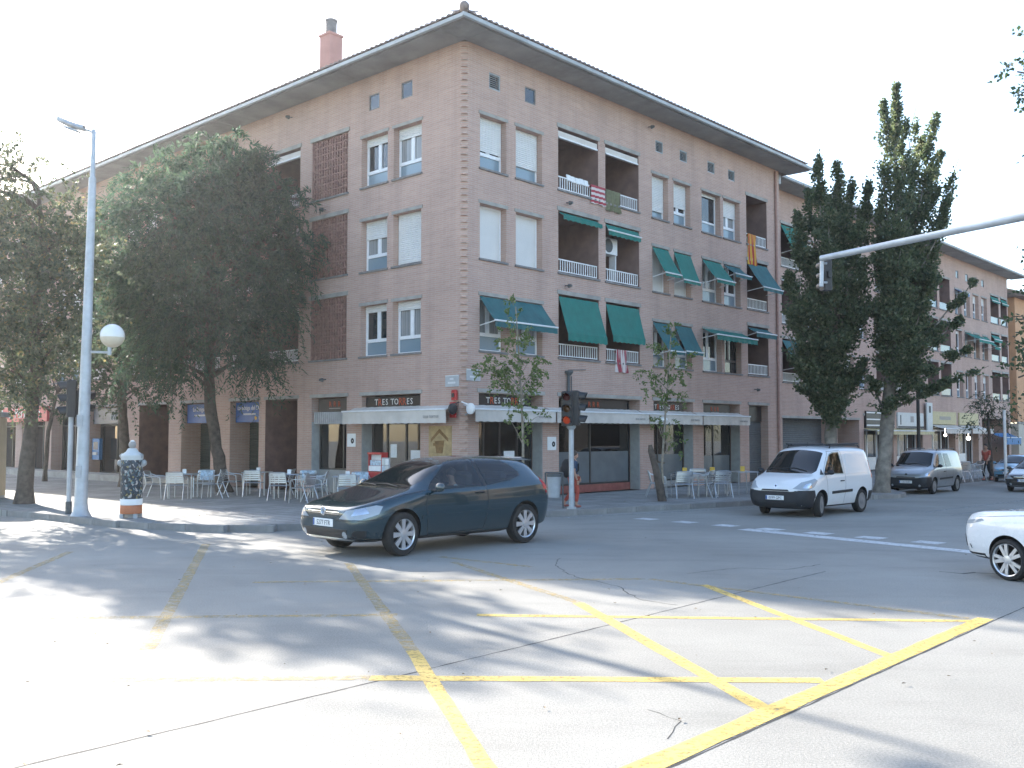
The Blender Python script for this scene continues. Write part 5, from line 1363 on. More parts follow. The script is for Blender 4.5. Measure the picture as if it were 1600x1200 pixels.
def leaf_mesh(name, P, D, Ln, Wd, mat, fold=0.25):
    """a quad leaf for every position P, pointing along D"""
    n_ = len(P)
    D = D / np.maximum(np.linalg.norm(D, axis=1, keepdims=True), 1e-6)
    rnd = RNG.normal(size=(n_, 3))
    S = np.cross(D, rnd); S /= np.maximum(np.linalg.norm(S, axis=1, keepdims=True), 1e-6)
    N = np.cross(S, D)
    Ln = Ln[:, None]; Wd = Wd[:, None]
    mid = P + D * Ln * .45 + N * Ln * fold * .3
    V = np.empty((n_, 4, 3)); V[:, 0] = P; V[:, 1] = mid + S * Wd * .5; V[:, 2] = P + D * Ln; V[:, 3] = mid - S * Wd * .5
    me = bpy.data.meshes.new(name)
    me.vertices.add(n_ * 4); me.vertices.foreach_set('co', V.reshape(-1).astype(np.float32))
    me.loops.add(n_ * 4); me.loops.foreach_set('vertex_index', np.arange(n_ * 4, dtype=np.int32))
    me.polygons.add(n_); me.polygons.foreach_set('loop_start', np.arange(0, n_ * 4, 4, dtype=np.int32))
    me.materials.append(mat); me.update(calc_edges=True)
    return me

def twig_leaves(clusters, per, leaves, length, droop, up, ll, lw, base, spread=.55):
    """twigs start inside every cluster, arch outwards and droop; leaves sit in pairs along each twig"""
    Ps = []; Ds = []; tw = []
    base = np.array(base)
    for c in clusters:
        c0 = np.array(c[:3]); r = c[3]; k = max(3, int(per * (r / .8) ** 2 * RNG.uniform(.35, 1.55)))
        out = c0 - base; out = out / max(np.linalg.norm(out), .01)
        for _ in range(k):
            o = c0 + RNG.normal(size=3) * r * .48
            d = RNG.normal(size=3) * .8 + out * .55 + np.array([0, 0, up]); d /= np.linalg.norm(d)
            L = length * RNG.uniform(.5, 1.2) * (.5 + r * .6)
            t = np.linspace(.08, 1, leaves)[:, None]
            P = o + d * L * t + np.array([0, 0, -1]) * droop * L * t ** 2
            T = d * L + np.array([0, 0, -2]) * droop * L * t
            T /= np.linalg.norm(T, axis=1, keepdims=True)
            side = np.cross(T, RNG.normal(size=3)); side /= np.maximum(np.linalg.norm(side, axis=1, keepdims=True), .01)
            sg = np.where(np.arange(leaves) % 2, 1, -1)[:, None]
            D = T * (1 - spread) + side * sg * spread + RNG.normal(size=(leaves, 3)) * .15
            Ps.append(P + RNG.normal(size=P.shape) * .015); Ds.append(D)
            tw.append([tuple(P[0]), tuple(P[leaves // 2]), tuple(P[-1])])
    P = np.concatenate(Ps); D = np.concatenate(Ds); n_ = len(P)
    return P, D, RNG.uniform(.65, 1.25, n_) * ll, RNG.uniform(.7, 1.2, n_) * lw, tw

def curve(a, c, sag=0.0, n_=6, wob=.06):
    a, c = Vector(a), Vector(c); L = (c - a).length; out = []
    for i in range(n_ + 1):
        t = i / n_; p = a.lerp(c, t); p.z += sag * L * math.sin(math.pi * t)
        if 0 < i < n_: p += Vector((random.uniform(-1, 1), random.uniform(-1, 1), random.uniform(-1, 1))) * wob * L * .3
        out.append(p)
    return out

def tree(name, label, base, trunk, rads, clusters, bark, leaf, per, leaves, length, droop, up, ll, lw, limb_from=.35, limb_r=.07, group=None, spread=.55, twigs=True, cat='tree', sag=.10):
    """tree > trunk (with its limbs), crown"""
    root = empty(name, base, 0, label, cat, group)
    B = Vector(base)
    b = MB(); pts = [Vector(p) - B for p in trunk]
    # densify the trunk with small bends
    fine = [pts[0]]; rr = [rads[0]]
    for i in range(len(pts) - 1):
        for k in range(1, 6):
            t = k / 5; fine.append(pts[i].lerp(pts[i + 1], t) + Vector((random.uniform(-1, 1), random.uniform(-1, 1), 0)) * rads[i] * .12); rr.append((rads[i] + (rads[i + 1] - rads[i]) * t) * random.uniform(.94, 1.07))
    rr[0] *= 1.35; fine[0].z -= .05
    b.tube(fine, rr, 12)
    tops = fine[int(len(fine) * limb_from):]
    cl = [(c[0] - B.x, c[1] - B.y, c[2] - B.z, c[3]) for c in clusters]
    for c in cl:
        q = Vector(c[:3])
        s_ = min(tops, key=lambda p: (p - q).length + max(0, p.z - q.z + .5) * 1.6)
        L = (q - s_).length
        if L < .15: continue
        b.tube(curve(s_, q, sag), [limb_r * (1 - .13 * i) * min(1.3, .45 + L * .22) for i in range(7)], 6)
    P, D, Ln, Wd, tw = twig_leaves(cl, per, leaves, length, droop, up, ll, lw, tuple(tops[len(tops) // 2]), spread)
    if twigs:
        for t in tw[::3]: b.tube(t, [.010, .008, .004], 3, cap=False)
    link('trunk', b.mesh('trunk', M[bark], fixn=False), root)
    link('crown', leaf_mesh('crown', P, D, Ln, Wd, M[leaf]), root)
    return root

tree('drooping_tree', 'big feathery drooping tree behind the café chairs, covering much of the plaza front', (-9.6, 32.7, .15),
     [(-9.6, 32.7, .15), (-9.85, 32.6, 1.6), (-10.1, 32.5, 3.2), (-10.05, 32.3, 5.0), (-9.9, 32.2, 7.0), (-9.7, 32.1, 9.2)], [.24, .20, .19, .16, .11, .04],
     C_BIG + [(-9.15, 32, 12.05, .22), (-8.2, 32, 11.45, .25), (-10.2, 32.4, 11.3, .28), (-7.2, 32, 10.35, .25), (-6.75, 32, 9.9, .25), (-11.6, 32.3, 10.4, .3), (-12.5, 32, 9.4, .3), (-9.6, 32.3, 11.7, .25), (-6.5, 32, 8.5, .25)], 'bark', 'leaf_big', 56, 30, 1.15, 1.0, .6, .20, .045, limb_from=.38, limb_r=.085, spread=.5)
tree('autumn_tree', 'browning tree with thick bare lower trunk next to the grey lamp post', (-13.55, 27.2, .15),
     [(-13.55, 27.2, .15), (-13.4, 27.15, 2.3), (-13.25, 27.1, 4.0), (-13.35, 27.0, 5.4), (-13.1, 27.0, 7.4), (-13.3, 27, 9)], [.22, .17, .16, .14, .10, .04],
     C_LEFT, 'bark', 'leaf_left', 46, 18, .9, .35, .25, .12, .075, limb_from=.3, limb_r=.07)
t_off = tree('autumn_tree', 'browning tree standing beyond the left edge of the view', (-19.6, 29.4, .15), [(-19.6, 29.4, .15), (-19.5, 29.4, 2.3), (-19.4, 29.3, 4.2), (-19.5, 29.3, 7)], [.22, .18, .15, .06],
     [(-19.5 + 2.6 * math.cos(q * 2.4) * (.4 + .6 * math.sin(q * 1.7) ** 2), 29.3 + 2.6 * math.sin(q * 2.4) * (.4 + .6 * math.cos(q * 1.3) ** 2), 4.6 + 5.0 * ((q * .618) % 1), .9) for q in range(26)], 'bark', 'leaf_left', 40, 18, 1.1, .35, .25, .12, .078, limb_from=.3)
for x, y, rz, lab in ((-27.5, 36.5, 1.1, 'unseen browning tree added farther along the plaza for reflections'), (-31.0, 24.0, 2.3, 'unseen browning tree added across the plaza street for reflections'), (29.5, 21, .4, 'roadside tree across the side street, nearest the shops, out of view'), (30.5, 12, 1.9, 'roadside tree across the side street, second from the shops, out of view'), (29, 31, 2.8, 'roadside tree across the side street, beside the far kerb, out of view'), (31, 4, 4.2, 'roadside tree across the side street, behind the view')):  # unseen trees; the plaza pair is added to break up bright reflections
    t = copy_tree(t_off); t.location = (x, y, .15 if y > 30 else 0); t.rotation_euler = (0, 0, rz); t['label'] = lab
tree('dark_tree', 'dark leafy tree standing behind the lamp globe near the plaza shop fronts', (-14.3, 36.2, .15), [(-14.3, 36.2, .15), (-14.35, 36.2, 1.8), (-14.5, 36.1, 3.4), (-14.2, 36.1, 5.2)], [.22, .19, .16, .08],
     C_DARK, 'bark', 'leaf_dark', 46, 20, 1.1, .35, .2, .13, .08, limb_from=.4)
tree('thin_tree', 'thin stemmed dark tree in front of the newspaper shop', (-19.3, 40.4, .15), [(-19.3, 40.4, .15), (-19.2, 40.4, 2.2), (-18.8, 40.4, 4.2)], [.09, .08, .05],
     C_THIN, 'bark', 'leaf_dark', 26, 16, 1.1, .35, .2, .12, .07, limb_from=.45)
tree('young_tree', 'slender young tree with sparse leaves in front of the corner restaurant door', (.3, 25.33, .15), [(.3, 25.33, .15), (.28, 25.33, 2.2), (.22, 25.3, 3.5), (.10, 25.3, 5.4)], [.036, .032, .026, .010],
     C_Y1, 'bark_young', 'leaf_young', 80, 12, .40, .25, .35, .095, .058, limb_from=.3, limb_r=.022, group='young street trees')
y2 = tree('young_tree', 'slender young tree with a brown bent lower stem beside café tables', (4.35, 28.2, .15), [(4.35, 28.2, .15), (4.32, 28.15, 1.2), (4.40, 28.1, 2.4), (4.5, 28.1, 3.6), (4.62, 28.1, 5.2)], [.05, .034, .03, .024, .01],
     C_Y2, 'bark_young', 'leaf_young', 80, 12, .40, .25, .35, .095, .058, limb_from=.3, limb_r=.022, group='young street trees')
b = MB(); b.tube([(-.02, 0, -.02), (-.10, -.02, .45), (-.22, -.02, 1.0), (-.34, 0, 1.45), (-.36, 0, 1.62)], [.13, .12, .10, .09, .05], 10); b.tube([(-.30, 0, 1.25), (-.1, -.02, 1.12), (.05, 0, 1.1)], .025, 6)
link('old_stem', b.mesh('old_stem', M['bark']), y2)
b = MB(); b.ball((.03, -.03, 2.35), .09, 8, (1.3, 1, .8)); link('tie', b.mesh('tie', M['white_paper']), y2)
tree('plane_tree', 'leafy branches of the near tree reaching in at the right edge', (10.9, 16.4, 0), [(10.9, 16.4, 0), (10.8, 16.3, 2.5), (10.6, 16.1, 4.6), (10.3, 16.0, 7.5)], [.24, .2, .16, .06],
     C_RB, 'bark', 'leaf_dark', 34, 8, .45, .4, .1, .085, .062, limb_from=.4, limb_r=.05)
tree('small_dark_tree', 'small dark tree with spiky drooping twigs before the far shops', (20.6, 42, .15), [(20.6, 42, .15), (20.55, 42, 1.6), (20.5, 42, 3.0)], [.09, .07, .05],
     C_PALM, 'bark', 'leaf_dark', 70, 12, 1.5, .75, .55, .16, .045, limb_from=.6, spread=.3, limb_r=.03)

def poplar(label, base, trunk, rads, spires, n_sp, leaf):
    root = empty('poplar_tree', base, 0, label, 'tree', 'poplars along the street')
    B = Vector(base); b = MB()
    pts = [Vector(p) - B for p in trunk]; fine = []; rr = []
    for i in range(len(pts) - 1):
        for k in range(6 if i == len(pts) - 2 else 5):
            t = k / 5; fine.append(pts[i].lerp(pts[i + 1], t) + Vector((random.uniform(-1, 1), random.uniform(-1, 1), 0)) * .02); rr.append((rads[i] + (rads[i + 1] - rads[i]) * t) * random.uniform(.94, 1.08))
    rr[0] *= 1.3; fine[0].z -= .05
    b.tube(fine, rr, 14)
    Ps = []; Ds = []
    for s_ in spires:
        a = Vector(s_[:3]) - B; c = Vector(s_[3:6]) - B; r = s_[6]; L = (c - a).length
        st = min(fine, key=lambda p: (p - a).length + max(0, p.z - a.z) * 2)
        q = curve(st, c, 0, 8, .05); b.tube(q, [.06 * (1 - .11 * i) for i in range(9)], 6)
        m = int(n_sp * L * r * 2.2)
        t = RNG.uniform(0, 1, m) ** .9
        # side shoots gathered in tufts along the spire, gaps between them
        nt_ = max(6, int(L * 3.2)); tufts = np.sort(RNG.uniform(0, 1, nt_)); idx = RNG.integers(0, nt_, m)
        t = np.clip(tufts[idx] + RNG.normal(size=m) * .025, 0, 1)
        ang0 = RNG.uniform(0, 6.28, nt_)[idx] + RNG.normal(size=m) * .75
        rad = r * .95 * (1.02 - t ** 2.6) ** .8 * RNG.uniform(.05, 1.2, m) * RNG.uniform(.35, 1.45, nt_)[idx]
        qa = np.array([tuple(v) for v in q]); ii = np.clip((t * 8).astype(int), 0, 7); ff = (t * 8 - ii)[:, None]
        # spire begins at its own low point, not at the trunk
        axis = np.array(a)[None] * (1 - t[:, None]) + np.array(c)[None] * t[:, None]
        off = np.stack([np.cos(ang0) * rad, np.sin(ang0) * rad, rad * .7], 1)
        Ps.append(axis + off + RNG.normal(size=(m, 3)) * .05)
        Ds.append(off / np.maximum(rad[:, None], .05) * .8 + RNG.normal(size=(m, 3)) * .7 + np.array([0, 0, .1]))
    P = np.concatenate(Ps); D = np.concatenate(Ds); n_ = len(P)
    link('trunk', b.mesh('trunk', M['bark_pale'], fixn=False), root)
    link('crown', leaf_mesh('crown', P, D, RNG.uniform(.7, 1.35, n_) * .11, RNG.uniform(.7, 1.2, n_) * .09, M[leaf]), root)
    return root
poplar('broad dark poplar behind the white van, nearer the brick corner block', (10.75, 33.0, .15), [(10.75, 33.0, .15), (10.8, 33, 2.5), (10.9, 33, 5), (10.9, 33, 9)], [.22, .19, .14, .05], S_P1, 640, 'leaf_poplar')
poplar('tall poplar with pale trunk between the white van and the silver van', (12.3, 32.6, .15), [(12.3, 32.6, .15), (12.45, 32.6, 1.5), (12.6, 32.55, 3.2), (12.75, 32.5, 6), (13.0, 32.5, 10)], [.25, .23, .20, .13, .05], S_P2, 560, 'leaf_poplar')
# ------------------------------------------------------------------ street furniture
KZ = .15
def gl(): return None
M['globe'] = simple('opal_globe', (0.80, 0.79, 0.74), 0.22, var=.03, spec=.6)
M['globe_low'] = simple('cream_globe_half', (0.62, 0.55, 0.42), 0.3, var=.05)
lp = empty('lamp_post', (-10.18, 23.13, KZ), 0, 'tall tapering grey lamp post with arm lantern on top and globe lamp below', 'street lamp')
b = MB(); b.tube([(0, 0, 0), (0, 0, .12), (0, 0, .3), (.03, 0, 2.5), (.06, 0, 5.0), (.10, 0, 8.0), (.10, 0, 8.08)], [.235, .175, .15, .13, .108, .086, .082], 18); b.tube([(.10, 0, 8.08), (.11, 0, 9.2), (.10, 0, 9.26)], [.058, .052, .04], 12)
link('pole', b.mesh('pole', M['galv']), lp)
b = MB(); b.tube([(.12, 0, 9.16), (0, -.01, 9.22), (-.18, -.02, 9.27)], .03, 8); link('arm', b.mesh('arm', M['galv']), lp)
b = MB(); rows = []
for i in range(9):
    t = i / 8; x = -.12 - .66 * t; w = .13 * math.sin(math.pi * min(.12 + t * .86, 1)) ** .6 + .02; zc = 9.26 + .235 * t ** 1.3
    ring = []
    for k in range(11):
        a = 2 * math.pi * k / 10; ring.append((x, w * math.cos(a), zc + (.10 if math.sin(a) > 0 else .05) * math.sin(a)))
    rows.append(ring)
b.smooth = True; b.grid(rows); link('lantern', b.mesh('lantern', M['grey_metal']), lp)
b = MB(); b.bevbox(-.66, -.28, -.09, .09, 9.26, 9.30, .01); o = link('lantern_glass', b.mesh('lantern_glass', M['lens']), lp); o.rotation_euler = (0, R(20), 0); o.location = (-3.16, 0, .38)
b = MB(); b.tube([(.09, -.02, 3.88), (.62, -.05, 3.86)], .028, 8); b.tube([(.62, -.05, 3.80), (.62, -.05, 4.0)], .045, 10); link('bracket', b.mesh('bracket', M['galv']), lp)
b = MB(); prof = [(.28 * math.cos(a), .28 * math.sin(a)) for a in [R(x) for x in range(-8, 91, 7)]]; b.lathe([(max(p[0], .003), p[1] + 4.26) for p in prof], 26, c=(.68, -.05, 0)); gb = link('globe', b.mesh('globe', M['globe']), lp)
b = MB(); prof = [(.282 * math.cos(a), .282 * math.sin(a)) for a in [R(x) for x in range(-80, -7, 8)]]; b.lathe([(p[0], p[1] + 4.26) for p in prof], 26, c=(.68, -.05, 0)); link('globe_bowl', b.mesh('globe_bowl', M['globe_low']), gb)
for z in (.9, 2.1):
    b = MB(); b.bevbox(-.07, .07, -.175, -.15, z, z + .28, .01); link('hatch', b.mesh('hatch', M['grey_metal']), lp)

def signal_head(parent, loc, rz, lit=None, n_=3):
    """traffic signal: housing > lenses, visors; faces -y before turning"""
    h = .30 * n_
    b = MB(); b.bevbox(-.15, .15, -.10, .12, 0, h, .03); b.bevbox(-.05, .05, .12, .18, h * .4, h * .6, .01)
    hs = link('housing', b.mesh('housing', M['black']), parent, loc, (0, 0, rz))
    for i in range(n_):
        z = h - .15 - i * .30
        b = MB(); b.lathe([(.003, -.135), (.06, -.125), (.10, -.10)], 18, 'y', (0, 0, z), cap=False)
        mt = {'amber': 'amber_lit'}.get(lit[i] if lit else None, None) or {0: 'dim_red', 1: 'dim_amber', 2: 'dim_green'}[i if n_ == 3 else (0 if i == 0 else 2)]
        link('lens', b.mesh('lens', M[mt]), hs)
        b = MB(); rows = []
        for r_, y, dz in ((.118, -.10, 0), (.118, -.31, -.02)):
            rows.append([(r_ * math.cos(R(a)), y + .06 * (1 - math.sin(R(a))) * (1 if y < -.2 else 0), z + r_ * math.sin(R(a)) + dz) for a in range(-30, 211, 20)])
        b.grid(rows); b2_ = [[(p[0] * .95, p[1], z + (p[2] - z) * .95) for p in r_] for r_ in rows]; b.grid(b2_)
        link('visor', b.mesh('visor', M['visor']), hs)
    return hs
M['visor'] = simple('bluish_dark_plastic', (0.022, 0.026, 0.03), 0.35, var=.2)  # near-black plastic, a little bluer and smoother than the housing
tl = empty('traffic_light', (-10.72, 23.69, KZ), 0, 'traffic light on a pale thin pole close beside the tall lamp post', 'traffic light')
b = MB(); b.tube([(0, 0, 0), (0, 0, .30)], .075, 12); link('pole_foot', b.mesh('pole_foot', M['dark_shutter']), tl)
b = MB(); b.tube([(0, 0, .30), (.01, 0, 2.42)], .058, 12); b.lathe([(.075, 2.40), (.075, 2.46), (.03, 2.5)], 12); link('pole', b.mesh('pole', M['galv']), tl)
b = MB(); b.tube([(0, 0, 2.36), (.18, .05, 2.4), (.2, .05, 3.0), (.05, .02, 3.05)], .025, 6); link('bracket', b.mesh('bracket', M['black']), tl)
signal_head(tl, (.0, -.02, 2.34), R(-62))
signal_head(tl, (.24, .1, 2.40), R(80), n_=2)
tl = empty('traffic_light', (1.54, 25.33, KZ), 0, 'traffic light on a pale pole hiding the walking person, lowest lamp faintly lit', 'traffic light')
b = MB(); b.tube([(0, 0, 0), (0, 0, .05), (0, 0, .06), (0, 0, 2.08)], [.12, .12, .07, .066], 12); link('pole', b.mesh('pole', M['galv']), tl)
b = MB(); b.lathe([(.07, 2.04), (.12, 2.10), (.12, 2.15), (.05, 2.18)], 12); link('collar', b.mesh('collar', M['gutter']), tl)
signal_head(tl, (-.10, -.06, 2.14), R(-14), lit=[None, None, 'amber'])
signal_head(tl, (.12, .02, 2.16), R(76))
# cantilever signal: arm from a post outside the picture
A0 = Vector((5.13, 16.05, 4.98)); A1 = Vector((10.6, 9.45, 5.32))
ga = empty('signal_gantry', (10.6, 9.45, 0), 0, 'grey cantilever arm carrying a traffic light in front of the poplars', 'traffic light')
b = MB(); b.tube([(0, 0, 0), (0, 0, 5.0)], [.13, .10], 14); link('post', b.mesh('post', M['galv']), ga)
b = MB(); b.tube([A1 - Vector((10.6, 9.45, 0)), (A0 + (A1 - A0) * .4) - Vector((10.6, 9.45, 0)) + Vector((0, 0, .01)), A0 - Vector((10.6, 9.45, 0))], [.085, .062, .05], 12); link('arm', b.mesh('arm', M['galv']), ga)
b = MB(); q = A0 - Vector((10.6, 9.45, 0)); b.tube([q + Vector((.02, 0, .02)), q + Vector((0, 0, -.47))], .035, 10); b.tube([q + Vector((0, 0, -.08)), q + Vector((.10, .02, -.08))], .02, 6); b.tube([q + Vector((0, 0, -.4)), q + Vector((.10, .02, -.4))], .02, 6); link('hanger', b.mesh('hanger', M['galv']), ga)
hs = signal_head(ga, tuple(q + Vector((.11, .12, -.52))), R(196)); hs.scale = (.55, .7, .58)
# poster pillar
def collage():
    m, nt, n, l, b = _new('torn_poster_collage')
    tc = n.new('ShaderNodeTexCoord'); vo = n.new('ShaderNodeTexVoronoi'); vo.inputs['Scale'].default_value = 24; vo.inputs['Randomness'].default_value = 1
    nz = n.new('ShaderNodeTexNoise'); nz.inputs['Scale'].default_value = 9; nz.inputs['Detail'].default_value = 4
    l.new(tc.outputs['Object'], nz.inputs['Vector'])
    mx = n.new('ShaderNodeMix'); mx.data_type = 'RGBA'; mx.inputs['Factor'].default_value = .12; l.new(tc.outputs['Object'], mx.inputs[6]); l.new(nz.outputs['Color'], mx.inputs[7])
    l.new(mx.outputs[2], vo.inputs['Vector'])
    rp = n.new('ShaderNodeValToRGB'); rp.color_ramp.interpolation = 'CONSTANT'
    cols = [(0, (.02, .025, .03)), (.30, (.20, .20, .20)), (.36, (.03, .05, .07)), (.60, (.13, .20, .21)), (.70, (.02, .02, .025)), (.86, (.36, .35, .33)), (.95, (.22, .19, .08))]
    rp.color_ramp.elements[0].color = cols[0][1] + (1,); rp.color_ramp.elements[1].position = cols[1][0]; rp.color_ramp.elements[1].color = cols[1][1] + (1,)
    for p, c in cols[2:]:
        e = rp.color_ramp.elements.new(p); e.color = c + (1,)
    sx = n.new('ShaderNodeSeparateColor'); l.new(vo.outputs['Color'], sx.inputs[0]); l.new(sx.outputs[0], rp.inputs['Fac']); l.new(rp.outputs[0], b.inputs['Base Color']); b.inputs['Roughness'].default_value = .6
    return m
M['collage'] = collage()
pp = empty('poster_pillar', (-8.78, 22.59, KZ), 0, 'waist-high round pillar pasted with dark torn posters, with orange foot and round knob', 'pillar')
b = MB(); b.lathe([(.275, .44), (.28, .46), (.28, 1.30), (.27, 1.33)], 28); link('drum', b.mesh('drum', M['collage']), pp)
b = MB(); b.lathe([(.283, .30), (.287, .31), (.287, .43), (.283, .44)], 28); link('band', b.mesh('band', M['white_paper']), pp)
b = MB(); b.lathe([(.27, .10), (.282, .12), (.282, .28), (.27, .295)], 28); link('foot', b.mesh('foot', M['orange_base']), pp)
b = MB(); [b.box(x - .05, x + .05, y - .05, y + .05, 0, .10) for x in (-.18, .18) for y in (-.16, .16)]; b.box(-.06, .06, -.06, .06, 0, .10); link('feet', b.mesh('feet', M['grey_metal']), pp)
b = MB(); b.lathe([(.27, 1.33), (.285, 1.36), (.285, 1.44), (.25, 1.47), (.16, 1.52), (.12, 1.58), (.105, 1.60)], 28); link('shoulder', b.mesh('shoulder', M['pale_sign']), pp)
b = MB(); b.ball((0, 0, 1.68), .10, 16, (1, 1, .95)); link('knob', b.mesh('knob', M['letter_grey']), pp)
b = MB(); b.ball((0, 0, 1.75), .06, 12, (1, 1, .6)); link('knob_cap', b.mesh('knob_cap', M['white_paper']), pp)
pp.scale = (.86, .86, 1.0)
for x in (-.29, .29):
    b = MB(); b.tube([(x * .8, 0, 1.20), (x * 1.12, 0, 1.26)], [.06, .075], 12); b.ball((x * 1.12, 0, 1.26), .075, 12); b.tube([(x * .85, -.05, 1.40), (x * 1.0, -.06, 1.46)], .05, 8); link('side_nozzle', b.mesh('side_nozzle', M['gutter']), pp)
# litter bin
lb = empty('litter_bin', (1.10, 25.55, KZ), R(-10), 'grey litter bin hung between two posts behind the dark car', 'bin')
b = MB(); 
for x in (-.23, .23): b.tube([(x, 0, 0), (x, 0, .92)], .022, 8)
b.tube([(-.23, 0, .92), (.23, 0, .92)], .022, 8); link('stand', b.mesh('stand', M['dark_shutter']), lb)
b = MB(); b.lathe([(.15, .28), (.155, .28), (.19, .84), (.195, .86), (.18, .86), (.14, .32)], 18); link('bucket', b.mesh('bucket', M['grey_metal']), lb)
b = MB(); b.lathe([(.20, .82), (.205, .88), (.19, .89)], 18); link('rim', b.mesh('rim', M['dark_shutter']), lb)
# newspaper rack
nr = empty('newspaper_rack', WL(-2.6, -1.0, KZ), FR - R(90), 'red newspaper rack with papers by the plaza door, just behind the dark car', 'rack')
b = MB(); b.prism([(-.28, .15), (.28, .15), (.34, .95), (-.34, .95)], -.15, .15, 'xz'); b.bevbox(-.36, .36, -.17, .17, 1.55, 1.62, .01); b.box(-.36, -.33, -.12, .15, .95, 1.56); b.box(.33, .36, -.12, .15, .95, 1.56); b.box(-.33, .33, .12, .15, .95, 1.56); b.box(-.2, .2, -.1, .1, 0, .15)
link('body', b.mesh('body', M['red']), nr)
for i in range(3):
    b = MB(); b.box(-.32, .32, -.13 + i * .06, -.115 + i * .06, .98 + i * .19, 1.16 + i * .19); link('newspaper', b.mesh('newspaper', M['blue_white' if i % 2 else 'white_paper']), nr)
b = MB(); b.box(.40, .78, -.14, -.10, .45, 1.45); b.box(.42, .76, -.10, .06, .40, .46); b.box(.57, .61, -.08, -.04, 0, .42); nr.scale = (.86, .86, .86); sr = link('side_rack', b.mesh('side_rack', M['grey_metal']), nr)
for i in range(4):
    for k in range(2):
        b = MB(); b.box(.42 + k * .18, .58 + k * .18, -.165, -.145, .50 + i * .235, .70 + i * .235); link('magazine', b.mesh('magazine', M[('white_paper', 'red', 'blue_white', 'pale_sign')[(i + k) % 4]]), sr)
# beige kiosk at the left edge
kk = empty('kiosk', (-17.1, 28.9, KZ), R(8), 'beige panelled kiosk cut by the left edge of the view', 'kiosk')
b = MB(); b.bevbox(-1.5, 1.72, -.9, .9, .08, 2.45, .05); link('body', b.mesh('body', M['beige_wall']), kk)
b = MB(); b.bevbox(-1.6, 1.80, -1.0, 1.0, 2.45, 2.60, .04); b.box(-1.5, 1.7, -.88, .88, 0, .08); link('roof', b.mesh('roof', M['gutter']), kk)
b = MB(); [b.box(x, x + .02, -.912, -.902, .15, 2.4) for x in (-.7, .1, .9)]; link('panel_joint', b.mesh('panel_joint', M['sill']), kk)
# far lamp, white pole
l2 = empty('lamp_post', (15.74, 37.78, KZ), 0, 'thin dark lamp post among the poplar leaves behind the silver van', 'street lamp')
b = MB(); b.tube([(0, 0, 0), (0, 0, .8), (0, 0, .82), (0, 0, 5.6)], [.11, .10, .07, .055], 10); link('pole', b.mesh('pole', M['black']), l2)
b = MB(); b.lathe([(.05, 5.55), (.22, 5.7), (.25, 5.95), (.12, 6.1)], 14); link('lantern', b.mesh('lantern', M['black']), l2)
wp = empty('banner_pole', (20.5, 40.6, KZ), 0, 'plain white pole by the far shops beside the blue awning', 'pole')
b = MB(); b.tube([(0, 0, 0), (0, 0, 2.95)], .06, 10); link('pole', b.mesh('pole', M['white_metal']), wp)
b = MB(); b.lathe([(.11, 0), (.11, .03), (.07, .05)], 10); link('foot', b.mesh('foot', M['gutter']), wp)

# café chairs and tables
def make_chair():
    root = empty('cafe_chair', (0, 0, 0))
    for s_ in (-1, 1):
        b = MB(); x = .265 * s_
        # front leg up into the arm, arm back to the top of the backrest, then down the rear leg
        b.tube([(x, .27, 0), (x, .24, .40), (x * 1.04, .22, .62), (x * 1.04, .12, .66), (x * 1.02, -.12, .67), (x * .95, -.26, .72), (x * .9, -.30, .80)], .0135, 7)
        b.tube([(x * 1.0, -.38, 0), (x * .95, -.22, .40), (x * .95, -.20, .46), (x * .9, -.29, .80)], .0135, 7)
        b.tube([(x, .24, .41), (x * .95, -.21, .43)], .0125, 6)
        link('frame', b.mesh('frame', M['alu']), root)
    b = MB()
    for i in range(6): y = .20 - i * .075; b.bevbox(-.235, .235, y - .028, y + .028, .425 - .002 * i, .437 - .002 * i, .004)
    b.tube([(-.25, .23, .42), (.25, .23, .42)], .0125, 6); b.tube([(-.24, -.20, .42), (.24, -.20, .42)], .0125, 6)
    link('seat', b.mesh('seat', M['alu']), root)
    b = MB()
    for i in range(5):
        z = .52 + i * .062; y = -.232 - i * .0145
        rows = [[(-.235 + .47 * k / 6, y - .025 * math.sin(math.pi * k / 6), z + q) for k in range(7)] for q in (-.022, .022)]
        b.grid(rows); b.grid([[(p[0], p[1] + .01, p[2]) for p in r] for r in rows])
    b.tube([(-.24, -.30, .80), (-.1, -.328, .812), (.1, -.328, .812), (.24, -.30, .80)], .0135, 6)
    link('backrest', b.mesh('backrest', M['alu']), root)
    return root
def make_table():
    root = empty('cafe_table', (0, 0, 0))
    b = MB(); b.bevbox(-.38, .38, -.38, .38, .715, .735, .02); link('tabletop', b.mesh('tabletop', M['alu']), root)
    b = MB(); b.tube([(-.385, -.385, .72), (.385, -.385, .72), (.385, .385, .72), (-.385, .385, .72), (-.385, -.385, .72)], .013, 6); link('rim', b.mesh('rim', M['alu']), root)
    for x in (-.34, .34):
        for y in (-.34, .34):
            b = MB(); b.tube([(x, y, 0), (x, y, .715)], .016, 8); link('leg', b.mesh('leg', M['alu']), root)
    return root
_ch0 = make_chair(); _tb0 = make_table(); _first = {'c': True, 't': True}
def place(proto, key, loc, rz, label, cat, group):
    if _first[key]: o = proto; _first[key] = False
    else: o = copy_tree(proto)
    o.location = loc; o.rotation_euler = (0, 0, rz); tag(o, label, cat, group); return o
def holder(loc, label, mat, h_=.13, w=.055):
    b = MB(); b.bevbox(-w, w, -.04, .04, 0, h_, .008); o = b.build('napkin_holder', M[mat], None, loc, (0, 0, random.uniform(-.5, .5))); return tag(o, label, 'napkin holder', 'napkin holders on the café tables')
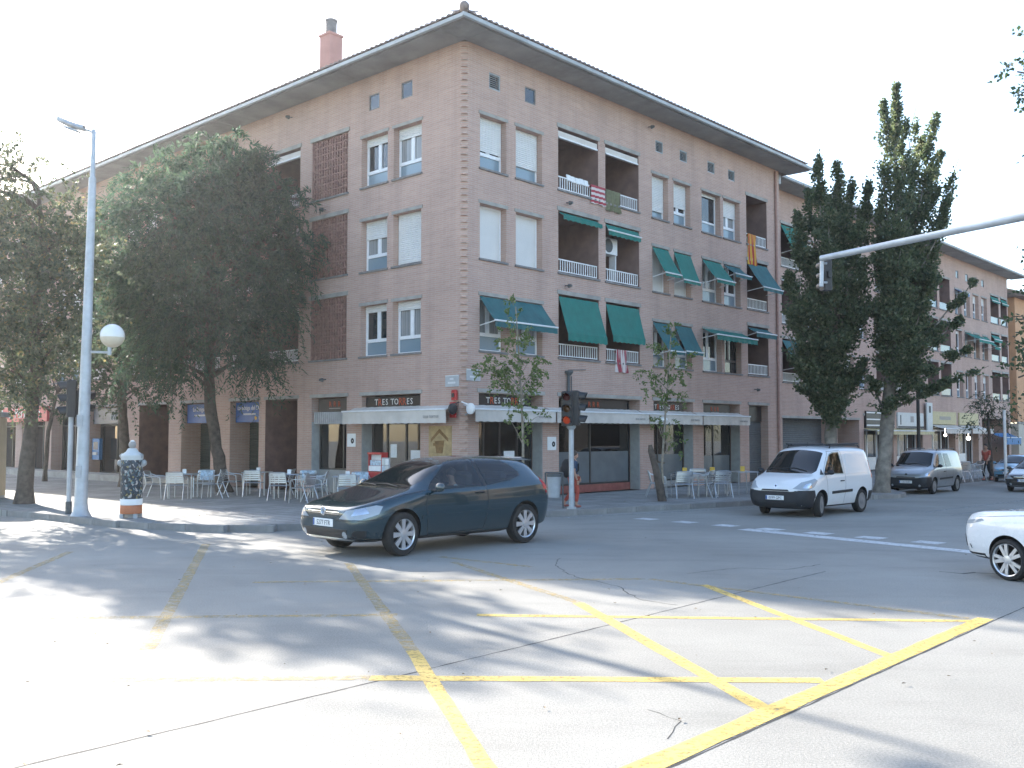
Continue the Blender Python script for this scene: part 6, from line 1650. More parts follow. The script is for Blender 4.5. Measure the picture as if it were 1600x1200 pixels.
def film(loc, rz, label):
    b = MB(); rows = [[(-.20 + .40 * k / 8, -.215 - z * .12 + .012 * math.sin(k * 2.3 + z * 20), .50 + z) for k in range(9)] for z in (0, .08, .16, .24, .30)]; b.grid(rows)
    o = b.build('cushion_cover', M['blue_white'], None, loc, (0, 0, rz)); return tag(o, label, 'cover', 'blue and white covers on café chair backs')
TB = [(-10.0, 29.75, 'the table nearest the poster pillar', 0.05), (-8.15, 31.3, 'the table before the drooping tree', -.04), (-6.75, 29.5, 'the third table from the pillar', .06), (-4.75, 28.1, 'the table behind the car bonnet', .12)]
for i, (x, y, where, a) in enumerate(TB):
    place(_tb0, 't', (x, y, KZ), a, 'square aluminium café table: ' + where.replace('the table ', ''), 'table', 'café tables on the plaza')
    holder((x + .02, y + .05, KZ + .737), 'small white napkin holder on ' + where, 'white_paper')
CH = [(0, -.82, .0, -90, 'seen side-on at the left of'), (0, .02, -.62, 0, 'with its back to the street at'), (0, .45, .62, 180, 'facing the street behind'), (0, .92, .02, 90, 'seen side-on at the right of'),
      (1, -.80, .0, -90, 'seen side-on at the left of'), (1, .05, -.62, 0, 'with its back to the street at'), (1, .84, .1, 90, 'seen side-on at the right of'),
      (2, -.1, -.62, 0, 'with its back to the street at'), (2, .42, .60, 180, 'facing the street behind'), (2, .90, .0, 90, 'seen side-on at the right of'),
      (3, -.86, -.05, -100, 'turned away left of'), (3, .1, -.60, 8, 'with its back to the street at'), (3, .3, .62, 186, 'facing the street behind'), (3, -1.15, -.5, 70, 'pushed aside, left of')]
for t, dx, dy, ang, how in CH:
    x, y, where, a = TB[t]
    place(_ch0, 'c', (x + dx, y + dy, KZ), R(ang) + random.uniform(-.12, .12), 'aluminium chair %s %s' % (how, where), 'chair', 'aluminium chairs on the plaza')
for t, dx, dy in ((0, .45, .62), (2, .42, .60), (3, .3, .62)):
    x, y, where, a = TB[t]; film((x + dx, y + dy, KZ), R(180), 'blue and white cover on the chair behind ' + where)
TB2 = [(5.35, 30.3, 'the table beside the young tree', .1), (6.30, 30.75, 'the middle table before the shops', .2), (7.45, 31.6, 'the table half hidden by the white van', .3)]
for x, y, where, a in TB2:
    place(_tb0, 't', (x, y, KZ), a, 'square aluminium café table: ' + where.replace('the table ', '').replace('the ', ''), 'table', 'café tables along the long front')
    holder((x, y, KZ + .737), 'small yellow napkin holder on ' + where, 'yellow', .16, .07)
for t, dx, dy, ang, how in [(0, -.85, -.1, -95, 'seen side-on left of'), (0, -.2, -.65, 6, 'with its back to the street at'), (0, .52, -.25, 60, 'turned slantwise right of'), (1, -.35, .6, 170, 'facing the street behind'), (1, .12, -.65, 5, 'with its back to the street at'), (2, -.75, .0, -85, 'seen side-on left of')]:
    x, y, where, a = TB2[t]
    place(_ch0, 'c', (x + dx, y + dy, KZ), R(ang), 'aluminium chair %s %s' % (how, where), 'chair', 'aluminium chairs along the long front')
for i, (x, y, r_) in enumerate(((18.3, 39.9, 30), (18.9, 40.3, 200), (19.4, 41.0, 100))):
    place(_ch0, 'c', (x, y, KZ), R(r_), 'aluminium chair on the far pavement, %s' % ('nearest the silver van', 'the middle one of three', 'nearest the light blue car')[i], 'chair', 'aluminium chairs on the far pavement')
# ------------------------------------------------------------------ vehicles
# local axes: +x forward, +y the car's left, z up; origin on the ground midway between the axles
def loft_body(stations, arches, arch_r, well):
    """closed smooth body through cross-sections, wheel arches cut out"""
    b = MB(); rings = []
    for (x, zb, zs, zt, wb, ws, wt) in stations:
        k = min(1.0, max(0.05, (zt - zs) / .40))
        half = [(wb * .78, zb), (wb, zb + .07), (ws, zb + (zs - zb) * .45), (ws * .99, zs - .07), (ws * (.965 if k > .3 else .93), zs), (wt, zt - .115 * k), (wt * .84, zt - .03 * k)]
        ring = [(x, 0, zb)] + [(x, y, z) for y, z in half] + [(x, 0, zt)] + [(x, -y, z) for y, z in reversed(half)]
        rings.append(ring)
    n = len(rings[0]); vs = [p for r in rings for p in r]; fs = []
    for i in range(len(rings) - 1):
        for k in range(n): j = (k + 1) % n; fs.append((i * n + k, i * n + j, (i + 1) * n + j, (i + 1) * n + k))
    fs.append(tuple(range(n - 1, -1, -1))); e = (len(rings) - 1) * n; fs.append(tuple(range(e, e + n)))
    b.add(vs, fs)
    me = b.mesh('tmp', [M['black']])
    cr = me.attributes.new('crease_edge', 'FLOAT', 'EDGE')
    for e_ in me.edges:
        i, j = e_.vertices
        if i % n == j % n: cr.data[e_.index].value = {5: .45, n - 5: .45, 6: .3, n - 6: .3, 2: .5, n - 2: .5}.get(i % n, 0.0)
        elif abs(i - j) in (1, n - 1) and (i // n in (0, len(rings) - 1)): cr.data[e_.index].value = .35
    o = bpy.data.objects.new('tmp', me); COL.objects.link(o)
    sub = o.modifiers.new('s', 'SUBSURF'); sub.levels = 2; sub.render_levels = 2
    cut = MB()
    for ax in arches:
        for s_ in (-1, 1):
            y0, y1 = (.42, 1.3) if s_ > 0 else (-1.3, -.42)
            cut.lathe([(arch_r, y0), (arch_r, y1)], 40, 'y', (ax, 0, arch_r * .94))
    oc = bpy.data.objects.new('tmpc', cut.mesh('tmpc', [M['rubber']])); COL.objects.link(oc)
    bo = o.modifiers.new('b', 'BOOLEAN'); bo.object = oc; bo.operation = 'DIFFERENCE'; bo.solver = 'EXACT'; bo.material_mode = 'TRANSFER'
    def ev():
        dg = bpy.context.evaluated_depsgraph_get(); dg.update()
        return bpy.data.meshes.new_from_object(o.evaluated_get(dg), depsgraph=dg)
    full = ev(); final = full; od = None
    if well:                                                  # hollow cabin between the side windows
        c2 = MB()
        for pl in well: c2.prism(pl, -1.3, 1.3, 'xz')
        od = bpy.data.objects.new('tmpd', c2.mesh('tmpd', [M['rubber']])); COL.objects.link(od)
        b2 = o.modifiers.new('d', 'BOOLEAN'); b2.object = od; b2.operation = 'DIFFERENCE'; b2.solver = 'EXACT'; b2.material_mode = 'TRANSFER'
        final = ev()
        bpy.data.objects.remove(od)
    bpy.data.objects.remove(o); bpy.data.objects.remove(oc)
    return full, final

def inset(pl, d):
    cx = sum(p[0] for p in pl) / len(pl); cz = sum(p[1] for p in pl) / len(pl); out = []
    for x, z in pl:
        v = Vector((cx - x, cz - z)); v = v.normalized() * d * 1.5; out.append((x + v.x, z + v.y))
    return out
M['clear_car_glass'] = glassmat('clear_car_glass', (.82, .90, .88), .6, .85)
M['seat_cloth'] = simple('grey_seat_cloth', (.06, .062, .065), .9, var=.2)

class Car:
    def __init__(s, name, label, cat, paint, stations, arches, arch_r, group=None, cabin=None):
        s.root = empty(name, (0, 0, 0), 0, label, cat, group)
        full, me = loft_body(stations, arches, arch_r, cabin); me.name = 'body'
        inner = [i for i, m_ in enumerate(me.materials) if m_ == M['rubber']]; dark = [p.material_index in inner for p in me.polygons]
        me.materials.clear(); me.materials.append(paint); me.materials.append(M['black'])
        for p in me.polygons:
            p.use_smooth = True
            c = p.center; p.material_index = 0
            if dark[p.index]: p.material_index = 1; p.use_smooth = False
            if c.z < .27 and p.normal.z < -.5: p.material_index = 1
        me.set_sharp_from_angle(angle=R(35))
        s.body = link('body', me, s.root); s.me = me
        bm = bmesh.new(); bm.from_mesh(full); s.bvh = BVHTree.FromBMesh(bm); bm.free()
    def patch(s, name, pts, d, mat, off=.006, res=.05, parent=None, thick=.0):
        """piece that lies on the body: outline points are cast along d onto it"""
        d = Vector(d).normalized(); e1 = d.cross(Vector((0, 0, 1))).normalized() if abs(d.z) < .95 else Vector((0, 1, 0)); e2 = e1.cross(d)
        P = [Vector(p) for p in pts]; q = [(p.dot(e1), p.dot(e2)) for p in P]; loop = []
        for i in range(len(q)):
            a, c = Vector(q[i]), Vector(q[(i + 1) % len(q)]); k = max(1, int((c - a).length / res))
            loop += [a.lerp(c, t / k) for t in range(k)]
        xs = [p.x for p in loop]; ys = [p.y for p in loop]
        def inside(x, y):
            r_ = False
            for i in range(len(loop)):
                a, c = loop[i], loop[i - 1]
                if (a.y > y) != (c.y > y) and x < (c.x - a.x) * (y - a.y) / (c.y - a.y) + a.x: r_ = not r_
            return r_
        pts2 = list(loop); n = len(loop)
        x = min(xs) + res * .5
        while x < max(xs):
            y = min(ys) + res * .5
            while y < max(ys):
                if inside(x, y) and min((Vector((x, y)) - l).length for l in loop) > res * .35: pts2.append(Vector((x, y)))
                y += res
            x += res
        V, E, F, *_ = delaunay_2d_cdt(pts2, [(i, (i + 1) % n) for i in range(n)], [], 1, 1e-5)
        vs = []; ns = []
        for v in V:
            o = e1 * v[0] + e2 * v[1] - d * 6
            h, nn, _, _ = s.bvh.ray_cast(o, d)
            if h is None:
                h, nn, _, _ = s.bvh.find_nearest(e1 * v[0] + e2 * v[1] + d * sum(p.dot(d) for p in P) / len(P))
            if nn.dot(d) > 0: nn = -nn
            vs.append(tuple(h + nn * off)); ns.append(nn)
        b = MB(); b.smooth = True; b.add(vs, [tuple(f) for f in F])
        # turn the rim of the piece back into the body
        cnt = {}
        for f in F:
            for i in range(len(f)):
                k = (f[i], f[(i + 1) % len(f)]); kk = tuple(sorted(k)); cnt.setdefault(kk, []).append(k)
        b.smooth = False
        for kk, L in cnt.items():
            if len(L) == 1:
                i, j = L[0]; a, c = Vector(vs[i]), Vector(vs[j]); b.add([tuple(c), tuple(a), tuple(a - ns[i] * (off + .01)), tuple(c - ns[j] * (off + .01))], [(0, 1, 2, 3)])
        me = b.mesh(name, mat if not isinstance(mat, str) else M[mat])
        return link(name, me, parent or s.root)
    def side(s, name, xz, mat, sg, off=.006, res=.05, parent=None):
        return s.patch(name, [(x, sg * 1.5, z) for x, z in xz], (0, -sg, 0), mat, off, res, parent)
    def front(s, name, yz, mat, off=.006, res=.05, rear=False):
        return s.patch(name, [(-3.0 if rear else 3.0, y, z) for y, z in yz], (1 if rear else -1, 0, 0), mat, off, res)
    def seam(s, pts, sg, w=.009, name='panel_gap', d=None, mat='black'):
        b = MB(); rows = []
        for i in range(len(pts) - 1):
            a, c = Vector(pts[i]), Vector(pts[i + 1]); k = max(2, int((c - a).length / .04)); t = (c - a).normalized(); nrm = Vector((-t.y, t.x)) * w / 2
            seg = []
            for j in range(k + 1):
                p = a.lerp(c, j / k); row = []
                for e in (-1, 1):
                    q = p + nrm * e; h, nn, _, _ = s.bvh.ray_cast(Vector((q.x, sg * 3, q.y)), Vector((0, -sg, 0)))
                    if h is None: row = None; break
                    if nn.y * sg < 0: nn = -nn
                    row.append(tuple(h + nn * .0025))
                if row: seg.append(row)
            if len(seg) > 1: b.grid(seg)
        if b.v: return link(name, b.mesh(name, M[mat]), s.root)
    def wheel(s, x, y, r, w, sg, style, steer=0.0, nsp=8, rr=1.07):
        wr = link('wheel', None, s.root, (x, y, r), (0, 0, steer))
        b = MB(); p = [(r * .66 * rr, -w / 2 + .01), (r * (.66 * rr + .06), -w / 2), (r * .95, -w / 2 + .012), (r, -w * .32), (r, w * .32), (r * .95, w / 2 - .012), (r * (.66 * rr + .06), w / 2), (r * .66 * rr, w / 2 - .01)]
        b.lathe(p, 36, 'y', cap=False); b.lathe([(r * .66 * rr, -w * .3), (.02, -w * .28)], 24, 'y', cap=False)
        link('tyre', b.mesh('tyre', M['rubber']), wr)
        b = MB(); o = sg * w * .42; R0 = r; r = r * rr
        if style == 'steel':
            b.lathe([(r * .67, o), (r * .63, o - sg * .02), (r * .56, o - sg * .045), (r * .42, o - sg * .015), (r * .32, o + sg * .0), (r * .22, o + sg * .012), (r * .10, o + sg * .02)], 28, 'y')
            for k in range(10):
                a = 2 * math.pi * k / 10; c_, s_ = math.cos(a) * r * .47, math.sin(a) * r * .47
                b.cur = 1; b.lathe([(r * .05, o - sg * .01), (r * .05, o - sg * .024)], 8, 'y', (c_, 0, s_)); b.cur = 0
            mats = [M['steel_wheel'], M['black']]
        else:
            b.lathe([(r * .69, o - sg * .005), (r * .68, o + sg * .004), (r * .62, o - sg * .01), (r * .60, o - sg * .06)], 36, 'y', cap=False)
            b.lathe([(r * .20, o - sg * .02), (r * .17, o + sg * .002), (r * .08, o + sg * .006), (.003, o + sg * .006)], 20, 'y')
            for k in range(nsp):
                for da in ((-.16, .16) if style == 'double' else (0,)):
                    a = 2 * math.pi * k / nsp + da * .9
                    w0, w1 = (.030, .028) if style == 'double' else (.026, .040)
                    t = Vector((math.cos(a), 0, math.sin(a))); n = Vector((-math.sin(a), 0, math.cos(a)))
                    a1 = a + da * .5; t1 = Vector((math.cos(a1), 0, math.sin(a1)))
                    P = []
                    for yy in (o - sg * .035, o - sg * .003):
                        P += [t * r * .12 + n * w0 + Vector((0, yy, 0)), t * r * .12 - n * w0 + Vector((0, yy, 0)), t1 * r * .63 - n * w1 + Vector((0, yy + sg * .0, 0)), t1 * r * .63 + n * w1 + Vector((0, yy + sg * .0, 0))]
                    b.add([tuple(p_) for p_ in P], [(0, 1, 2, 3), (4, 5, 6, 7), (0, 1, 5, 4), (1, 2, 6, 5), (2, 3, 7, 6), (3, 0, 4, 7)])
            mats = [M['alloy']]
        link('rim', b.mesh('rim', mats), wr)
        return wr
    def plate(s, x, z, txt, y=0.0, rear=False, pitch=0.0):
        b = MB(); b.bevbox(-.26, .26, -.055, .055, 0, .012, .004); b.v = [(p[2], p[0], p[1]) for p in b.v]
        o = b.build('number_plate', M['white_paper'], s.root, (x, y, z), (0, pitch, math.pi if rear else 0))
        text('lettering', txt, .098, 'letter_dark', o, (.0135, .02, -.034), (R(90), 0, R(90)), ext=.001, sx=.92)
        e = MB(); e.box(.0125, .0135, -.255, -.215, -.05, .05); link('blue_band', e.mesh('blue_band', M['sign_blue']), o)
        return o
    def mirror(s, x, y, z, sg, mat, up=.0):
        b = MB(); b.ball((0, 0, 0), .1, 14, (.55, 1.0, .68)); b.ball((-.015, 0, 0), .098, 14, (.5, 1.02, .7)); m = link('mirror', b.mesh('mirror', mat if not isinstance(mat, str) else M[mat]), s.root, (x, y + sg * .12, z + .02))
        b = MB(); b.tube([(0, sg * -.16, -.05), (0, -sg * .04, -.04)], .028, 8); link('stalk', b.mesh('stalk', M['black']), m)
        b = MB(); b.ball((-.04, 0, 0), .085, 12, (.2, .95, .62)); link('glass', b.mesh('glass', M['car_glass']), m)
    def handle(s, x, z, sg, mat='black'):
        h, nn, _, _ = s.bvh.ray_cast(Vector((x, sg * 3, z)), Vector((0, -sg, 0)))
        b = MB(); b.tube([(-.09, 0, 0), (-.07, sg * .03, .005), (.07, sg * .03, .005), (.09, 0, 0)], .014, 8); link('door_handle', b.mesh('door_handle', mat if not isinstance(mat, str) else M[mat]), s.root, tuple(h))
    def wiper(s, pts):
        b = MB(); P = []
        for x, y in pts:
            h, nn, _, _ = s.bvh.ray_cast(Vector((x, y, 4)), Vector((0, 0, -1))); P.append(h + Vector((0, 0, .022)))
        b.tube(P, .009, 6); link('wiper', b.mesh('wiper', M['black']), s.root)

def hatchback(name, label, paint, plate, detail=True, trim='black'):
    st = [(2.135, .36, .56, .66, .50, .56, .50), (2.115, .26, .60, .70, .62, .69, .60), (2.02, .22, .66, .745, .70, .775, .66), (1.86, .20, .715, .785, .76, .83, .71), (1.55, .19, .79, .85, .79, .865, .74), (1.22, .19, .87, .93, .79, .87, .74), (1.06, .19, .895, .975, .79, .87, .725),
          (.92, .19, .90, 1.05, .79, .87, .69), (.56, .19, .905, 1.25, .79, .872, .62), (.26, .19, .91, 1.38, .79, .875, .585), (-.08, .19, .92, 1.425, .79, .876, .57), (-.7, .19, .935, 1.432, .79, .876, .565), (-1.2, .19, .95, 1.41, .79, .874, .56), (-1.56, .20, .965, 1.38, .78, .865, .555), (-1.70, .21, .97, 1.30, .77, .85, .56),
          (-1.83, .24, .97, 1.07, .76, .84, .64), (-1.91, .28, .88, .96, .71, .79, .62), (-1.945, .34, .80, .86, .67, .75, .60), (-1.955, .40, .70, .76, .60, .68, .54)]
    w_a = [(.80, .925), (.71, 1.015), (.24, 1.315), (.05, 1.362), (-.31, 1.368), (-.35, .955)]
    w_b = [(-.43, .96), (-.395, 1.368), (-.80, 1.362), (-1.02, 1.335), (-1.17, 1.27), (-1.29, 1.16), (-1.29, 1.10), (-1.20, 1.065), (-1.0, 1.02)]
    c = Car(name, label, 'car', paint, st, (1.289, -1.289), .355, cabin=[inset(w_a, .018), inset(w_b, .018)])
    gm = 'clear_car_glass'
    for sg in (1, -1):
        c.side('side_window', w_a, gm, sg)
        c.side('side_window', w_b, gm, sg)
        c.side('pillar_trim', [(-.355, .955), (-.32, 1.368), (-.39, 1.368), (-.425, .96)], 'black', sg, .004)
        c.patch('headlight', [(2.13, sg * .40, .555), (2.08, sg * .52, .675), (1.72, sg * .76, .745), (1.66, sg * .83, .73), (1.74, sg * .84, .625), (1.98, sg * .74, .555)], (-.72, -sg * .69, 0), 'lens', .006, .04)
        c.patch('lamp_bowl', [(2.0, sg * .56, .60), (1.97, sg * .60, .69), (1.84, sg * .68, .715), (1.80, sg * .72, .64)], (-.72, -sg * .69, 0), 'chrome', .009, .03)
        c.side('tail_light', [(-1.74, .86), (-1.70, 1.0), (-1.80, 1.06), (-1.93, 1.03), (-2.03, .86)], 'red_lens', sg, .006, .04)
        c.side('side_moulding', [(.93, .515), (.93, .565), (-.93, .60), (-.93, .55)], paint, sg, .014)
        c.side('sill', [(.90, .20), (.90, .25), (-.90, .265), (-.90, .215)], 'black', sg, .006)
        c.handle(-.24, .86, sg, 'black')
        c.seam([(.80, .92), (.86, .70), (.80, .30)], sg); c.seam([(-.39, 1.0), (-.43, .70), (-.36, .30)], sg); c.seam([(.80, .28), (-.36, .29)], sg); c.seam([(1.62, .80), (1.25, .875), (.82, .93)], sg, .007); c.seam([(2.05, .535), (1.85, .545), (1.68, .56)], sg, .012); c.side('fog_recess', [(2.08, .27), (2.08, .40), (1.92, .40), (1.90, .29)], 'black', sg, .004, .04)
        c.mirror(.70, sg * .86, .955, sg, paint)
        for ax, st_ in ((1.289, R(6)), (-1.289, 0)): c.wheel(ax, sg * .765, .316, .205, sg, 'single', st_ , 8)
        c.front('fog_lamp', [(sg * .52 + .05 * math.cos(k * .785), .335 + .05 * math.sin(k * .785)) for k in range(8)], 'lens', .006, .04)
    c.patch('windscreen', [(1.09, -.62, 2), (1.12, 0, 2), (1.09, .62, 2), (.84, .655, 2), (.36, .56, 2), (.32, 0, 2), (.36, -.56, 2), (.84, -.655, 2)], (0, 0, -1), 'car_glass', .005, .06)
    for y in (.36, -.36):                                       # seats seen through the side windows
        b = MB(); b.bevbox(-.36, -.23, y - .24, y + .24, .95, 1.17, .05); b.bevbox(-.34, -.26, y - .13, y + .13, 1.19, 1.33, .03); link('seat', b.mesh('seat', M['seat_cloth']), c.root)
        b = MB(); b.bevbox(-1.12, -1.0, y - .24, y + .24, 1.0, 1.16, .05); link('rear_seat', b.mesh('rear_seat', M['seat_cloth']), c.root)
    b = MB(); ring = [(.30 + .06 * math.sin(t * .5236), .36 + .17 * math.cos(t * .5236), .99 + .15 * math.sin(t * .5236)) for t in range(13)]; b.tube(ring, .016, 6); link('steering_wheel', b.mesh('steering_wheel', M['black']), c.root)
    c.front('rear_window', [(-.50, 1.12), (.50, 1.12), (.44, 1.36), (-.44, 1.36)], 'car_glass', .006, .06, rear=True)
    c.front('grille', [(-.42, .60), (.42, .60), (.36, .675), (-.36, .675)], 'black', .004, .05)
    for z in (.618, .643): c.front('grille_bar', [(-.40, z), (.40, z), (.40, z + .009), (-.40, z + .009)], 'chrome', .010, .06)
    c.front('lower_grille', [(-.56, .29), (.56, .29), (.58, .41), (-.58, .41)], 'black', .005, .05)
    c.front('bumper_gap', [(-.66, .530), (.66, .530), (.66, .542), (-.66, .542)], 'black', .003, .06)
    c.front('bumper_trim', [(-.62, .255), (.62, .255), (.62, .275), (-.62, .275)], 'chrome', .008, .06)
    c.front('rear_bumper', [(-.66, .30), (.66, .30), (.66, .38), (-.66, .38)], 'black', .008, .06, rear=True)
    b = MB(); b.lathe([(.062, 0), (.066, .006), (.060, .014), (.052, .014), (.050, .006)], 22, 'x'); h, *_ = c.bvh.ray_cast(Vector((3, 0, .655)), Vector((-1, 0, 0)))
    em = link('emblem', b.mesh('emblem', M['chrome']), c.root, tuple(h + Vector((.008, 0, 0))))
    b = MB(); b.tube([(.012, -.035, .035), (.012, -.012, -.002), (.012, 0, .02), (.012, .012, -.002), (.012, .035, .035)], .006, 5); b.tube([(.012, -.042, .005), (.012, -.022, -.042), (.012, 0, -.008), (.012, .022, -.042), (.012, .042, .005)], .006, 5); link('mark', b.mesh('mark', M['chrome']), em)
    h, *_ = c.bvh.ray_cast(Vector((3, 0, .49)), Vector((-1, 0, 0))); c.plate(h.x + .006, .49, plate)
    h, *_ = c.bvh.ray_cast(Vector((-3, 0, .66)), Vector((1, 0, 0))); c.plate(h.x - .006, .66, plate, rear=True)
    c.wiper([(1.10, .45), (1.03, .1), (1.05, -.3)]); c.wiper([(1.10, -.1), (1.05, -.35), (1.03, -.58)])
    b = MB(); b.prism([(-1.55, 1.365), (-1.80, 1.325), (-1.81, 1.34), (-1.57, 1.385)], -.48, .48, 'xz'); link('spoiler', b.mesh('spoiler', paint), c.root)
    b = MB(); b.tube([(-1.5, 0, 1.37), (-1.62, 0, 1.5)], .006, 5); link('aerial', b.mesh('aerial', M['black']), c.root)
    return c

paint_dark = carpaint('dark_teal_car_paint', (0.004, 0.036, 0.054), .17, .35)
gf = hatchback('parked_car', 'dark blue green hatchback turning across the junction in front of the corner restaurant', paint_dark, '5277 FTR')
gf.root.name = 'hatchback_car'
GS = 1.15
gf.root.scale = (GS * .985, GS, GS * 1.02)
gf.root.location = (-1.47, 18.38, 0); gf.root.rotation_euler = (0, 0, math.atan2(-math.cos(R(46.0)), -math.sin(R(46.0))))

def small_van(name, label, paint, plate, short, cat='van'):
    k = 0 if short else .19
    xf, xr = 1.157 + k, -1.157 - k
    e = .78 + k * .5
    st = [(xf + .83, .38, .62, .72, .56, .62, .55), (xf + .80, .27, .66, .80, .66, .74, .62), (xf + .70, .22, .78, .90, .74, .83, .68), (xf + .52, .20, .91, 1.02, .80, .875, .74), (xf + .30, .20, .98, 1.08, .82, .895, .77), (xf + .12, .20, 1.0, 1.13, .82, .90, .77),
          (xf + .0, .20, 1.02, 1.21, .82, .90, .75), (xf - .32, .20, 1.06, 1.53, .82, .90, .71), (xf - .56, .20, 1.07, 1.745, .82, .90, .72), (xf - .82, .20, 1.08, 1.81, .82, .90, .73), (0, .20, 1.09, 1.84, .82, .90, .735), (xr + .3, .20, 1.09, 1.84, .82, .90, .73), (xr - .45, .22, 1.08, 1.81, .81, .89, .72), (xr - .62, .24, 1.06, 1.78, .80, .88, .70), (xr - .70, .28, 1.02, 1.70, .77, .85, .62), (xr - .73, .34, .96, 1.62, .70, .80, .58)]
    wv = [(xf - .20, 1.10), (xf - .66, 1.60), (xf - .85, 1.66), (xf - 1.20, 1.67), (xf - 1.24, 1.08)]
    wr_ = [(xf - 1.34, 1.08), (xf - 1.33, 1.645), (xf - 1.86, 1.64), (xf - 2.02, 1.10)]
    c = Car(name, label, cat, paint, st, (xf, xr), .365, cabin=[inset(wv, .02)] + ([] if short else [inset(wr_, .02)]))
    for sg in (1, -1):
        c.side('side_window', wv, 'clear_car_glass', sg)
        c.side('mirror_triangle', [(xf - .02, 1.085), (xf - .17, 1.23), (xf - .17, 1.085)], 'black', sg)
        c.patch('headlight', [(xf + .80, sg * .48, .74), (xf + .62, sg * .62, .90), (xf + .28, sg * .83, .99), (xf + .22, sg * .88, .94), (xf + .40, sg * .86, .78), (xf + .62, sg * .78, .70)], (-.72, -sg * .69, 0), 'lens', .008, .04)
        c.patch('lamp_bowl', [(xf + .62, sg * .62, .75), (xf + .56, sg * .68, .86), (xf + .42, sg * .76, .88), (xf + .42, sg * .79, .77)], (-.72, -sg * .69, 0), 'chrome', .011, .03)
        c.side('side_bumper', [(xf + .85, .26), (xf + .85, .70), (xf + .38, .70), (xf + .335, .56), (xf + .36, .26)], 'bumper', sg, .008)
        c.side('side_moulding', [(xf - .55, .575), (xf - .55, .645), (xr + .62, .665), (xr + .62, .595)], 'bumper', sg, .016)
        c.side('tail_light', [(xr - .58, .95), (xr - .58, 1.42), (xr - .74, 1.42), (xr - .74, .95)], 'red_lens', sg, .006, .05)
        c.side('rear_bumper', [(xr - .40, .28), (xr - .40, .58), (xr - .76, .58), (xr - .76, .28)], 'bumper', sg, .008)
        c.handle(xf - 1.10, .90, sg, 'bumper')
        c.seam([(xf - .26, 1.06), (xf - .30, .70), (xf - .36, .30)], sg, .010); c.seam([(xf - 1.30, 1.68), (xf - 1.31, .80), (xf - 1.26, .28)], sg, .010); c.seam([(xf - .36, .28), (xf - 1.26, .27)], sg, .010); c.seam([(xf - .16, 1.08), (xf - .66, 1.68), (xf - 1.30, 1.71)], sg, .008)
        if short:
            a, z0, z1 = xf - 1.42, 1.08, 1.60
            c.side('pressed_panel', [(a, z0), (a - .06, z1 - .02), (a - .18, z1 + .02), (xr - .30, z1 - .02), (xr - .42, z0 + .2), (xr - .42, z0 + .05), (xr - .34, z0)], paint, sg, .011)
        else:
            c.side('side_window', wr_, 'clear_car_glass', sg)
            c.seam([(xf - 2.1, 1.68), (xf - 2.12, .80), (xf - 2.05, .45)], sg, .010)
            c.side('rear_panel', [(xf - 2.18, 1.10), (xf - 2.10, 1.60), (xr - .42, 1.58), (xr - .50, 1.12)], 'car_glass', sg) if False else None
        c.mirror(xf - .22, sg * .90, 1.13, sg, 'bumper')
        c.wheel(xf, sg * .775, .315, .195, sg, 'steel', R(14) if short else 0); c.wheel(xr, sg * .775, .315, .195, sg, 'steel')
        c.front('fog_lamp', [(sg * .55 + .045 * math.cos(q * .785), .36 + .045 * math.sin(q * .785)) for q in range(8)], 'lens' if not short else 'black', .014, .04)
    for y in (.40, -.40):
        b = MB(); b.bevbox(xf - 1.22, xf - 1.08, y - .24, y + .24, 1.09, 1.36, .05); b.bevbox(xf - 1.20, xf - 1.12, y - .13, y + .13, 1.39, 1.56, .03); link('seat', b.mesh('seat', M['seat_cloth']), c.root)
    c.patch('windscreen', [(xf + .14, -.66, 3), (xf + .19, 0, 3), (xf + .14, .66, 3), (xf - .02, .725, 3), (xf - .54, .64, 3), (xf - .57, 0, 3), (xf - .54, -.64, 3), (xf - .02, -.725, 3)], (0, 0, -1), 'car_glass', .005, .07)
    c.front('bumper', [(-.72, .25), (.72, .25), (.76, .50), (.70, .69), (.45, .665), (-.45, .665), (-.70, .69), (-.76, .50)], 'bumper', .010, .06)
    c.front('lower_grille', [(-.48, .28), (.48, .28), (.52, .38), (-.52, .38)], 'black', .016, .05)
    c.front('grille', [(-.40, .675), (.40, .675), (.36, .715), (-.36, .715)], 'black', .010, .05)
    c.front('rear_window', [(-.50, 1.1), (.50, 1.1), (.46, 1.55), (-.46, 1.55)], 'car_glass', .006, .06, rear=True)
    h, *_ = c.bvh.ray_cast(Vector((4, 0, .80)), Vector((-1, 0, 0)))
    b = MB(); b.prism([(0, .062), (.047, 0), (0, -.062), (-.047, 0)], 0, .016, 'yz') if short else b.lathe([(.05, 0), (.05, .012)], 18, 'x')
    if short: b.cur = 1; b.prism([(0, .038), (.026, 0), (0, -.038), (-.026, 0)], .014, .019, 'yz')
    link('emblem', b.mesh('emblem', [M['chrome'], M['bumper']]), c.root, (h.x - .012, 0, .80), (0, R(-28), 0))
    h, *_ = c.bvh.ray_cast(Vector((4, 0, .50)), Vector((-1, 0, 0))); c.plate(h.x + .018, .50, plate)
    c.wiper([(xf + .06, .50), (xf - .02, .1), (xf + .02, -.3)]); c.wiper([(xf + .06, -.05), (xf, -.35), (xf - .02, -.6)])
    for y in (-.70, .70):
        b = MB(); b.bevbox(xf - 1.0 if short else xf - .9, xf - .62, y - .001, y + .001, 0, .002, .0005) if False else b.tube([(xf - .95, y * .88, 1.765), (xf - 1.0, y * .88, 1.83), (xr - .30, y * .88, 1.835), (xr - .35, y * .88, 1.775)], .018, 8)
        link('roof_rail', b.mesh('roof_rail', M['black']), c.root)
    b = MB(); b.tube([(xf - .82, 0, 1.74), (xf - .92, 0, 1.92)], .007, 5); link('aerial', b.mesh('aerial', M['black']), c.root)
    return c
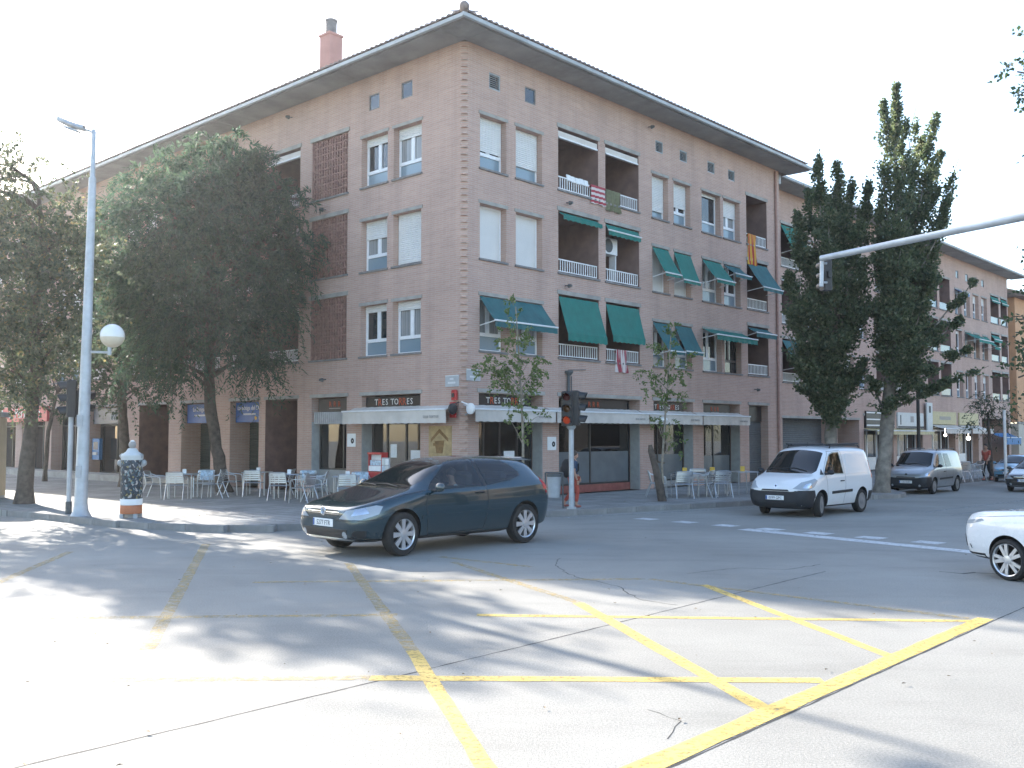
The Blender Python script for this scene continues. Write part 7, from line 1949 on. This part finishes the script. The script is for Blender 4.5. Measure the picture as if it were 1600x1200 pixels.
M['bumper'] = simple('dark_grey_bumper_plastic', (0.016, 0.019, 0.024), .6, var=.15, dirt=.3)
paint_white = carpaint('white_van_paint', (0.72, 0.73, 0.74), .35, 0.0)
paint_silver = carpaint('silver_van_paint', (0.34, 0.36, 0.38), .3, .55)
kg = small_van('delivery_van', 'short white delivery van with dark bumper coming out of the side street', paint_white, '0099 GPC', True)
b = MB()                                                     # rack laid on the roof
for y in (-.55, -.45): b.tube([(.3, y, 1.86), (-1.5, y, 1.87)], .02, 6)
for i in range(5): b.tube([(.2 - i * .38, -.60, 1.84), (.2 - i * .38, .60, 1.845)], .017, 6)
for y in (-.60, .60): b.tube([(.3, y, 1.87), (-1.5, y, 1.88)], .022, 6)
link('roof_rack', b.mesh('roof_rack', M['black']), kg.root)
kg.root.scale = (.97, .97, .97); kg.root.location = (7.98, 26.0, 0); a = R(45); kg.root.rotation_euler = (0, 0, math.atan2(-math.cos(a), -math.sin(a)))
bl = small_van('silver_van', 'silver van with dark bumper parked by the pale poplar trunk', paint_silver, '1364 DRY', False)
bl.root.scale = (.85, .85, .85); bl.root.location = (15.0, 35.5, 0); a = R(43); bl.root.rotation_euler = (0, 0, math.atan2(-math.cos(a), -math.sin(a)))
paint_blue = carpaint('light_blue_car_paint', (0.13, 0.34, 0.50), .3, .3)
paint_black = carpaint('black_car_paint', (0.010, 0.010, 0.012), .2, 0.0)
c = hatchback('hatchback_car', 'light blue hatchback far off at the right edge, beyond the silver van', paint_blue, '4810 GDB'); c.root.scale = (.84,) * 3
c.root.location = (22.7, 43.9, 0); a = R(40); c.root.rotation_euler = (0, 0, math.atan2(-math.cos(a), -math.sin(a)))
c = hatchback('hatchback_car', 'black car cut by the right edge, in front of the light blue car', paint_black, '7391 FKC'); c.root.scale = (.86,) * 3
c.root.location = (19.6, 36.4, 0); a = R(43); c.root.rotation_euler = (0, 0, math.atan2(-math.cos(a), -math.sin(a)))

# white off-roader, only its nose in view
paint_w2 = carpaint('white_suv_paint', (0.74, 0.75, 0.76), .25, 0.0)
st = [(2.30, .48, .78, .92, .56, .64, .56), (2.28, .36, .86, 1.0, .70, .78, .68), (2.18, .30, .97, 1.08, .80, .88, .76), (1.98, .27, 1.04, 1.13, .86, .93, .81), (1.55, .27, 1.08, 1.165, .88, .96, .84), (.95, .27, 1.11, 1.19, .88, .965, .84), (.55, .27, 1.13, 1.22, .88, .965, .80), (.2, .27, 1.15, 1.42, .88, .965, .73), (-.12, .27, 1.16, 1.58, .88, .965, .69), (-.5, .27, 1.18, 1.63, .88, .965, .67), (-1.2, .27, 1.22, 1.61, .88, .965, .65), (-1.8, .30, 1.24, 1.56, .87, .95, .64), (-2.05, .34, 1.22, 1.42, .84, .93, .64), (-2.16, .40, 1.1, 1.2, .8, .88, .66), (-2.2, .46, 1.0, 1.08, .72, .8, .6)]
su = Car('suv_car', 'white off-road car with spoked alloy wheel, only its nose showing at the right edge', 'car', paint_w2, st, (1.33, -1.33), .39)
for sg in (1, -1):
    su.side('side_window', [(.25, 1.20), (-.12, 1.50), (-.35, 1.54), (-.44, 1.20)], 'car_glass', sg); su.side('side_window', [(-.47, 1.20), (-.40, 1.56), (-1.2, 1.53), (-1.3, 1.24)], 'car_glass', sg); su.side('side_window', [(-1.38, 1.26), (-1.3, 1.52), (-1.75, 1.47), (-1.85, 1.28)], 'car_glass', sg)
    su.patch('headlight', [(2.24, sg * .55, .86), (2.12, sg * .72, .94), (1.80, sg * .88, 1.0), (1.76, sg * .91, .97), (2.0, sg * .86, .90)], (-.70, -sg * .71, 0), 'lens', .006, .04)
    su.patch('bumper_vent', [(2.27, sg * .66, .50), (2.24, sg * .72, .70), (2.16, sg * .78, .70), (2.16, sg * .78, .50)], (-.70, -sg * .71, 0), 'black', .008, .04)
    su.side('lower_trim', [(2.30, .30), (2.30, .40), (1.80, .40), (1.77, .30)], 'black', sg, .008); su.side('sill', [(.88, .28), (.88, .40), (-.88, .40), (-.88, .28)], 'black', sg, .008)
    su.seam([(.52, 1.13), (.66, .80), (.70, .42)], sg); su.seam([(-.44, 1.2), (-.46, .8), (-.42, .42)], sg); su.seam([(1.9, 1.02), (1.4, 1.07), (.8, 1.12)], sg, .007); su.handle(-.28, 1.02, sg, paint_w2); su.mirror(.25, sg * .95, 1.20, sg, paint_w2)
    su.wheel(1.33, sg * .85, .345, .24, sg, 'double', 0, 5, 1.2); su.wheel(-1.33, sg * .85, .345, .24, sg, 'double', 0, 5, 1.2)
su.patch('windscreen', [(.62, -.66, 3), (.66, 0, 3), (.62, .66, 3), (.40, .76, 3), (-.08, .64, 3), (-.10, 0, 3), (-.08, -.64, 3), (.40, -.76, 3)], (0, 0, -1), 'car_glass', .005, .07)
su.front('grille', [(-.50, .80), (.50, .80), (.46, .90), (-.46, .90)], 'black', .006, .05); su.front('lower_grille', [(-.50, .42), (.50, .42), (.56, .62), (-.56, .62)], 'black', .006, .05)
h, *_ = su.bvh.ray_cast(Vector((4, 0, .70)), Vector((-1, 0, 0))); su.plate(h.x + .008, .70, '8125 HXL')
su.root.scale = (.84,) * 3
hd = R(116)
fw = Vector((7.03, 13.90)); h2 = Vector((math.cos(hd), math.sin(hd))); lf_ = Vector((-h2.y, h2.x))
p = fw - h2 * 1.33 * .84 - lf_ * .90 * .84
su.root.location = (p.x, p.y, 0); su.root.rotation_euler = (0, 0, hd)
# ------------------------------------------------------------------ people
def skinned(name, nodes, edges, radii, mat, parent, sub=1):
    me = bpy.data.meshes.new(name); me.from_pydata([Vector(n) for n in nodes], edges, [])
    o = bpy.data.objects.new(name, me); COL.objects.link(o)
    m = o.modifiers.new('skin', 'SKIN'); m.use_smooth_shade = True
    for i, r in enumerate(radii): me.skin_vertices[0].data[i].radius = (r, r) if not isinstance(r, tuple) else r
    me.skin_vertices[0].data[0].use_root = True
    s = o.modifiers.new('sub', 'SUBSURF'); s.levels = sub; s.render_levels = sub
    dg = bpy.context.evaluated_depsgraph_get(); dg.update()
    ev = bpy.data.meshes.new_from_object(o.evaluated_get(dg), depsgraph=dg); ev.name = name
    bpy.data.objects.remove(o)
    ev.materials.clear(); ev.materials.append(mat)
    for p in ev.polygons: p.use_smooth = True
    return link(name, ev, parent)
def person(loc, rz, h, label, top, legs, pack=True):
    """walking figure, faces +y"""
    root = empty('person', loc, rz, label, 'person')
    k = h / 1.70
    S = lambda L: [(x * k, y * k, z * k) for x, y, z in L]
    body = S([(0, 0, .92), (0, .01, 1.08), (0, .02, 1.25), (0, .015, 1.40), (0, .02, 1.48), (0, .035, 1.56), (0, .05, 1.64),
              (.17, .01, 1.385), (.22, -.06, 1.13), (.23, .02, .90), (.23, .05, .84), (-.17, .01, 1.385), (-.22, .08, 1.14), (-.21, .22, .96), (-.21, .26, .91),
              (.09, .01, .86), (.10, .10, .48), (.10, .05, .09), (.10, .18, .04), (-.09, .0, .86), (-.10, -.02, .48), (-.10, -.28, .13), (-.10, -.20, .035)])
    ed = [(0, 1), (1, 2), (2, 3), (3, 4), (4, 5), (5, 6), (3, 7), (7, 8), (8, 9), (9, 10), (3, 11), (11, 12), (12, 13), (13, 14), (0, 15), (15, 16), (16, 17), (17, 18), (0, 19), (19, 20), (20, 21), (21, 22)]
    rd = [.125, .115, .13, .11, .05, .085, .085, .055, .042, .032, .03, .055, .042, .032, .03, .085, .058, .038, .032, .085, .058, .038, .032]
    bd = skinned('body', body, ed, [r * k for r in rd], M['skin'], root, 2)
    for sx, hx in ((.23, (.23, .05, .84)), (-.21, (-.21, .26, .91))):       # hands
        nodes = [hx, (hx[0], hx[1] + .015, hx[2] - .05)]; e2 = [(0, 1)]; r2 = [.026, .03]
        for f in range(4):
            a = len(nodes); oy = (f - 1.5) * .019; L = (.062, .07, .066, .05)[f]
            nodes += [(hx[0], hx[1] + .015 + oy, hx[2] - .085), (hx[0] - .006 * (1 if sx > 0 else -1), hx[1] + .02 + oy, hx[2] - .085 - L * .6), (hx[0] - .02 * (1 if sx > 0 else -1), hx[1] + .022 + oy, hx[2] - .085 - L)]; e2 += [(1, a), (a, a + 1), (a + 1, a + 2)]; r2 += [.0095, .0085, .0075]
        a = len(nodes); nodes += [(hx[0], hx[1] + .05, hx[2] - .05), (hx[0], hx[1] + .06, hx[2] - .085)]; e2 += [(0, a), (a, a + 1)]; r2 += [.011, .009]
        skinned('hand', S(nodes), e2, [r * k for r in r2], M['skin'], root, 1)
    sh = [body[i] for i in (0, 1, 2, 3, 7, 8, 11, 12)]
    skinned('shirt', S([(0, 0, .90), (0, .01, 1.08), (0, .02, 1.25), (0, .015, 1.40), (.17, .01, 1.385), (.215, -.05, 1.17), (-.17, .01, 1.385), (-.215, .07, 1.18)]), [(0, 1), (1, 2), (2, 3), (3, 4), (4, 5), (3, 6), (6, 7)], [r * k for r in (.150, .132, .148, .125, .070, .058, .070, .058)], M[top], root, 2)
    skinned('trousers', S([(0, 0, .93), (.09, .01, .86), (.10, .10, .50), (.10, .055, .16), (-.09, .0, .86), (-.10, -.02, .50), (-.10, -.25, .19)]), [(0, 1), (1, 2), (2, 3), (0, 4), (4, 5), (5, 6)], [r * k for r in (.145, .10, .072, .055, .10, .072, .055)], M[legs], root, 2)
    b = MB()
    b.ball((0, .045 * k, 1.60 * k), .098 * k, 14, (.95, 1.08, 1.2)); hd_ = link('head', b.mesh('head', M['skin']), root)
    b = MB(); b.ball((0, .02 * k, 1.64 * k), .108 * k, 14, (.98, 1.05, 1.02)); b.ball((0, -.05 * k, 1.56 * k), .085 * k, 12, (1, .8, 1.3))
    b.v = [v for v in b.v]; link('hair', b.mesh('hair', M['hair']), root)
    b = MB(); b.prism([(.135 * k, 1.60 * k), (.165 * k, 1.565 * k), (.135 * k, 1.56 * k)], -.012, .012, 'yz'); link('nose', b.mesh('nose', M['skin']), hd_)
    b = MB(); [b.ball((x * k, .140 * k, 1.605 * k), .011 * k, 6) for x in (-.035, .035)]; link('eyes', b.mesh('eyes', M['hair']), hd_)
    b = MB(); b.box(-.025 * k, .025 * k, .135 * k, .146 * k, 1.525 * k, 1.535 * k); link('mouth', b.mesh('mouth', M['mural_red']), hd_)
    for q in (17, 21):
        pnt = body[q]; b = MB(); b.ball((pnt[0], pnt[1] + .06 * k, (.045 if q == 17 else .06) * k), .05 * k, 10, (.85, 2.3, .8)); link('shoe', b.mesh('shoe', M['mural_red']), root)
    if pack:
        b = MB(); b.ball((0, 0, 0), .2, 14, (.85, .62, 1.25)); b.ball((0, -.10, -.06), .12, 12, (1, .6, 1.1))
        o = b.build('backpack', M['cloth_black'], None, Vector(loc) + Matrix.Rotation(rz, 3, 'Z') @ Vector((0, -.235 * k, 1.20 * k)), (0, 0, rz)); tag(o, 'black backpack on the back of the walking person', 'backpack')
        b = MB(); [b.tube([(x, .05, .22), (x, .16, .24), (x, .30, .12), (x, .30, -.05), (x * 1.2, .10, -.22)], .018, 6) for x in (-.12, .12)]; link('strap', b.mesh('strap', M['cloth_black']), o)
    return root
person((1.62, 25.78, .15), R(-75), 1.46, 'person with black backpack, navy top and red trousers walking behind the traffic light pole', 'cloth_navy', 'cloth_red')
person((20.0, 41.2, .15), R(120), 1.5, 'person in a red top far off beside the light blue car', 'cloth_red', 'cloth_black', pack=False)

def driver(car, x, y, zs, label, top):
    """person sitting at the wheel, in the car's own axes"""
    mw = Matrix.LocRotScale(car.location, car.rotation_euler, car.scale)
    root = empty('person', mw @ Vector((x, y, 0)), car.rotation_euler.z, label, 'person')
    n = [(0, 0, zs - .30), (-.06, 0, zs), (-.10, 0, zs + .18), (-.09, 0, zs + .30), (-.06, 0, zs + .36), (-.03, 0, zs + .44), (-.02, 0, zs + .50),
         (-.09, .19, zs + .19), (.05, .24, zs + .02), (.25, .14, zs + .06), (-.09, -.19, zs + .19), (.05, -.24, zs + .02), (.25, -.14, zs + .06),
         (.35, .12, zs - .28), (.42, .12, zs - .55), (.35, -.12, zs - .28), (.42, -.12, zs - .55)]
    e = [(0, 1), (1, 2), (2, 3), (3, 4), (4, 5), (5, 6), (2, 7), (7, 8), (8, 9), (2, 10), (10, 11), (11, 12), (0, 13), (13, 14), (0, 15), (15, 16)]
    skinned('body', n, e, [.13, .13, .12, .055, .05, .078, .07, .055, .04, .033, .055, .04, .033, .075, .055, .075, .055], M['skin'], root, 2)
    skinned('shirt', n[:4] + [n[7], n[8], n[10], n[11]], [(0, 1), (1, 2), (2, 3), (2, 4), (4, 5), (2, 6), (6, 7)], [.145, .148, .138, .06, .07, .055, .07, .055], M[top], root, 2)
    b = MB(); b.ball((-.05, 0, zs + .50), .098, 12, (1, .92, .95)); link('hair', b.mesh('hair', M['hair']), root)
driver(gf.root, -.02, .36, .86, 'person in a pale shirt driving the dark blue green hatchback', 'pale_sign')
driver(kg.root, .18, .40, 1.03, 'person in dark clothes at the wheel of the white delivery van', 'cloth_navy')
# ------------------------------------------------------------------ thin mist added to imitate lens glare
GLARE_HAZE = 0.0004
if GLARE_HAZE > 0:
    b = MB(); b.box(-310, 310, -90, 430, -1.0, 19.0)
    hz = bpy.data.materials.new('glare_haze'); hz.use_nodes = True; nt = hz.node_tree
    nt.nodes.remove(nt.nodes['Principled BSDF'])
    v = nt.nodes.new('ShaderNodeVolumePrincipled'); v.inputs['Color'].default_value = (0.92, 0.95, 1.0, 1); v.inputs['Density'].default_value = GLARE_HAZE; v.inputs['Anisotropy'].default_value = 0.66
    nt.links.new(v.outputs[0], nt.nodes['Material Output'].inputs['Volume'])
    o = b.build('glare_haze', hz); tag(o, 'thin mist added over the junction to imitate lens glare', kind='stuff')
    SC.cycles.volume_bounces = 0
